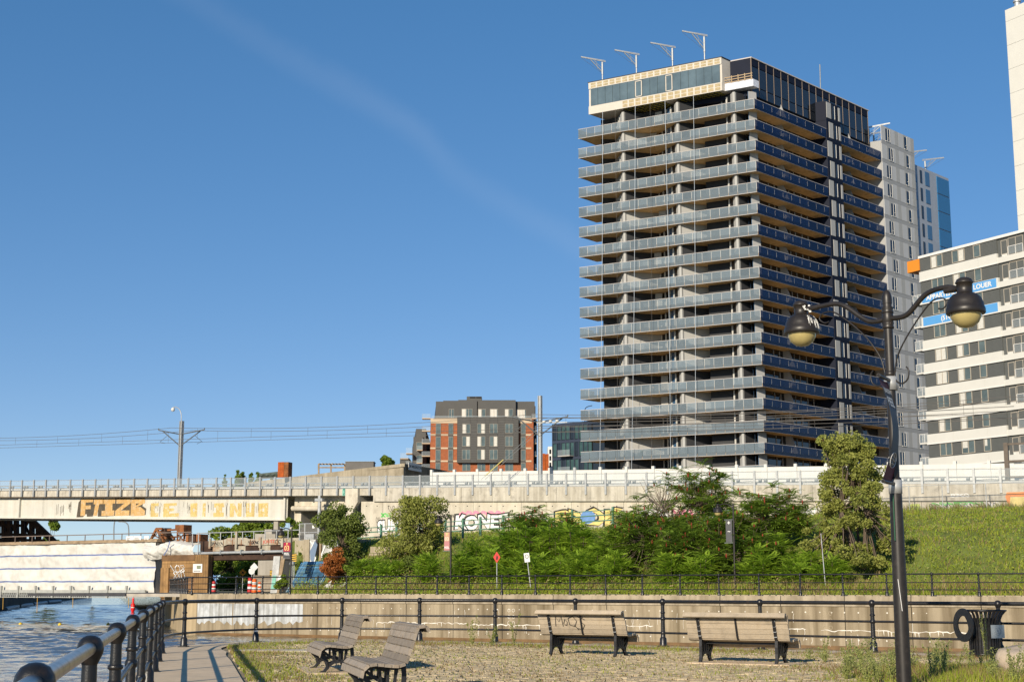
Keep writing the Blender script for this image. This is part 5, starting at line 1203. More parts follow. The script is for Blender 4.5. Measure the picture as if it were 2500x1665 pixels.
MB().box(0, 6, 0, 8, 0, sz(1090)).build('wall', m_wtrim, sw)
for v0 in (1097, 1113, 1129):
    for x in (.35, 1.3): MB().box(x, x+.5, -.05, 0, sz(v0+11), sz(v0)).build('window', m_win, sw)
    MB().box(1.32, 2.2, -.6, -.0, sz(v0+12), sz(v0+10.5)).build('balcony', m_edge, sw)

# ================================================================== concrete railway structure behind the fence
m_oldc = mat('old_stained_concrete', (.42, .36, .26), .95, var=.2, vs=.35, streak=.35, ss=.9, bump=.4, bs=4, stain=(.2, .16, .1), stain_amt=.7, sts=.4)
cD = 192; cc = P(985, 1150, cD); co_ = thing('concrete_abutment', 'old stained concrete rail abutment rising behind the glass fence', 'abutment', (cc.x, cD, 8))
cz = lambda u, v, D: P(u, v, D)-co_.location
fl = [cz(600, 1178, 225), cz(985, 1131, cD), cz(985, 1200, cD), cz(600, 1200, 225)]
back = Vector((3, 14, 0))
MB().hexa([fl[3], fl[2], fl[2]+back, fl[3]+back], [fl[0], fl[1], fl[1]+back, fl[0]+back]).build('front_wall', m_oldc, co_)
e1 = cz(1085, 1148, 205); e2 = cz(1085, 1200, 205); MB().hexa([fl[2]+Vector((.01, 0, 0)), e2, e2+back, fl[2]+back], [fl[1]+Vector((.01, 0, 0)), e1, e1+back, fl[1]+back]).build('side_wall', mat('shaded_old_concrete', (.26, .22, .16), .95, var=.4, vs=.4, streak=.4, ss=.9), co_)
MB().hexa([cz(690, 1171, 217), cz(988, 1139, cD-.5), cz(988, 1139, cD+1), cz(690, 1171, 218.5)], [cz(690, 1167, 217), cz(988, 1131, cD-.5), cz(988, 1131, cD+1), cz(690, 1167, 218.5)]).build('ledge', m_oldc, co_)
sg = thing('lettered_sign', 'white name board lettered in black on the concrete abutment side', 'sign', P(992, 1144, 192.8), math.atan2(13, 5.6+.01)-R(2)); sg.rotation_euler.z = math.atan2((e1-fl[1]).y, (e1-fl[1]).x)
MB().box(0, 4.2, -.35, -.3, -.15, .85).build('board', m_wtrim, sg); text('lettering', 'CN WELLINGTON', .5, m_gb, sg, (2.1, -.36, .35), bold=.01)
cb0 = P(678, 1160, 214); cb = thing('corten_box', 'rusty brown steel box on top of the concrete abutment', 'box', cb0, R(-20)); hz_ = P(678, 1128, 214).z-cb0.z
MB().box(0, 1.0, -.02, 1.2, -.3, hz_).build('side_plate', m_cor, cb); MB().box(1.02, 1.75, 0, 1.2, -.3, hz_-.02).build('side_plate', m_rust, cb)
pg = thing('pergola', 'weathered timber pergola on the roof behind the concrete abutment', 'pergola', P(777, 1150, 230)); q0 = pg.location
Qg = lambda u, v, D=230: tuple(P(u, v, D)-q0)
for u in (778, 808, 842): MB().bar(Q if False else Qg(u, 1158), Qg(u, 1132), .25).build('post', m_deck, pg)
for v in (1133, 1141): MB().bar(Qg(776, v), Qg(846, v), .2).build('beam', m_deck, pg)
for u in range(780, 846, 8): MB().bar(Qg(u, 1131, 229), Qg(u, 1131, 234), .12).build('rafter', m_deck, pg)
gb0 = P(843, 1150, 225); gb = thing('metal_shed', 'grey corrugated metal rooftop shed beside the timber pergola', 'shed', gb0); MB().box(0, 4.4, 0, 3, -1, P(843, 1127, 225).z-gb0.z).build('wall', mat('grey_corrugated', (.12, .11, .1), .6, var=.15, vs=.6), gb); MB().box(-.1, 4.5, -.1, 3.1, P(843, 1127, 225).z-gb0.z, P(843, 1126, 225).z-gb0.z).build('roof', m_galvd, gb)
aw = thing('tattered_awning', 'torn dark green awning hanging at the left end of the abutment', 'awning', P(635, 1160, 224)); q0 = aw.location
vs = []; n_ = 24
for i in range(n_+1):
    u = 632+72*i/n_; vs += [tuple(P(u, 1156-8*i/n_, 223)-q0), tuple(P(u, 1161-6*i/n_+1.5*math.sin(i*1.3), 222.5)-q0), tuple(P(u, 1170-6*i/n_, 223)-q0)]
MB().add(vs, [(3*i, 3*i+3, 3*i+4, 3*i+1) for i in range(n_)]+[(3*i+1, 3*i+4, 3*i+5, 3*i+2) for i in range(n_)]).build('cloth', mat('awning_green_grey', (.09, .11, .09), .9, var=.3, vs=1), aw)
# ================================================================== benches
m_bwood = mat('weathered_bench_wood', (.29, .245, .195), .85, var=.3, vs=5, bump=.5, bs=35, objrnd=.22, stain=(.13, .09, .055), stain_amt=.55, sts=5)
m_bwood2 = mat('pale_bench_wood', (.42, .345, .25), .8, var=.22, vs=5, bump=.4, bs=35, objrnd=.15, stain=(.2, .15, .09), stain_amt=.4, sts=5)
m_biron = mat('bench_cast_iron', (.018, .018, .02), .45, spec=.45, var=.3, vs=10, bump=.1, bs=60)
SLATS = [(-.365, .345, 78, .095), (-.315, .425, 42, .085), (-.225, .462, 8, .09), (-.13, .458, -4, .09), (-.035, .447, -6, .09), (.06, .44, -3, .09), (.15, .452, 18, .085),
         (.215, .52, 70, .095), (.247, .615, 73, .095), (.278, .71, 73, .095), (.308, .805, 73, .09), (.335, .885, 66, .08), (.40, .935, 6, .09), (.475, .905, -58, .075)]
def bench(label, loc, rz, wood, L=1.95, strap=True, tagged=False):
    b_ = thing('park_bench', label, 'bench', loc, rz, 'wooden park benches on the terrace'); fn = lambda y, z, d: (d, y, z)
    for k, (y, z, an, w_) in enumerate(SLATS):
        th_ = .042; mb = MB(); ca, sa = math.cos(R(an)), math.sin(R(an)); jt = random.uniform(-.012, .012)
        q = [(-w_/2, -th_/2), (w_/2, -th_/2), (w_/2, th_/2-.008), (w_/2-.008, th_/2), (-w_/2+.008, th_/2), (-w_/2, th_/2-.008)]
        mb.prism([(y+a_*ca-b2*sa, z+a_*sa+b2*ca) for a_, b2 in q], -L/2+jt, L/2+jt, fn); mb.build('seat_slat' if k < 7 else 'back_slat', wood, b_)
    for x in (-L/2+.26, L/2-.26):
        mb = MB(); d0, d1 = x-.028, x+.028
        mb.ribbon([(-.335, .33), (-.28, .395), (-.2, .43), (-.05, .412), (.1, .405), (.18, .42), (.235, .5), (.3, .68), (.36, .86), (.42, .9), (.46, .87)], [.05, .05, .055, .05, .05, .06, .055, .05, .05, .045, .03], d0, d1, fn)
        mb.ribbon([(-.33, .36), (-.3, .28), (-.22, .2), (-.2, .1), (-.26, .03), (-.33, 0)], [.05, .06, .07, .06, .05, .07], d0, d1, fn)
        mb.ribbon([(.2, .45), (.215, .32), (.21, .2), (.22, .1), (.27, 0)], [.06, .055, .06, .055, .06], d0, d1, fn)
        mb.ribbon([(-.2, .14), (-.1, .19), (.02, .205), (.12, .19), (.21, .14)], [.08, .06, .055, .06, .08], d0, d1, fn)
        for yy in (-.1, .0, .1): mb.ribbon([(yy*1.15, .41), (yy, .3), (yy*.9, .2)], [.05, .035, .04], d0, d1, fn)
        mb.ribbon([(-.27, .36), (-.18, .29), (-.1, .24)], .04, d0, d1, fn)
        mb.build('leg_frame', m_biron, b_)
        bt = MB()
        for (y, z, an, w_) in SLATS[7:12]: bt.box(d0-.004, d1+.004, y+.045, y+.055, z-.012, z+.012)
        bt.build('bolt', m_galv, b_)
    if strap:
        mb = MB(); mb.ribbon([(.2, .44), (.245, .5), (.3, .68), (.35, .85)], .018, -.02, .02, fn); mb.build('back_strap', m_biron, b_)
        MB().box(-L/2+.26, L/2-.26, -.06, .0, .36, .4).build('seat_bar', m_biron, b_)
    return b_
aR = math.atan2(-.5, .87)
bench('grey weathered bench in the foreground seen end on, nearest the bottom edge', (-1.78, 19.7, 0), math.atan2(-.97, .24), m_bwood)
bench('grey weathered bench on a concrete pad, second from the left', (-3.1, 25.6, 0), math.atan2(-.97, .24), m_bwood)
b1 = bench('pale bench seen from behind with a black scribbled tag on its back', (1.62, 31.3, 0), aR+math.pi, m_bwood2, 2.05)
bench('pale bench seen from behind nearest the lamp post, back clean', (4.42, 28.1, 0), aR+math.pi, m_bwood2, 2.05)
mb = MB(); ca, sa = math.cos(R(73)), math.sin(R(73))
fnb = lambda x, v, d: (x, .285+v*ca*.5/.5*1.0+.027+d, .71+v*sa)
for ln in ([(.62, -.1), (.6, .12), (.53, .0), (.46, .12), (.44, -.1)], [(.42, -.04), (.38, .06), (.33, .0), (.35, -.08), (.4, -.06)], [(.3, .08), (.18, .12), (.1, .02), (.16, -.1), (.28, -.06), (.3, .08)], [(.18, -.06), (.08, -.17)], [(.05, .1), (-.06, .12), (.02, .02), (-.08, -.06), (-.02, -.16), (.1, -.14)], [(.36, .12), (.1, .14), (-.1, .05)]):
    mb.ribbon([(x_, y_) for x_, y_ in spline2(ln)] if False else ln, .013, 0, .004, fnb)
mb.build('scribbled_tag', m_gb, b1)
pad = MB(); pad.box(-.55, .55, -.95, 1.1, -.03, .022); tag(pad.build('bench_pad', m_conc, None, (-3.1, 25.6, 0), math.atan2(-.97, .24)+math.pi/2), kind='structure')
pad = MB(); pad.box(-.95, 1.1, -.5, .5, -.03, .02); tag(pad.build('bench_pad', m_conc, None, (4.42, 28.1, 0), aR), kind='structure')
pad = MB(); pad.box(-1.2, 1.2, -.4, .35, -.03, .03); tag(pad.build('stone_slab', mat('pale_slab', (.5, .44, .35), .9, var=.2, vs=4, bump=.4, bs=20), None, (-5.1, 33.5, 0), R(-8)), kind='structure')

# ================================================================== street lamps
m_lamp = mat('bronze_black_lamp_paint', (.02, .016, .013), .42, spec=.5, var=.25, vs=5, stain=(.05, .04, .032), stain_amt=.35, sts=9)
m_globe = mat('amber_lamp_bowl', (.42, .34, .14), .18, spec=.6, var=.12, vs=5)
m_drop = mat('bird_droppings', (.75, .74, .7), .8)
def lamp_head(parent, c, s=1., n=20, side=1):
    h = MB(); h.lathe([(0, .42), (.06, .415), (.105, .39), (.125, .35), (.128, .335), (.112, .33), (.108, .2), (.12, .19), (.17, .17), (.22, .12), (.25, .05), (.262, -.02), (.272, -.03), (.275, -.1), (.262, -.115), (.22, -.11)], n, c)
    o = h.build('lamp_head', m_lamp, parent); MB().lathe([(.22, -.1), (.212, -.16), (.175, -.235), (.1, -.295), (0, -.315)], n, c).build('lamp_bowl', m_globe, o); return o
lx, ly = 5.6, 21.0
lp_ = thing('street_lamp', 'tall double-armed bronze black street lamp with a banner in the right foreground', 'street lamp', (lx, ly, 0)); LO = Vector((lx, ly, 0))
MB().tube([(0, 0, -.05), (0, 0, 1.5), (0, 0, 2.95)], [.108, .1, .088], 20).build('lower_pole', m_lamp, lp_)
MB().tube([(0, 0, 2.9), (0, 0, 5.62)], [.068, .066], 18).build('upper_pole', m_lamp, lp_)
MB().lathe([(.074, 5.6), (.076, 5.66), (.07, 5.72), (.05, 5.78), (.02, 5.81), (0, 5.815)], 16).build('finial', m_lamp, lp_)
MB().lathe([(.092, 2.9), (.096, 2.94), (.09, 3.0), (.07, 3.02)], 18).build('collar', m_lamp, lp_)
for z in (5.27, 5.50): MB().lathe([(.066, z-.05), (.088, z-.045), (.088, z-.02), (.078, z), (.088, z+.02), (.088, z+.045), (.066, z+.05)], 18).build('collar', m_lamp, lp_)
MB().lathe([(.066, 5.28), (.082, 5.3), (.082, 5.47), (.066, 5.49)], 18).build('arm_hub', m_lamp, lp_)
MB().lathe([(.066, 4.5), (.08, 4.51), (.08, 4.57), (.066, 4.58)], 18).build('collar', m_lamp, lp_)
for u, v, D, sx in ((1957, 770, 22.0, -1), (2357, 720, 20.0, 1)):
    hc = P(u, v+28, D)-LO; joint = Vector((0, 0, 5.38)); side_ = Vector((hc.x, hc.y, 0)).normalized(); tip = hc+Vector((0, 0, .27))-side_*.1
    d = tip-joint; pts = spline([joint, joint+side_*.32+Vector((0, 0, .0)), joint.lerp(tip, .55)+Vector((0, 0, d.z*.25+.05)), joint.lerp(tip, .82)+Vector((0, 0, .07 if sx < 0 else .1)), tip], 6)
    ar = MB().tube(pts, .038, 12).build('arm', m_lamp, lp_); MB().tube([tip-side_*.22+Vector((0, 0, .005)), tip-side_*.02], .045, 12).build('arm_sleeve', m_lamp, ar)
    sc = [joint+side_*.08+Vector((0, 0, -.84)), joint+side_*.16+Vector((0, 0, -.55)), joint+side_*.42+Vector((0, 0, -.22+.1*d.z)), joint.lerp(tip, .62)+Vector((0, 0, -.08+d.z*.2)), joint.lerp(tip, .78)+Vector((0, 0, -.07+d.z*.12)), joint.lerp(tip, .84)+Vector((0, 0, -.16+d.z*.1)), joint.lerp(tip, .78)+Vector((0, 0, -.22+d.z*.1)), joint.lerp(tip, .72)+Vector((0, 0, -.19+d.z*.1))]
    MB().tube(spline(sc, 5), .012, 6).build('scroll', m_lamp, lp_)
    sc = [joint+side_*.07+Vector((0, 0, -.84)), joint+side_*.1+Vector((0, 0, -.95)), joint+side_*.2+Vector((0, 0, -1.0)), joint+side_*.3+Vector((0, 0, -.94)), joint+side_*.32+Vector((0, 0, -.82)), joint+side_*.28+Vector((0, 0, -.76))]
    MB().tube(spline(sc, 5), .012, 6).build('scroll', m_lamp, lp_)
    hd = lamp_head(lp_, tuple(hc), 1.)
    if sx < 0:
        mb = MB(); rr = random.Random(3)
        for q in range(26):
            an = rr.uniform(-1.35, -.1); z0_ = rr.uniform(.04, .16); r_ = .125+(.17-z0_)*.95
            f0 = lambda a_, z_, d_: (hc.x+(a_r(z_)+d_)*math.cos(a_), hc.y+(a_r(z_)+d_)*math.sin(a_), hc.z+z_)
            def a_r(z_): return np.interp(z_, [-.03, -.02, .05, .12, .17, .19], [.274, .264, .252, .222, .172, .122])
            mb.ribbon([(an, z0_), (an+rr.uniform(-.03, .03), z0_-rr.uniform(.04, .13))], rr.uniform(.015, .04), .002, .006, f0)
        for q in range(20):
            c_ = tip+Vector((rr.uniform(-.08, .05), rr.uniform(-.06, -.03), rr.uniform(-.05, .05))); s__ = rr.uniform(.006, .016); mb.box(c_.x-s__, c_.x+s__, c_.y-s__, c_.y+s__, c_.z-s__, c_.z+s__)
        tag(mb.build('droppings', m_drop, hd), kind='stuff')
# banner bowed by the wind, on two brackets
bn = thing('lamp_banner', 'bowed dark grey street banner hung on the double-armed lamp post', 'banner', (lx, ly, 0))
ban_dir = Vector((-.49, -.87, 0)).normalized(); m_ban1 = mat('banner_grey', (.075, .075, .08), .6, var=.1, vs=2); m_ban2 = mat('banner_maroon', (.12, .025, .04), .6)
nz_, nw = 40, 6; zt_, zb_ = 4.42, 2.95; vs = []; mi = []
bow = Vector((1, -.1, 0)).normalized()
for j in range(nz_+1):
    f = j/nz_; z = zt_+(zb_-zt_)*f
    for i in range(nw+1):
        g = i/nw; p = ban_dir*(.05+.52*g)+bow*(-.03+.15*math.sin(math.pi*f)*(.85+.3*g)); vs.append((p.x, p.y, z-.02*math.sin(math.pi*g)))
fs = []
for j in range(nz_):
    for i in range(nw): fs.append((j*(nw+1)+i, j*(nw+1)+i+1, (j+1)*(nw+1)+i+1, (j+1)*(nw+1)+i)); mi.append(1 if j < 3 or j > nz_-7 else 0)
cl = link('banner_cloth', np_mesh('banner_cloth', np.array(vs), np.array(fs), [m_ban1, m_ban2], mi), bn)
def on_ban(f, g, off=-.006):
    p = ban_dir*(.05+.52*g)+bow*(-.03+.15*math.sin(math.pi*f)*(.85+.3*g)); nrm = Vector((-ban_dir.y, ban_dir.x, 0)); 
    if nrm.dot(Vector((0, -1, 0))) < 0: nrm = -nrm
    nrm = (nrm+Vector((0, 0, 0))).normalized(); p = p+nrm*.006; return Vector((p.x, p.y, zt_+(zb_-zt_)*f))
def ban_text(s_, f0, f1, g0, g1):
    me = text_mesh(s_, 1., m_gw, bold=.02, ext=.0); co = np.array([v.co[:] for v in me.vertices]); lo, hi = co.min(0), co.max(0)
    for v in me.vertices:
        g = g0+(g1-g0)*(v.co.x-lo[0])/(hi[0]-lo[0]); f = f1-(f1-f0)*(v.co.y-lo[1])/(hi[1]-lo[1]); v.co = on_ban(f, 1-g)
    link('lettering', me, bn)
ban_text('BASSIN', .09, .14, .12, .9); ban_text('PEEL', .18, .27, .1, .92)
mb = MB(); cxs = [(.5+.36*math.cos(k*math.pi/8), .80+.075*math.sin(k*math.pi/8)) for k in range(17)]
for a_, b_ in zip(cxs[:-1], cxs[1:]): mb.bar(on_ban(a_[1], a_[0]), on_ban(b_[1], b_[0]), .018, .004)
for a_, b_ in (((.3, .78), (.62, .75)), ((.3, .81), (.7, .79)), ((.35, .84), (.65, .83)), ((.5, .75), (.5, .85))): mb.bar(on_ban(a_[1], a_[0]), on_ban(b_[1], b_[0]), .02, .004)
mb.build('emblem', m_gw, bn)
for z in (zt_+.02, zb_-.03):
    a_ = Vector((0, 0, z)); MB().tube([a_+ban_dir*.02, a_+ban_dir*.66], .028, 12).build('bracket_tube', m_lamp, bn); MB().tube([a_+ban_dir*.655, a_+ban_dir*.665], .022, 12).build('tube_mouth', m_dark, bn)
    MB().lathe([(.07, z-.14), (.1, z-.14), (.1, z+.06), (.07, z+.06)], 12, (0, 0, 0)).build('bracket_clamp', m_galv, bn)
MB().box(-.075, -.06, -.112, -.1, 2.1, 2.75).build('pole_sign', mat('narrow_green_sign', (.03, .1, .05), .5), lp_)
MB().bar((-.05, -.103, 1.55), (-.01, -.108, 1.1), .008, .004).build('scratch', m_gw, lp_)

def small_lamp(label, u, s, vtop, side, red, grp='single-armed street lamps on the far quay'):
    t = TU(u, s); p = G(t, s, hz(t, s)); h = ZV(u, vtop, s)-p.z; o = thing('street_lamp', label, 'street lamp', p, GANG, grp)
    MB().tube([(0, 0, 0), (0, 0, h*.5), (0, 0, h)], [.075, .065, .05], 8).build('pole', m_lamp, o); MB().lathe([(.1, 0), (.1, .25), (.07, .3)], 8).build('pole_base', m_lamp, o)
    MB().tube(spline([(0, 0, h-.35), (side*.25, 0, h-.1), (side*.6, 0, h-.02), (side*.85, 0, h-.1)], 5), .035, 6).build('arm', m_lamp, o); lamp_head(o, (side*.98, 0, h-.42), 1., 12)
    return o, h
def small_banner(label, o, z1_, z0_, w_, mats, texts, side=-1):
    b_ = thing('lamp_banner', label, 'banner', o.location, GANG); x0, x1 = (-.1-w_, -.1)
    n_ = len(mats)
    for k, (m_, fa, fb) in enumerate(mats): MB().box(x0, x1, -.012, .012, z0_+(z1_-z0_)*fa, z0_+(z1_-z0_)*fb).build('banner_cloth', m_, b_)
    for s_, f, sz, mm in texts: text('lettering', s_, sz, mm, b_, ((x0+x1)/2, -.016, z0_+(z1_-z0_)*f), bold=.02, ext=.001)
    if len(texts[0][0]) == 2: xm = (x0+x1)/2; za_ = z0_+(z1_-z0_)*.8; MB().prism([(xm-.03, za_), (xm+.03, za_), (xm+.03, za_+.12), (xm+.1, za_+.12), (xm, za_+.22), (xm-.1, za_+.12), (xm-.03, za_+.12)], -.018, -.0125, lambda a_, b2, d: (a_, d, b2)).build('arrow', m_yl, b_)
    for z in (z1_+.04, z0_-.04): MB().tube([(x0-.1, 0, z), (0, 0, z)], .02, 6).build('bracket_tube', m_galvd, b_)
    return b_
m_mar = mat('banner_red', (.33, .012, .05), .6); m_yl = mat('banner_yellow_print', (.7, .5, .2), .6); m_pkb = mat('banner_faded_pink', (.45, .2, .2), .6)
o, h = small_lamp('black street lamp with red banner beside the underpass', 709, 9.0, 1288, -1, True)
zz = lambda v, u=690, s=9.0: ZV(u, v, s)-o.location.z
small_banner('maroon and grey banner reading 03 beside the underpass', o, zz(1324), zz(1362), .62, ((m_ban1, 0, .42), (m_mar, .422, 1)), (('03', .62, .48, m_yl), ('PEEL', .26, .24, m_gw)))
o, h = small_lamp('black street lamp with faded pink banner in front of the shrubs', 1100, 8.5, 1257, -1, False)
zz = lambda v, u=1090, s=8.5: ZV(u, v, s)-o.location.z
small_banner('faded pink banner reading 03 PEEL in front of the shrubs', o, zz(1299), zz(1343), .42, ((m_pkb, 0, .5), (mat('banner_faded_peach', (.5, .28, .2), .6), .502, 1)), (('03', .62, .33, mat('pale_print', (.65, .6, .45), .6)), ('PEEL', .15, .2, m_gw)))
o, h = small_lamp('black street lamp with grey banner amid the sumac bushes', 1795, 9.0, 1228, -1, False)
zz = lambda v, u=1785, s=9.0: ZV(u, v, s)-o.location.z
small_banner('grey banner with white emblem amid the sumac bushes', o, zz(1270), zz(1323), .4, ((m_ban1, 0, .3), (m_ban1, .302, 1)), (('+', .88, .35, m_gw), ('~', .5, .3, m_gw)))
# distant curved street lights behind the wrapped bridge
for u, v0, u1, lab in ((278, 1264, 284, 'thin curved street light behind the wrapped bridge, left of the pair'), (314, 1273, 297, 'thin curved street light behind the wrapped bridge, right of the pair')):
    sl = thing('street_light', lab, 'street light', P(u, 1340, 240), 0, 'curved street lights behind the bridge'); q0 = sl.location
    MB().tube(spline([tuple(P(u, 1345, 240)-q0), tuple(P(u, 1290, 240)-q0), tuple(P(u+(u1-u)*.35, 1276 if u > 300 else 1272, 240)-q0), tuple(P(u1, v0, 240)-q0)], 6), .1, 6).build('pole', m_galvd, sl)
    e_ = P(u1, v0, 240)-q0; MB().box(e_.x-.5, e_.x+.2, e_.y-.15, e_.y+.15, e_.z-.1, e_.z+.1).build('lamp_head', m_galvd, sl)

# ================================================================== litter bin
bx_, by_ = 9.88, 30.6
lb_ = thing('litter_bin', 'black slatted steel litter bin with round side opening and silver plaque', 'litter bin', (bx_, by_, 0), R(8))
n_ = 30; r0 = .31
sm_ = MB(); 
sm_.ribbon([(r0, .06), (r0, .62), (r0+.02, .74), (r0+.07, .86), (r0+.15, .95)], .008, -.02, .02, lambda r_, z, d: (r_, d, z)); sme = sm_.mesh('slat', m_iron)
for k in range(n_):
    an = 2*math.pi*k/n_
    link('slat', sme, lb_, (0, 0, 0), an)
MB().lathe([(r0+.13, .935), (r0+.165, .945), (r0+.165, .975), (r0+.13, .97)], 32).build('top_ring', m_iron, lb_); MB().lathe([(r0-.02, .04), (r0+.015, .04), (r0+.015, .09), (r0-.02, .09)], 32).build('base_ring', m_iron, lb_)
MB().lathe([(r0-.05, .08), (r0-.05, .8), (r0-.07, .8)], 24).build('liner', m_dark, lb_)
ring = MB(); 
for (ra, rb_, y0) in ((.2, .41, 0),):
    vs = []
    for k in range(28):
        an = 2*math.pi*k/28
        for r_, d in ((.19, -.012), (.345, -.012), (.345, .012), (.19, .012)): vs.append((d, r_*math.cos(an), .62+r_*math.sin(an)))
    fs = [(4*k+i, 4*k+(i+1) % 4, 4*((k+1) % 28)+(i+1) % 4, 4*((k+1) % 28)+i) for k in range(28) for i in range(4)]
    ring.add(vs, fs)
ring.build('hinged_ring', m_iron, lb_, (-.47, -.05, .04), R(10))
pl = MB().box(-.16, .16, -.012, .0, 0, .27).build('plaque', mat('silver_plaque', (.42, .46, .48), .3, metal=.6, var=.15, vs=4), lb_, (.13, -r0-.03, .4), R(8))
q = [(.075*math.cos(k*math.pi/8), .135+.075*math.sin(k*math.pi/8)) for k in range(17)]; mb = MB(); mb.ribbon(q, .008, 0, .003, lambda a_, b_, d: (a_, -.0125-d, b_)); mb.ribbon([(-.03, .09), (.0, .17), (.03, .09)], .008, 0, .003, lambda a_, b_, d: (a_, -.0125-d, b_)); mb.ribbon([(-.08, .12), (.0, .1), (.08, .11)], .006, 0, .003, lambda a_, b_, d: (a_, -.0125-d, b_)); mb.build('emblem', mat('plaque_etch', (.25, .28, .3), .4), pl)
# boulder
rng_b = random.Random(2); vs = []; na, nb2 = 26, 14
for j in range(nb2+1):
    th_ = math.pi*j/nb2
    for i in range(na):
        ph = 2*math.pi*i/na; d = Vector((math.sin(th_)*math.cos(ph), math.sin(th_)*math.sin(ph), math.cos(th_))); r_ = 1+.22*mnoise.noise(d*1.6+Vector((3, 1, 0)))+.1*mnoise.noise(d*4)+.06*abs(mnoise.noise(d*8))
        vs.append((d.x*.72*r_, d.y*.6*r_, d.z*.42*r_))
ff = np.array([(j*na+i, j*na+(i+1) % na, (j+1)*na+(i+1) % na, (j+1)*na+i) for j in range(nb2) for i in range(na)])
bo = link('boulder', np_mesh('boulder', np.array(vs), ff, mat('pale_boulder_stone', (.5, .4, .29), .9, var=.3, vs=3, bump=.8, bs=9, stain=(.12, .12, .11), stain_amt=.6, sts=3)), None, (8.72, 24.2, .13)); tag(bo, 'pale rough boulder half hidden by weeds at the lower right corner', 'boulder')

# ================================================================== road signs, cones and clutter by the underpass
def sign_post(name, label, u, s, vtop, vbot, lean=0., grp=None):
    t = TU(u, s); p = G(t, s, hz(t, s)-.05); o = thing(name, label, 'sign', p, 0, grp); o.rotation_euler = (0, lean, GANG*.3); return o
o = sign_post('road_sign', 'red diamond warning sign on a thin post before the shrubs', 1213, 7.4, 1350, 1425); h = ZV(1213, 1360, 7.4)-o.location.z
MB().tube([(0, 0, 0), (0, 0, h)], .03, 6).build('post', m_galv, o); m_red = mat('sign_red', (.6, .02, .015), .5)
MB().prism([(0, -.36), (.23, 0), (0, .36), (-.23, 0)], -.045, -.03, lambda a_, b_, d: (a_, d, h+b_)).build('plate', m_red, o); MB().prism([(-.05, -.15), (.05, -.15), (.08, .02), (.0, .16), (-.03, .0)], -.05, -.046, lambda a_, b_, d: (a_, d, h+b_)).build('symbol', m_gb, o)
o = sign_post('road_sign', 'leaning grey post with small white parking sign before the shrubs', 1297, 7.6, 1328, 1420, R(-7)); h = 2.45
MB().tube([(0, 0, 0), (0, 0, h)], .032, 6).build('post', m_galv, o); MB().box(-.17, .17, -.05, -.035, h-.55, h+.02).build('plate', m_gw, o)
q = [(.1*math.cos(k*math.pi/8), h-.2+.12*math.sin(k*math.pi/8)) for k in range(17)]; MB().ribbon(q, .03, 0, .004, lambda a_, b_, d: (a_, -.051-d, b_)).build('symbol', m_gb, o); MB().bar((-.08, -.054, h-.1), (.08, -.054, h-.32), .03, .004).build('symbol_bar', m_gb, o)
o = sign_post('road_sign', 'rusty diamond sign seen edge on against the grey green tree', 2016, 8.6, 1300, 1410, R(-3)); h = 3.2
MB().tube([(0, 0, 0), (0, 0, h)], .03, 6).build('post', m_galv, o)
for zz_ in (h-.15, h-.85): MB().prism([(0, -.3), (.3, 0), (0, .3), (-.3, 0)], 0, .015, lambda a_, b_, d: (d-.04+a_*.18, a_*.9, zz_+b_)).build('plate', m_rust, o)
# traffic barrels
m_bo = mat('barrel_orange', (.75, .12, .01), .5); m_bw = mat('barrel_white', (.75, .74, .7), .5)
def barrel(label, u, s, h=.95, r=.2, colr=m_bo):
    t = TU(u, s); o = thing('traffic_barrel', label, 'traffic barrel', G(t, s, QUAY), 0, 'traffic barrels at the underpass'); z = .08; MB().lathe([(r*1.5, 0), (r*1.5, .07), (r*1.1, .09)], 14).build('base', m_dark, o)
    for k in range(5): MB().lathe([(r*(1.05-.05*k), z), (r*(1.03-.05*k), z+h/5-.01)], 14).build('band', colr if k % 2 == 0 else m_bw, o); z += h/5
    MB().lathe([(r*.8, z), (r*.5, z+.04), (0, z+.05)], 14).build('cap', colr, o)
barrel('orange and white traffic barrel nearest the quay railing', 621, 11, .95, .2); barrel('dark red and white traffic barrel just left of the brightest one', 610, 16, 1.1, .19, mat('barrel_red', (.45, .02, .02), .5)); barrel('small red and white barrel at the left side of the underpass', 522, 20, .85, .18, mat('barrel_red2', (.5, .03, .03), .5)); barrel('orange marker barrel half hidden behind the wooden crate panel', 634, 24, .8, .16)
def diamond(label, u, v, s, m, r_=.3, shape='d'):
    t = TU(u, s, v); o = thing('road_sign', label, 'sign', G(t, s, QUAY), GANG*.3); h = ZV(u, v, s)-QUAY; MB().tube([(0, 0, 0), (0, 0, h+.1)], .03, 6).build('post', m_galv, o)
    k_ = 4 if shape == 'd' else 14; MB().prism([(r_*math.sin(2*math.pi*i/k_), r_*math.cos(2*math.pi*i/k_)) for i in range(k_)], -.05, -.035, lambda a_, b_, d: (a_, d, h+b_)).build('plate', m, o)
    if shape == 'd' and m is not m_galv: MB().prism([(-.1, -.08), (.1, -.08), (.06, .1), (-.06, .1)], -.056, -.051, lambda a_, b_, d: (a_, d, h+b_)).build('symbol', m_gb, o)
diamond('orange diamond road works sign under the bridge', 593, 1397, 26, mat('sign_orange', (.75, .33, .01), .5), .34); diamond('grey back of a diamond sign under the bridge', 621, 1384, 20, m_galv, .36); diamond('round grey sign back left of the grey diamond', 615, 1394, 18, m_galv, .26, 'o')
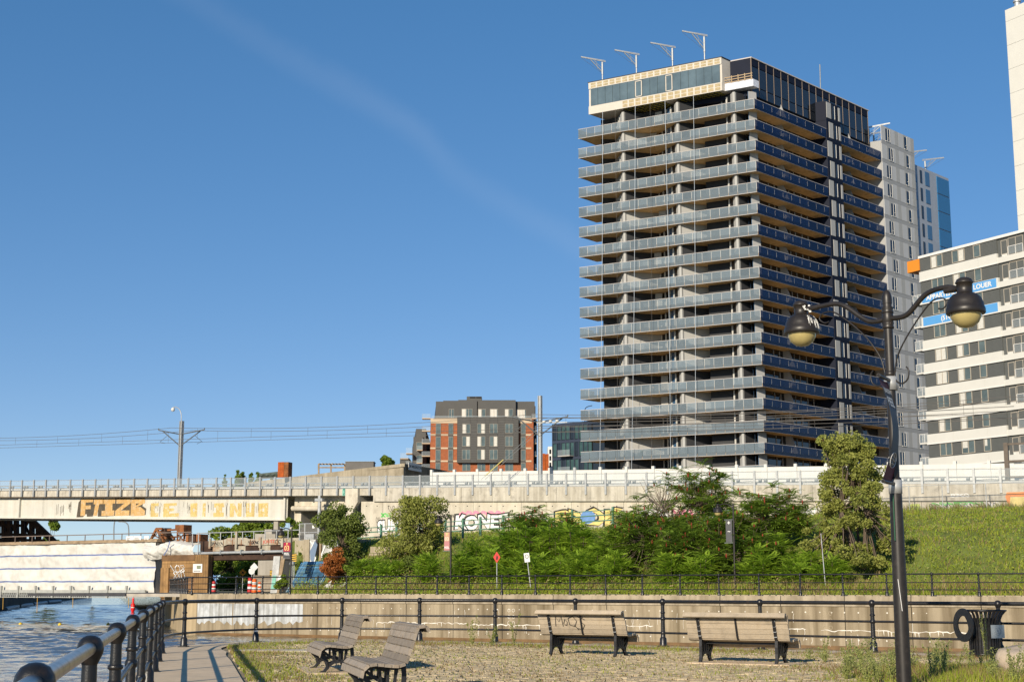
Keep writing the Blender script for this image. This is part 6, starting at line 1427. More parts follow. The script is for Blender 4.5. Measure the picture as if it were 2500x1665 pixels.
def chevron(label, u, v0, v1, s, w_):
    t = TU(u, s); o = thing('hazard_marker', label, 'sign', G(t, s, QUAY), GANG*.3, 'striped hazard markers'); h1 = ZV(u, v0, s)-QUAY; h0 = ZV(u, v1, s)-QUAY; MB().tube([(0, 0, 0), (0, 0, h0+.1)], .04, 6).build('post', m_galv, o); MB().box(-w_/2, w_/2, -.05, -.035, h0, h1).build('plate', m_gb, o); n_ = 4; dh = (h1-h0)/n_
    for k in range(n_): MB().prism([(-w_/2, h0+dh*k), (w_/2, h0+dh*k+dh*.25), (w_/2, min(h1, h0+dh*k+dh*.75)), (-w_/2, h0+dh*k+dh*.5)], -.056, -.051, lambda a_, b_, d: (a_, d, b_)).build('stripe', mat('hazard_yellow', (.7, .42, .02), .5), o)
chevron('large yellow and black hazard board beside the red banner', 717, 1351, 1371, 11.5, .36); chevron('small yellow and black hazard board at the wooden fence', 663, 1391, 1406, 22, .34); chevron('tiny yellow and black hazard board left in the underpass', 579, 1413, 1421, 30, .3)
MB_ = MB(); t = TU(639, 24)
wf_ = thing('wooden_fence', 'grey plank fence panel under the bridge behind the barrels', 'fence', G(t, 24, QUAY), GANG)
for k in range(7): MB().box(-1.0, 1.2, -.03, .03, .1+k*.2, .27+k*.2).build('plank', mat('grey_plank', (.24, .2, .15), .9, var=.3, vs=3, objrnd=.3), wf_)
for x in (-.95, 1.1): MB().box(x, x+.1, .03, .1, 0, 1.6).build('post', mat('grey_plank', (.24, .2, .15)), wf_)
# abutment with graffiti boards right of the underpass
ab = thing('bridge_abutment', 'graffiti covered concrete and board abutment right of the underpass', 'abutment', G(TU(722, 18), 18, QUAY), GANG); SA = 17.2
def ax(u, v, s=SA): t = TU(u, s, v); return (G(t, s, ZV(u, v, s))-ab.location)
Mi = Matrix.Rotation(-GANG, 3, 'Z'); axl = lambda u, v, s=SA: Mi @ ax(u, v, s)
a_ = axl(700, 1436); b_ = axl(862, 1312); MB().box(a_.x, b_.x, .05, 1.5, 0, b_.z-.1).build('concrete_core', m_oldc, ab)
m_gb1 = mat('graffiti_board_grey', (.42, .42, .41), .85, var=.3, vs=1.2, stain=(.7, .7, .68), stain_amt=.6, sts=1.5)
for k, (u0, u1, mm) in enumerate(((726, 742, m_oldc), (743, 758, m_gb1), (760, 763, m_dark), (766, 772, m_deck), (773, 812, m_gb1), (814, 850, m_oldc))):
    p0 = axl(u0, 1376); p1 = axl(u1, 1316); MB().box(p0.x, p1.x, -.12-.04*(k % 2), .04, p0.z, p1.z).build('board', mm, ab)
mb = MB()
for (u0, v0, pts) in ((745, 1320, [(0, 0), (6, 8), (2, 20), (9, 30), (4, 44), (0, 52)]), (752, 1322, [(0, 0), (5, 14), (-2, 26), (6, 40), (2, 50)]), (775, 1372, [(0, 0), (-2, -20), (6, -40), (18, -52), (28, -54)]), (782, 1370, [(0, 0), (14, -8), (20, -22)]), (785, 1350, [(0, 0), (10, -4), (18, -14)]), (788, 1336, [(0, 0), (10, -6), (16, -12)])):
    ps = [axl(u0+dx, v0+dy) for dx, dy in pts]; mb.ribbon([(p.x, p.z) for p in ps], .12, -.18, -.165, lambda a2, b2, d: (a2, d, b2))
mb.build('white_strokes', m_gw, ab)
p0 = axl(744, 1345); mb = MB(); mb.prism([(p0.x, p0.z), (p0.x+.5, p0.z+.8), (p0.x+.75, p0.z+.5), (p0.x+.4, p0.z-.9), (p0.x+.1, p0.z-.7)], -.182, -.175, lambda a2, b2, d: (a2, d, b2)); mb.build('blue_patch', mat('graffiti_steel_blue', (.16, .22, .32), .8), ab)
# boards leaning in the underpass mouth
for k, (u0, u1, v0, v1, mm, lab) in enumerate(((660, 676, 1357, 1425, m_gb1, 'pale grey board standing upright at the right side of the underpass'), (674, 688, 1357, 1430, m_deck, 'brown weathered board leaning at the right side of the underpass'))):
    t0 = TU(u0, 20); t1 = TU(u1, 20); lo = thing('leaning_board', lab, 'board', G(t0, 20, QUAY), GANG); hh_ = ZV(u0, v0, 20)-QUAY
    MB().hexa([(0, 0, 0), (t1-t0-.3*k, 0, 0), (t1-t0-.3*k, .08, 0), (0, .08, 0)], [(.2*k, .3, hh_), (t1-t0, .3, hh_), (t1-t0, .38, hh_), (.2*k, .38, hh_)]).build('board', mm, lo); MB().hexa([(.1, -.06, .3), (.5, -.06, .3), (.5, -.02, .3), (.1, -.02, .3)], [(.15, .1, 1.4), (.5, .1, 1.4), (.5, .14, 1.4), (.15, .14, 1.4)]).build('paint_patch', m_gw if k else m_tl, lo)
# chain link cage above the abutment
cg = thing('fence_cage', 'galvanised chain link gate above the graffiti boards', 'fence', G(TU(728, 18.5), 18.5, 5.0), GANG); w_ = TU(775, 18.5)-TU(728, 18.5); h = ZV(750, 1277, 18.5)-5.0
for x in (0, w_*.28, w_): MB().tube([(x, 0, 0), (x, 0, h)], .05, 6).build('post', m_galv, cg)
for z in (.1, h*.5, h-.03): MB().tube([(0, 0, z), (w_, 0, z)], .035, 6).build('rail', m_galv, cg)
MB().box(0, w_, -.01, .01, .1, h).build('wire_mesh', m_mesh, cg); MB().box(w_*.35, w_*.8, -.14, -.02, .15, .6).build('utility_box', m_galv, cg); MB().box(w_*.68, w_*.8, -.05, -.02, h*.72, h*.88).build('small_notice', m_gw, cg)
# stack of blue fence panels leaning on the slope
m_bp = mat('blue_painted_slats', (.05, .16, .3), .7, var=.35, vs=2, objrnd=.35)
bs0 = G(TU(702, 11), 11, QUAY+.1); bsx = thing('panel_stack', 'blue painted slatted fence panels leaning in a stack on the grass', 'panels', bs0, GANG); w_ = TU(780, 11)-TU(702, 11); hh_ = ZV(740, 1373, 11)-QUAY
for lay in range(3):
    for k in range(20):
        f = k/20; z = .1+hh_*f*.93; y = .1+1.0*f+.12*lay; MB().box(.1*lay+f*.35, w_*.8+f*.7-.1*lay, y, y+.05, z, z+hh_/20-.035).build('slat', m_bp, bsx) if lay == 0 or k % 5 == 0 else None
for k in range(6):
    x = -.15+.13*k if k < 3 else w_*.78+.14*(k-3); MB().bar((x, .02+.03*k, 0), (x+.75, 1.15, hh_), .05, .05).build('frame_bar', m_bp if k % 2 else mat('pale_blue_bar', (.3, .42, .5), .6), bsx)
MB().box(.5, w_+.3, 1.1, 1.4, hh_*.92, hh_).build('top_board', m_bp, bsx)
pc = thing('metal_post', 'grey metal bollard post with round cap in front of the blue panels', 'post', G(TU(712, 9.5), 9.5, QUAY)); MB().tube([(0, 0, 0), (0, 0, 2.0)], .06, 8).build('tube', m_galv, pc); MB().lathe([(0, 1.95), (.17, 2.0), (.2, 2.15), (.12, 2.28), (0, 2.3)], 10).build('cap', m_galv, pc)
wr = thing('plastic_scrap', 'torn white plastic scraps lying beside the blue panels', 'scrap', G(TU(795, 10), 10, QUAY+.1)); mb = MB()
rr = random.Random(4)
for k in range(5):
    x = rr.uniform(-.3, .9); mb.add([(x, 0, 0), (x+.4, .1, .02), (x+.5+rr.uniform(0, .3), .2, rr.uniform(.3, .9)), (x+.1, .05, rr.uniform(.2, .5))], [(0, 1, 2, 3)])
mb.build('sheet', m_tarp, wr)
# green steel fence and retaining sleepers along the old track
gf = thing('green_fence', 'green steel post and rail fence along the old track bed', 'fence', G(TU(900, 21.5), 21.5, 5)); m_gf = mat('green_fence_paint', (.10, .22, .15), .6); O_ = gf.location
tps = [TU(u, 21.5) for u in (870, 930, 968, 1040, 1088, 1131, 1174, 1230, 1300, 1400, 1500)]
for k, t in enumerate(tps):
    zt_ = 6.1+.04*(t-tps[0]); zb_ = 5.0 if k not in (1,) else 3.2; MB().box(-.07, .07, -.07, .07, 0, zt_-zb_+.15).build('post', m_gf, gf, tuple(G(t, 21.4, zb_)-O_), GANG)
for dz in (0, -.35, -.75): MB().tube([tuple(G(t, 21.4, 6.05+.04*(t-tps[0])+dz)-O_) for t in tps], .05 if dz else .035, 6).build('rail', m_gf, gf)
rs = thing('retaining_wall', 'timber and concrete sleeper retaining wall behind the roadside shrubs', 'wall', G(TU(890, 15.5), 15.5, 1.5), GANG); w_ = TU(985, 15.5)-TU(890, 15.5)
for k in range(6):
    for q in range(3):
        m_ = m_oldc if k > 3 else m_deck; MB().box(w_*q/3+.03, w_*(q+1)/3-.03, .12*k, .12*k+.3, .55*k*.9, .55*k*.9+.46).build('sleeper', m_, rs)
for x in (0.1, w_*.6): MB().box(x, x+.12, -.1, .02, 0, 1.9).build('upright', m_galvd, rs)
# buoys on the water
for k, (u, v, lab) in enumerate(((50, 1524, 'small yellow float on the water, leftmost'), (146, 1525, 'small yellow float on the water, middle'), (264, 1525, 'small yellow float on the water, right, nearest the railing'), (364, 1525, 'small yellow float glimpsed behind the railing posts'))):
    p = PZ(u, v, WATER_Z); b_ = thing('float', lab, 'float', p, 0, 'yellow floats of the buoy line'); MB().lathe([(0, -.12), (.14, -.08), (.17, .02), (.13, .12), (.05, .17), (0, .18)], 10).build('ball', mat('float_yellow', (.7, .47, .03), .45), b_); MB().lathe([(.03, .17), (.03, .22), (0, .22)], 6).build('knob', m_dark, b_)
p = PZ(324, 1494, WATER_Z); bu = thing('channel_buoy', 'tall red channel buoy floating below the wrapped bridge', 'buoy', p); m_rb = mat('buoy_red', (.75, .015, .015), .45)
MB().lathe([(0, -.2), (.14, 0), (.27, .3), (.27, .95), (.16, 1.1)], 12).build('body', m_rb, bu); MB().lathe([(.16, 1.1), (.14, 1.2), (.14, 2.2), (.1, 2.25), (0, 2.26)], 10).build('mast', m_rb, bu); MB().lathe([(.275, .55), (.275, .63)], 12).build('white_band', m_bw, bu)
# floating boom near the left bank
fbm = thing('floating_boom', 'grey floating boom segments along the dark left bank', 'boom', PZ(40, 1486, WATER_Z)); q0 = fbm.location
bp_ = [PZ(u, v, WATER_Z) for u, v in ((10, 1490), (45, 1481), (80, 1477), (115, 1471), (150, 1468))]
for a_, b_ in zip(bp_[:-1], bp_[1:]): MB().tube([a_.lerp(b_, .05)-q0+Vector((0, 0, .1)), a_.lerp(b_, .92)-q0+Vector((0, 0, .1))], .35, 8).build('segment', m_galvd, fbm)
# low graffiti wall with blue panels seen through the underpass
lw_ = thing('low_wall', 'low blue and white painted wall seen through the underpass', 'wall', P(515, 1430, 230)); q0 = lw_.location
for k in range(5):
    a_ = P(516+13*k, 1424, 230)-q0; b_ = P(528+13*k, 1403, 230)-q0; MB().box(a_.x, b_.x, 0, .3, a_.z, b_.z).build('panel', (m_bl, mat('pale_blue_paint', (.3, .5, .65), .7))[k % 2], lw_)
# ================================================================== vegetation
m_sum = leafmat('sumac_leaf', (.09, .17, .02), (.30, .42, .05), .3, .5); m_ail = leafmat('ailanthus_leaf', (.15, .29, .02), (.44, .58, .06), .38, .45)
m_oli = leafmat('olive_leaf', (.16, .19, .035), (.40, .41, .10), .3, .8); m_dkl = leafmat('dark_shrub_leaf', (.09, .125, .025), (.22, .27, .055), .3, .7)
m_mid = leafmat('mid_green_leaf', (.11, .18, .02), (.29, .38, .05), .35, .4); m_dead = leafmat('dead_orange_leaf', (0.248, 0.078, 0.019), (0.512, 0.186, 0.046), .25, .9)
m_gr = leafmat('grass_green', (.13, .2, .02), (.36, .42, .05), .35, .6, .5); m_gr2 = leafmat('grass_lawn', (.17, .24, .022), (.45, .48, .055), .35, .25, .4)
m_dry = leafmat('grass_dry', (.22, .15, .06), (.40, .30, .15), .3, .8, .6); m_weed = leafmat('weed_leaf', (0.155, 0.202, 0.046), (0.434, 0.434, 0.155), .3, 2.5, .5)
m_rdry = leafmat('grass_russet', (.2, .11, .05), (.36, .24, .11), .3, 1.5, .6)
m_bark = mat('bark_grey_brown', (.12, .09, .065), .95, var=.3, vs=4); m_cone = mat('sumac_cone_red', (.22, .03, .018), .85, var=.3, vs=3)
def rotz(a):
    c_, s__ = np.cos(a), np.sin(a); z = np.zeros_like(a); o = np.ones_like(a)
    return np.stack([np.stack([c_, -s__, z], -1), np.stack([s__, c_, z], -1), np.stack([z, z, o], -1)], -2)
def roty(a):
    c_, s__ = np.cos(a), np.sin(a); z = np.zeros_like(a); o = np.ones_like(a)
    return np.stack([np.stack([c_, z, s__], -1), np.stack([z, o, z], -1), np.stack([-s__, z, c_], -1)], -2)
def rotx(a):
    c_, s__ = np.cos(a), np.sin(a); z = np.zeros_like(a); o = np.ones_like(a)
    return np.stack([np.stack([o, z, z], -1), np.stack([z, c_, -s__], -1), np.stack([z, s__, c_], -1)], -2)
def frond_template(n=8, droop=.45, ll=.26, lw=.085, vdrop=.25):
    V = []
    for i in range(n):
        f = .14+.82*i/(n-1); x = f; z = .12*f-droop*f*f; L = ll*(math.sin(math.pi*min(1, f*.85+.12))**.6)
        for sgn in (-1, 1):
            b0 = np.array([x-lw*.4, 0, z]); b1 = np.array([x+lw*.35, 0, z-.01]); tip = np.array([x+L*.45, sgn*L, z-vdrop*L]); m = np.array([x+L*.18+lw*.55, sgn*L*.5, z-vdrop*L*.3]); m2 = np.array([x+L*.18-lw*.45, sgn*L*.5, z-vdrop*L*.25])
            V += [b0, m, tip, m2]
    V += [np.array([.93, -.03, .12*.93-droop*.87]), np.array([1.0, -.05, .12-droop]), np.array([1.2, 0, .13-droop*1.25]), np.array([1.0, .05, .12-droop])]
    return np.array(V)
FT_S = frond_template(8, .55, .25, .095); FT_A = frond_template(9, .4, .23, .085, .35)
def fronds(tmpl, pos, yaw, pitch, scale, roll=None):
    n = len(pos); Mx = rotz(yaw) @ roty(-pitch)
    if roll is not None: Mx = Mx @ rotx(roll)
    V = np.einsum('nij,kj->nki', Mx, tmpl)*scale[:, None, None]+pos[:, None, :]
    k = len(tmpl); F = np.arange(n*k).reshape(-1, 4); return V.reshape(-1, 3), F
def leaves(pos, size, up=.3):
    n = len(pos); a = rng.normal(size=(n, 3)); a[:, 2] += up; a /= np.linalg.norm(a, axis=1)[:, None]
    b = rng.normal(size=(n, 3)); b -= a*(a*b).sum(1)[:, None]; b /= np.linalg.norm(b, axis=1)[:, None]; c = np.cross(a, b)
    s = (size*rng.uniform(.6, 1.3, n))[:, None]
    V = np.stack([pos-b*s, pos+c*s*.5, pos+b*s, pos-c*s*.5], 1).reshape(-1, 3); return V, np.arange(n*4).reshape(-1, 4)
def branch_mesh(base, forks, tips, r0):
    mb = MB()
    for fk in forks: mb.tube(spline([base, (base+fk)/2+Vector((random.uniform(-.1, .1), random.uniform(-.1, .1), 0)), fk], 3), [r0*(1-.13*i) for i in range(7)], 5)
    for tp in tips:
        fk = min(forks, key=lambda f: (f-tp).length); mid = fk.lerp(tp, .5)+Vector((random.uniform(-.12, .12), random.uniform(-.12, .12), -.08)); mb.tube([fk, mid, tp], [r0*.35, r0*.22, r0*.1], 4, caps=False)
    return mb
def dome_pts(n, rx, ry, h, inner=.55, low=-.15):
    out = []
    while len(out) < n:
        d = rng.normal(size=3); d /= np.linalg.norm(d)
        if d[2] < low: continue
        k = rng.uniform(inner, 1)
        w_ = 1+.22*math.sin(d[0]*5+d[1]*3)+.15*math.sin(d[2]*9+d[0]*7)
        out.append((d[0]*rx*k*w_, d[1]*ry*k*w_, d[2]*h*k*w_))
    return np.array(out)
def sumac(u, s, vtop, ru, label, tips_n=60, bare=0., group='sumac bushes with red cones on the bank', lowf=.35):
    t = TU(u, s); zb_ = hz(t, s); D = G(t, s).y; H_ = max(1.6, ZV(u, vtop, s)-zb_); r_ = ru*D/3551; base = G(t, s, zb_-.1)
    o = thing('sumac_bush', label, 'bush', base, 0, group)
    zc = H_*lowf; T = dome_pts(tips_n, r_, r_*.8, H_-zc-.25, .5, -.35); T[:, 2] += zc
    if bare:
        keep = (T[:, 2] > H_*.72) | (T[:, 2] < H_*.42); T = T[keep]
    tips = [Vector(p) for p in T]; forks = [Vector((random.uniform(-.4, .4)*r_, random.uniform(-.4, .4)*r_, H_*random.uniform(.3, .55))) for _ in range(6)]
    branch_mesh(Vector((0, 0, 0)), forks, tips, .09).build('trunk', m_bark, o)
    if bare:
        mb = MB()
        for q in range(70):
            f = random.choice(forks); e = f+Vector((random.uniform(-.7, .7)*r_, random.uniform(-.4, .4)*r_, random.uniform(.1, .35)*H_)); mb.tube([f, f.lerp(e, .5)+Vector((random.uniform(-.15, .15), 0, random.uniform(-.1, .1))), e], [.035, .022, .008], 4, caps=False)
        mb.build('bare_branches', mat('grey_twig', (.2, .16, .13), .95), o)
    nf = 12; pos = np.repeat(T, nf, 0)+rng.normal(size=(len(T)*nf, 3))*.06; yaw = np.tile(np.arange(nf)*2*math.pi/nf, len(T))+rng.uniform(-.4, .4, len(pos)); pit = rng.uniform(-.15, .85, len(pos)); sc = rng.uniform(.5, .85, len(pos))
    V, F = fronds(FT_S, pos, yaw, pit, sc, rng.uniform(-.3, .3, len(pos))); link('crown', np_mesh('crown', V, F, m_sum), o)
    mb = MB()
    for p in T:
        if rng.random() < .55 and p[2] > H_*.35: mb.lathe([(.02, .05), (.045, .1), (.05, .18), (.03, .28), (0, .34)], 6, (p[0]+rng.uniform(-.05, .05), p[1]-.05, p[2]-.02))
    if mb.v: tag(mb.build('red_cones', m_cone, o), kind='stuff')
    return o
def ailanthus(u, s, vtop, ru, label, shoots=16, m=None, group='bright green sapling clumps on the bank', nf=11):
    t = TU(u, s); zb_ = hz(t, s); D = G(t, s).y; H_ = max(1.2, ZV(u, vtop, s)-zb_); r_ = ru*D/3551; base = G(t, s, zb_-.1); o = thing('sapling_clump', label, 'shrub', base, 0, group); mb = MB(); P_ = []; Y_ = []; Pi = []; Sc = []
    for k in range(shoots):
        an = random.uniform(0, 6.283); rr_ = r_*math.sqrt(random.random())*.95; hk = H_*(random.uniform(.55, 1) if k > 2 else 1)*(1-.35*(rr_/r_)**2); b0 = Vector((rr_*.6*math.cos(an), rr_*.6*math.sin(an)*.8, 0)); tp = Vector((rr_*math.cos(an), rr_*math.sin(an)*.8, hk)); mb.tube([b0, b0.lerp(tp, .5)+Vector((random.uniform(-.08, .08), 0, 0)), tp], [.035, .028, .012], 4, caps=False)
        for lev in range(6):
            f = .3+.7*lev/5; c_ = b0.lerp(tp, f); n_ = nf if lev == 5 else 6
            for q in range(n_): P_.append(c_); Y_.append(random.uniform(0, 6.283)); Pi.append(random.uniform(.15, 1.0) if lev >= 4 else random.uniform(-.1, .7)); Sc.append(random.uniform(.45, .85))
    mb.build('stems', m_bark, o); V, F = fronds(FT_A, np.array([tuple(p) for p in P_]), np.array(Y_), np.array(Pi), np.array(Sc), rng.uniform(-.4, .4, len(P_))); link('crown', np_mesh('crown', V, F, m or m_ail), o); return o
def leafy_tree(name, label, base, H_, r_, n, size, m, group=None, cat='tree', clumps=28, low=.12, rz_=1., trunk_r=.14, lean=0., cone=0., fat=1.15):
    o = thing(name, label, cat, base, 0, group); cl = dome_pts(clumps, r_*.82, r_*.8, (H_*(1-low))*.5, .35, -1.1); cl[:, 2] += H_*(low+(1-low)*.5)
    if cone < 0:
        zf = rng.uniform(.04, 1, clumps)**1.15; an_ = rng.uniform(0, 6.283, clumps); rr_ = r_*np.sqrt(rng.uniform(.1, 1, clumps))*(1+cone*zf**1.1)*.85*(1+.28*np.sin(an_*2+zf*9)+.15*np.sin(an_*5-zf*17)); cl = np.stack([rr_*np.cos(an_), rr_*np.sin(an_), zf*H_*.93], 1)
    if cone > 0: k_ = 1-cone*np.clip((cl[:, 2]/H_-.35)/.65, 0, 1); cl[:, 0] *= k_; cl[:, 1] *= k_
    cl[:, 0] += lean*cl[:, 2]/H_
    tips = [Vector(p) for p in cl]; forks = [Vector((lean*.4+random.uniform(-.3, .3)*r_, random.uniform(-.3, .3)*r_, H_*random.uniform(.25, .5))) for _ in range(6)]; branch_mesh(Vector((0, 0, -.2)), forks, tips, trunk_r).build('trunk', m_bark, o)
    per = n//clumps; pos = []
    for c_ in cl:
        cr = r_*rng.uniform(.14, .34)*fat; d = rng.normal(size=(per, 3)); d /= np.linalg.norm(d, axis=1)[:, None]; pos.append(c_+d*(cr*rng.uniform(.2, 1, per)**.45)[:, None]*np.array([1, 1, .8]))
    pos = np.concatenate(pos); pos = pos[pos[:, 2] > .05]; V, F = leaves(pos, size); link('crown', np_mesh('crown', V, F, m), o); return o
def tree_at(name, label, u, vb, vt, ru, s, n, size, m, **k):
    t = TU(u, s); zb_ = hz(t, s); D = G(t, s).y; return leafy_tree(name, label, G(t, s, zb_), ZV(u, vt, s)-zb_, ru*D/3551, n, size, m, **k)
# bank shrubs and trees
tree_at('leafy_tree', 'dense dark green bushy tree above the blue panels', 828, 1400, 1226, 78, 15.5, 17000, .10, m_dkl, clumps=64, low=.1, cone=-.5)
tree_at('leafy_tree', 'dark olive bushy tree in front of the first graffiti letters', 1022, 1390, 1214, 84, 15.5, 18000, .095, m_oli, clumps=64, low=.12, cone=-.45)
tree_at('leafy_tree', 'tall grey green tree behind the lamp post', 2112, 1395, 1042, 158, 13, 40000, .09, m_oli, clumps=150, low=.0, cone=-.68, lean=-1.0, fat=.5, trunk_r=.16)
tree_at('dead_bush', 'rust orange dead bush above the white plastic scraps', 822, 1410, 1335, 44, 11.5, 8000, .07, m_dead, clumps=30, low=.1, fat=1.3, cat='bush', trunk_r=.05)
for k, (u, s, vt, ru, n, bare, low, lab) in enumerate((
        (1640, 15, 1128, 95, 80, 1, .3, 'tallest open sumac with bare grey branches showing below its crown'), (1735, 15.5, 1130, 80, 85, 0, .4, 'tall sumac right of the bare branched one'), (1895, 15, 1176, 95, 95, 0, .4, 'broad rounded sumac between the grey banner lamp and the grey green tree'),
        (1580, 13, 1205, 80, 80, 0, .2, 'dark sumac left of the bare branched one'), (1680, 11, 1255, 75, 80, 0, .2, 'low sumac in front of the bare branched one'), (1770, 12, 1225, 70, 75, 0, .2, 'sumac just left of the grey banner lamp'), (1830, 11, 1265, 62, 60, 0, .2, 'low sumac just right of the grey banner lamp'), (1545, 14, 1220, 50, 45, 0, .3, 'small sumac at the left end of the sumac thicket'), (1290, 16.5, 1228, 60, 50, 0, .35, 'dark topped sumac in front of the pink outlined graffiti'), (1380, 17, 1250, 50, 40, 0, .35, 'small sumac below the yellow graffiti'))):
    sumac(u, s, vt, ru*1.12, lab, int(n*1.7), bare, lowf=low)
for k, (u, s, vt, ru, sh, lab) in enumerate((
        (1128, 9.5, 1345, 34, 12, 'small sapling clump just right of the pink banner lamp'), (1050, 9.5, 1350, 34, 12, 'small sapling clump just left of the pink banner lamp'), (1165, 12, 1315, 48, 18, 'sapling clump left of the red diamond sign'), (1228, 12, 1285, 55, 20, 'tall sapling clump behind the red diamond sign'), (1290, 12, 1270, 52, 20, 'tall sapling clump behind the leaning parking sign'), (1350, 12.5, 1272, 52, 20, 'tall sapling clump right of the leaning parking sign'), (1415, 12.5, 1278, 52, 20, 'sapling clump midway between parking sign and the sumacs'), (1475, 12, 1290, 48, 18, 'sapling clump next to the sumac thicket'),
        (1200, 9.5, 1345, 44, 14, 'low sapling clump at the foot of the red sign'), (1270, 9.5, 1348, 44, 14, 'low sapling clump at the foot of the parking sign'), (1345, 9.5, 1350, 44, 14, 'low sapling clump right of the parking sign foot'), (1425, 9.5, 1352, 44, 14, 'low sapling clump below the middle of the bank'), (1500, 9.5, 1352, 40, 14, 'low sapling clump below the left sumacs'), (1650, 9, 1345, 40, 12, 'light sapling clump under the middle sumacs'), (1720, 9, 1350, 36, 12, 'light sapling clump left of the grey banner lamp foot'), (1850, 9.5, 1335, 44, 14, 'sapling clump right of the grey banner lamp foot'), (1960, 9.5, 1345, 50, 16, 'sapling clump left of the rusty sign'), (2025, 9.5, 1362, 36, 12, 'small sapling clump right of the rusty sign'), (1905, 12.5, 1300, 28, 8, 'single bright sapling below the rounded sumac'),
        (905, 12, 1365, 34, 10, 'thin sapling clump in front of the sleeper wall'), (955, 11, 1372, 34, 10, 'thin sapling clump at the right end of the sleeper wall'))):
    ailanthus(u, s, vt, ru, lab, sh)
for u, s, vt, ru, lab in ((870, 12, 1370, 42, 'low dark bush left of the sleeper wall'), (1000, 12, 1360, 40, 'low dark bush under the olive tree'), (690, 12, 1405, 18, 'little green bush by the underpass corner'), (725, 12.5, 1340, 16, 'ivy bush on the abutment corner behind the hazard board')):
    tree_at('low_bush', lab, u, 1420, vt, ru, s, 3500, .09, m_mid if u < 900 else m_dkl, cat='bush', clumps=14, low=.05, trunk_r=.04)
tr0 = G(TU(715, 23.5), 23.5, 5.0); leafy_tree('ivy_bush', 'green climbing bush on the pier beside the chain link gate', tr0, 2.6, 1.2, 2500, .09, m_mid, cat='bush', clumps=10, low=.05, trunk_r=.04)
# trees farther back
for u, v0, v1, D, ru, m, n, sz, lab in ((565, 1428, 1258, 205, 62, m_mid, 16000, .22, 'big leafy tree seen through the left of the underpass'), (632, 1428, 1258, 200, 66, m_mid, 16000, .22, 'big leafy tree seen through the right of the underpass'), (690, 1440, 1330, 190, 28, m_dkl, 3000, .2, 'dark tree behind the bridge pier'), (118, 1345, 1268, 240, 34, m_mid, 7000, .26, 'round green tree behind the wrapped bridge at left'), (232, 1345, 1318, 260, 10, m_dkl, 900, .25, 'tiny tree top behind the bridge handrail'),
        (578, 1200, 1143, 260, 9, m_mid, 1800, .24, 'slim poplar top above the glass fence, leftmost'), (590, 1200, 1142, 262, 8, m_mid, 1600, .24, 'slim poplar top above the glass fence, second from left'), (612, 1200, 1147, 260, 8, m_mid, 1600, .24, 'slim poplar top above the glass fence, third from left'), (630, 1200, 1144, 258, 9, m_mid, 1700, .24, 'slim poplar top above the glass fence, next to the awning'), (548, 1200, 1160, 260, 6, m_mid, 700, .22, 'low poplar tip left of the slim poplars'), (663, 1200, 1149, 258, 5, m_mid, 600, .22, 'small tree tip left of the rusty box'), (948, 1165, 1100, 225, 24, m_mid, 4500, .2, 'small bright tree behind the concrete abutment')):
    b_ = P(u, v0, D); zt_ = P(u, v1, D).z; b_.z = max(QUAY-.4, b_.z) if v0 < 1340 else QUAY-.2
    leafy_tree('distant_tree', lab, b_, zt_-b_.z, ru*D/3551, n, sz, m, 'trees beyond the rail lines', clumps=22 if ru < 50 else 70, low=.04, trunk_r=.2, cone=.5 if ru < 12 else (-.25 if ru > 50 else .1), fat=1.5 if ru < 50 else .9)
for k in range(7):
    b_ = P(525+26*k, 1425, 235+8*k); b_.z = QUAY-.2; leafy_tree('distant_tree', 'dark leafy tree in the row closing the view through the underpass', b_, 8+random.uniform(-1, 1), 4.5, 2600, .3, m_dkl, 'tree row beyond the underpass', clumps=16, low=.0, trunk_r=.2)

# ------------------------------------------------------------------ grasses
def blades(name, pos, h, w, mats, mi, parent=None, lean=.35):
    n = len(pos); a = rng.uniform(0, 2*math.pi, n); d = np.stack([np.cos(a), np.sin(a), np.zeros(n)], 1); l_ = rng.uniform(0, 2*math.pi, n); ld = np.stack([np.cos(l_), np.sin(l_), np.zeros(n)], 1)
    tip = pos+np.array([0, 0, 1])*h[:, None]+ld*(h*rng.uniform(0, lean, n))[:, None]
    V = np.stack([pos-d*w[:, None]/2, pos+d*w[:, None]/2, tip], 1).reshape(-1, 3); F = np.arange(n*3).reshape(-1, 3)
    return tag(link(name, np_mesh(name, V, F, mats, mi), parent), kind='stuff')
hzv = np.vectorize(hz)
n = 120000; tt_ = rng.uniform(-34, 34, n); sv = 6.3+(rng.random(n)**1.25)*41
ok = tt_ > np.vectorize(lambda s: t_left(s)+.4)(sv); tt_, sv = tt_[ok], sv[ok]; n = len(tt_)
zz_ = hzv(tt_, sv); pos = np.stack([GA.x*tt_+GB.x*sv, GO.y+GA.y*tt_+GB.y*sv, zz_+.12*np.sin(tt_*1.3+sv)*np.cos(sv*1.7-tt_*.6)-.03], 1)
lawn = tt_ > 9; patch = np.sin(tt_*.55+np.sin(sv*.9)*1.5)+np.sin(tt_*.21+2+sv*.3)
dry = rng.random(n) < np.clip(.12+.4*np.exp(-((sv-8.2)/1.2)**2)*(patch > -.3)+.08*(patch > 1), 0, 1); dry |= rng.random(n) < .04+.22*(patch > .9)*lawn*(np.sin(sv*.8+tt_) > 0)
h = np.where(sv < 9.5, rng.uniform(.15, .65, n), rng.uniform(.08, .32, n)*(.8+.5*np.sin(tt_*.8+sv*.5)**2)); h = np.where(dry, h*1.3, h); h = np.where(sv < 7.0, rng.uniform(.08, .3, n), h)
g_ = blades('bank_grass', pos, h, rng.uniform(.035, .08, n), [m_gr, m_gr2, m_dry], np.where(dry, 2, np.where(lawn | (sv < 8), 1, 0)), None, 1.1); tag(g_, 'rough green and straw coloured grass covering the railway bank', 'grass')
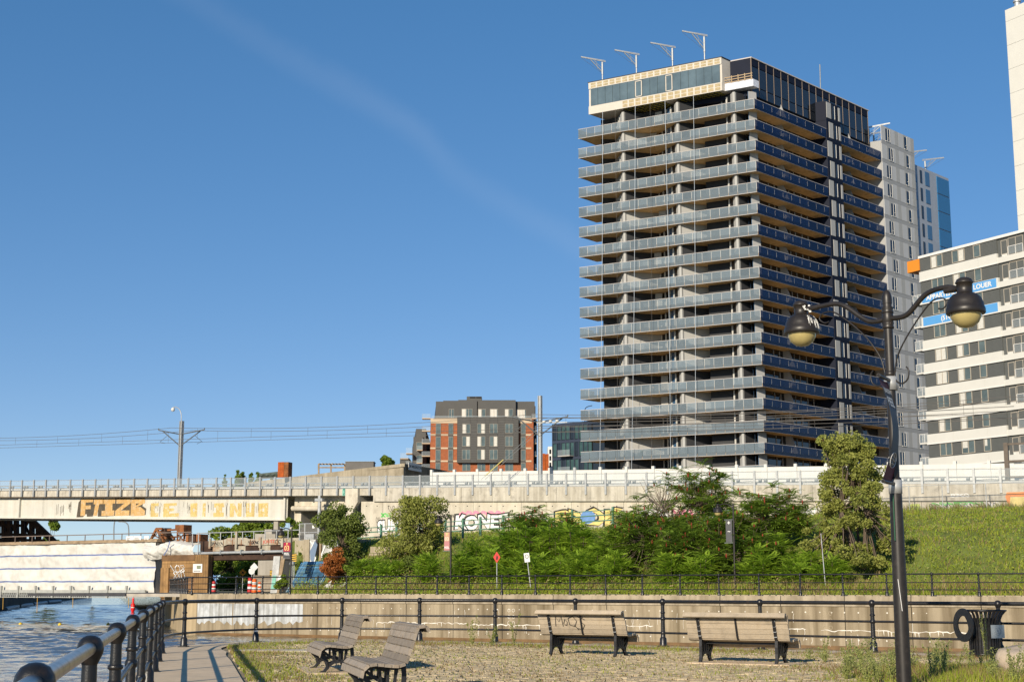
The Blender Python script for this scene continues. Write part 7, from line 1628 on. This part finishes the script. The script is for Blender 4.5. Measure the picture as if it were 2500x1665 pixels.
n = 60000; tt_ = rng.uniform(-30, 32, n); sv = 6.6+(rng.random(n)**1.1)*39; ok = (tt_ > np.vectorize(lambda s: t_left(s)+.6)(sv)) & (rng.random(n) < .35+.65*(np.sin(tt_*.9+np.sin(sv*.7)*2)+np.sin(sv*1.1+tt_*.35) > .1)); tt_, sv = tt_[ok], sv[ok]; n = len(tt_)
pos = np.stack([GA.x*tt_+GB.x*sv, GO.y+GA.y*tt_+GB.y*sv, hzv(tt_, sv)+rng.uniform(.03, .38, n)], 1); V, F = leaves(pos, .07)
tag(link('bank_weeds', np_mesh('bank_weeds', V, F, [m_gr2, m_mid, m_ail, m_weed], rng.integers(0, 4, n))), 'low leafy weeds mixed into the bank grass', 'weeds', None, 'stuff')
n = 50000; tt_ = rng.uniform(-30, 14, n); sv = 6.5+rng.random(n)**1.3*6; ok = (tt_ > np.vectorize(lambda s: t_left(s)+.6)(sv)) & (np.sin(tt_*1.3+np.sin(sv*1.3)*2)+np.sin(tt_*.43+sv*.9) > -.7); tt_, sv = tt_[ok], sv[ok]; n = len(tt_)
pos = np.stack([GA.x*tt_+GB.x*sv, GO.y+GA.y*tt_+GB.y*sv, hzv(tt_, sv)+rng.random(n)**1.5*(.25+.75*np.clip((sv-6.5)/3, 0, 1))*(.5+.5*np.sin(tt_*2.1)**2)], 1); V, F = leaves(pos, .065)
tag(link('verge_weeds', np_mesh('verge_weeds', V, F, [m_gr2, m_ail, m_ail, m_weed, m_dry], rng.integers(0, 5, n))), 'bright leafy weeds along the foot of the bank', 'weeds', None, 'stuff')
# tall weeds along the foot of the graffiti wall
n = 9000; tt_ = rng.uniform(2, 26, n); sv = rng.uniform(45.5, 48.2, n); zz_ = hzv(tt_, sv); pos = np.stack([GA.x*tt_+GB.x*sv, GO.y+GA.y*tt_+GB.y*sv, zz_-.05], 1)
tag(blades('wall_foot_weeds', pos, rng.uniform(.3, 1.2, n)*(.6+.4*np.sin(tt_*1.7)**2), rng.uniform(.04, .08, n), [m_weed, m_dkl, m_rdry], rng.integers(0, 3, n), None, .5), 'tangled dry weeds along the foot of the graffiti wall', 'weeds')
# terrace grass among the cobbles
def terrace_pts(n, dens):
    X = rng.uniform(-7, 12, n); Y = 20.7+rng.random(n)*19; fl_ = np.array([front_limit(x) for x in np.linspace(-7.2, 12.2, 200)]); lim = np.interp(X, np.linspace(-7.2, 12.2, 200), fl_); lf = -1.72-.223*(Y-5.3)
    ok = (Y < lim+.05) & (X > lf+1.55) & (X < .37*Y+.3); X, Y, lim, lf = X[ok], Y[ok], lim[ok], lf[ok]
    e1 = np.clip(1-(lim-Y)/2.6, 0, 1); e2 = np.clip(1-(X-lf-1.6)/1.8, 0, 1); e3 = np.clip((X-4.6)/2.2, 0, 1)*np.clip((28-Y)/3.5, 0, 1)
    nz_ = .5+.28*np.sin(X*1.9+np.sin(Y*1.1)*1.7)+.22*np.sin(Y*2.3+X*.8+1)+.15*np.sin(X*5.1-Y*3.7); p = np.clip(dens*(.42+.9*np.maximum(np.maximum(e1*1.1, e2), e3*1.2))*(nz_+.25), 0, 1)
    k = rng.random(len(X)) < p; return X[k], Y[k], np.maximum(e1, e2)[k], e3[k]
X, Y, e, e3 = terrace_pts(260000, .72); n = len(X); pos = np.stack([X, Y, np.full(n, -.02)], 1)
hh = rng.uniform(.025, .075, n)*(1+1.1*e*rng.random(n))+e3*rng.uniform(.02, .2, n); kind_ = rng.random(n); lush = np.sin(X*.9+Y*.7)+e3*1.5+np.where(X < -3.5, .9, 0)
mi = np.where(kind_ < .36+.18*lush, 0, np.where(kind_ < .78+.1*lush, 1, 2)); mi = np.clip(mi, 0, 2)
tag(blades('terrace_grass', pos, hh, rng.uniform(.012, .028, n), [m_gr2, m_dry, m_rdry], mi, None, .9), 'short green and straw grass growing between the terrace cobbles', 'grass')
# tall weeds at lower right: single plants, each with stem and leaves
def weed(label, x, y_, h, m, bushy=1., group='tall weeds around the lamp post and bin'):
    o = thing('weed_plant', label, 'weed', (x, y_, 0), random.uniform(0, 6), group); mb = MB(); ns_ = random.randint(3, 6); P_ = []
    for k in range(ns_):
        an = random.uniform(0, 6.28); tp = Vector((math.cos(an)*h*.22*bushy, math.sin(an)*h*.22*bushy, h*random.uniform(.65, 1))); md = tp*.5+Vector((0, 0, h*.08)); mb.tube([(0, 0, 0), md, tp], [.006, .005, .002], 4, caps=False)
        nl = int(46*h/.5)
        for q in range(nl): f = random.uniform(.12, 1.02); c_ = (Vector((0, 0, 0)).lerp(md, f*2) if f < .5 else md.lerp(tp, f*2-1)); P_.append(c_+Vector((random.gauss(0, .028), random.gauss(0, .028), random.gauss(0, .02)))*(1.25-.6*f)*bushy)
    mb.build('stem', m_weed, o); V, F = leaves(np.array([tuple(p) for p in P_]), .019); link('leaves', np_mesh('leaves', V, F, m), o); return o
wl_ = 0
for k in range(64):
    if k < 46: y_ = random.uniform(21.6, 27.5); x = random.uniform(4.6+(y_-21)*.22, .352*y_+.25)
    else: y_ = random.uniform(27, 30.0); x = random.uniform(5.6, .35*y_)
    if abs(x-5.6) < .15 and abs(y_-21) < .3: continue
    weed('pale green feathery weed in the overgrown patch around the lamp foot', x, y_, random.uniform(.18, .5) if k % 5 else random.uniform(.45, .62), m_weed, random.uniform(.8, 1.5))
weed('tall plume-like weed standing directly in front of the litter bin', 9.25, 28.6, .95, m_weed, .45, None); weed('tall weed growing behind the boulder at the right edge', 9.9, 27.6, .95, m_weed, .8, None)
for x, y_, h, lab in ((-1.0, 36.5, .8, 'airy tall weed at the railing right of the two left benches'), (.05, 36.2, .85, 'airy tall weed at the railing halfway to the tagged bench'), (-.5, 36.4, .55, 'short airy weed between the two taller railing weeds')):
    weed(lab, x, y_, h, m_oli, 1.1, None)
# spilling creeper under the near bench pad
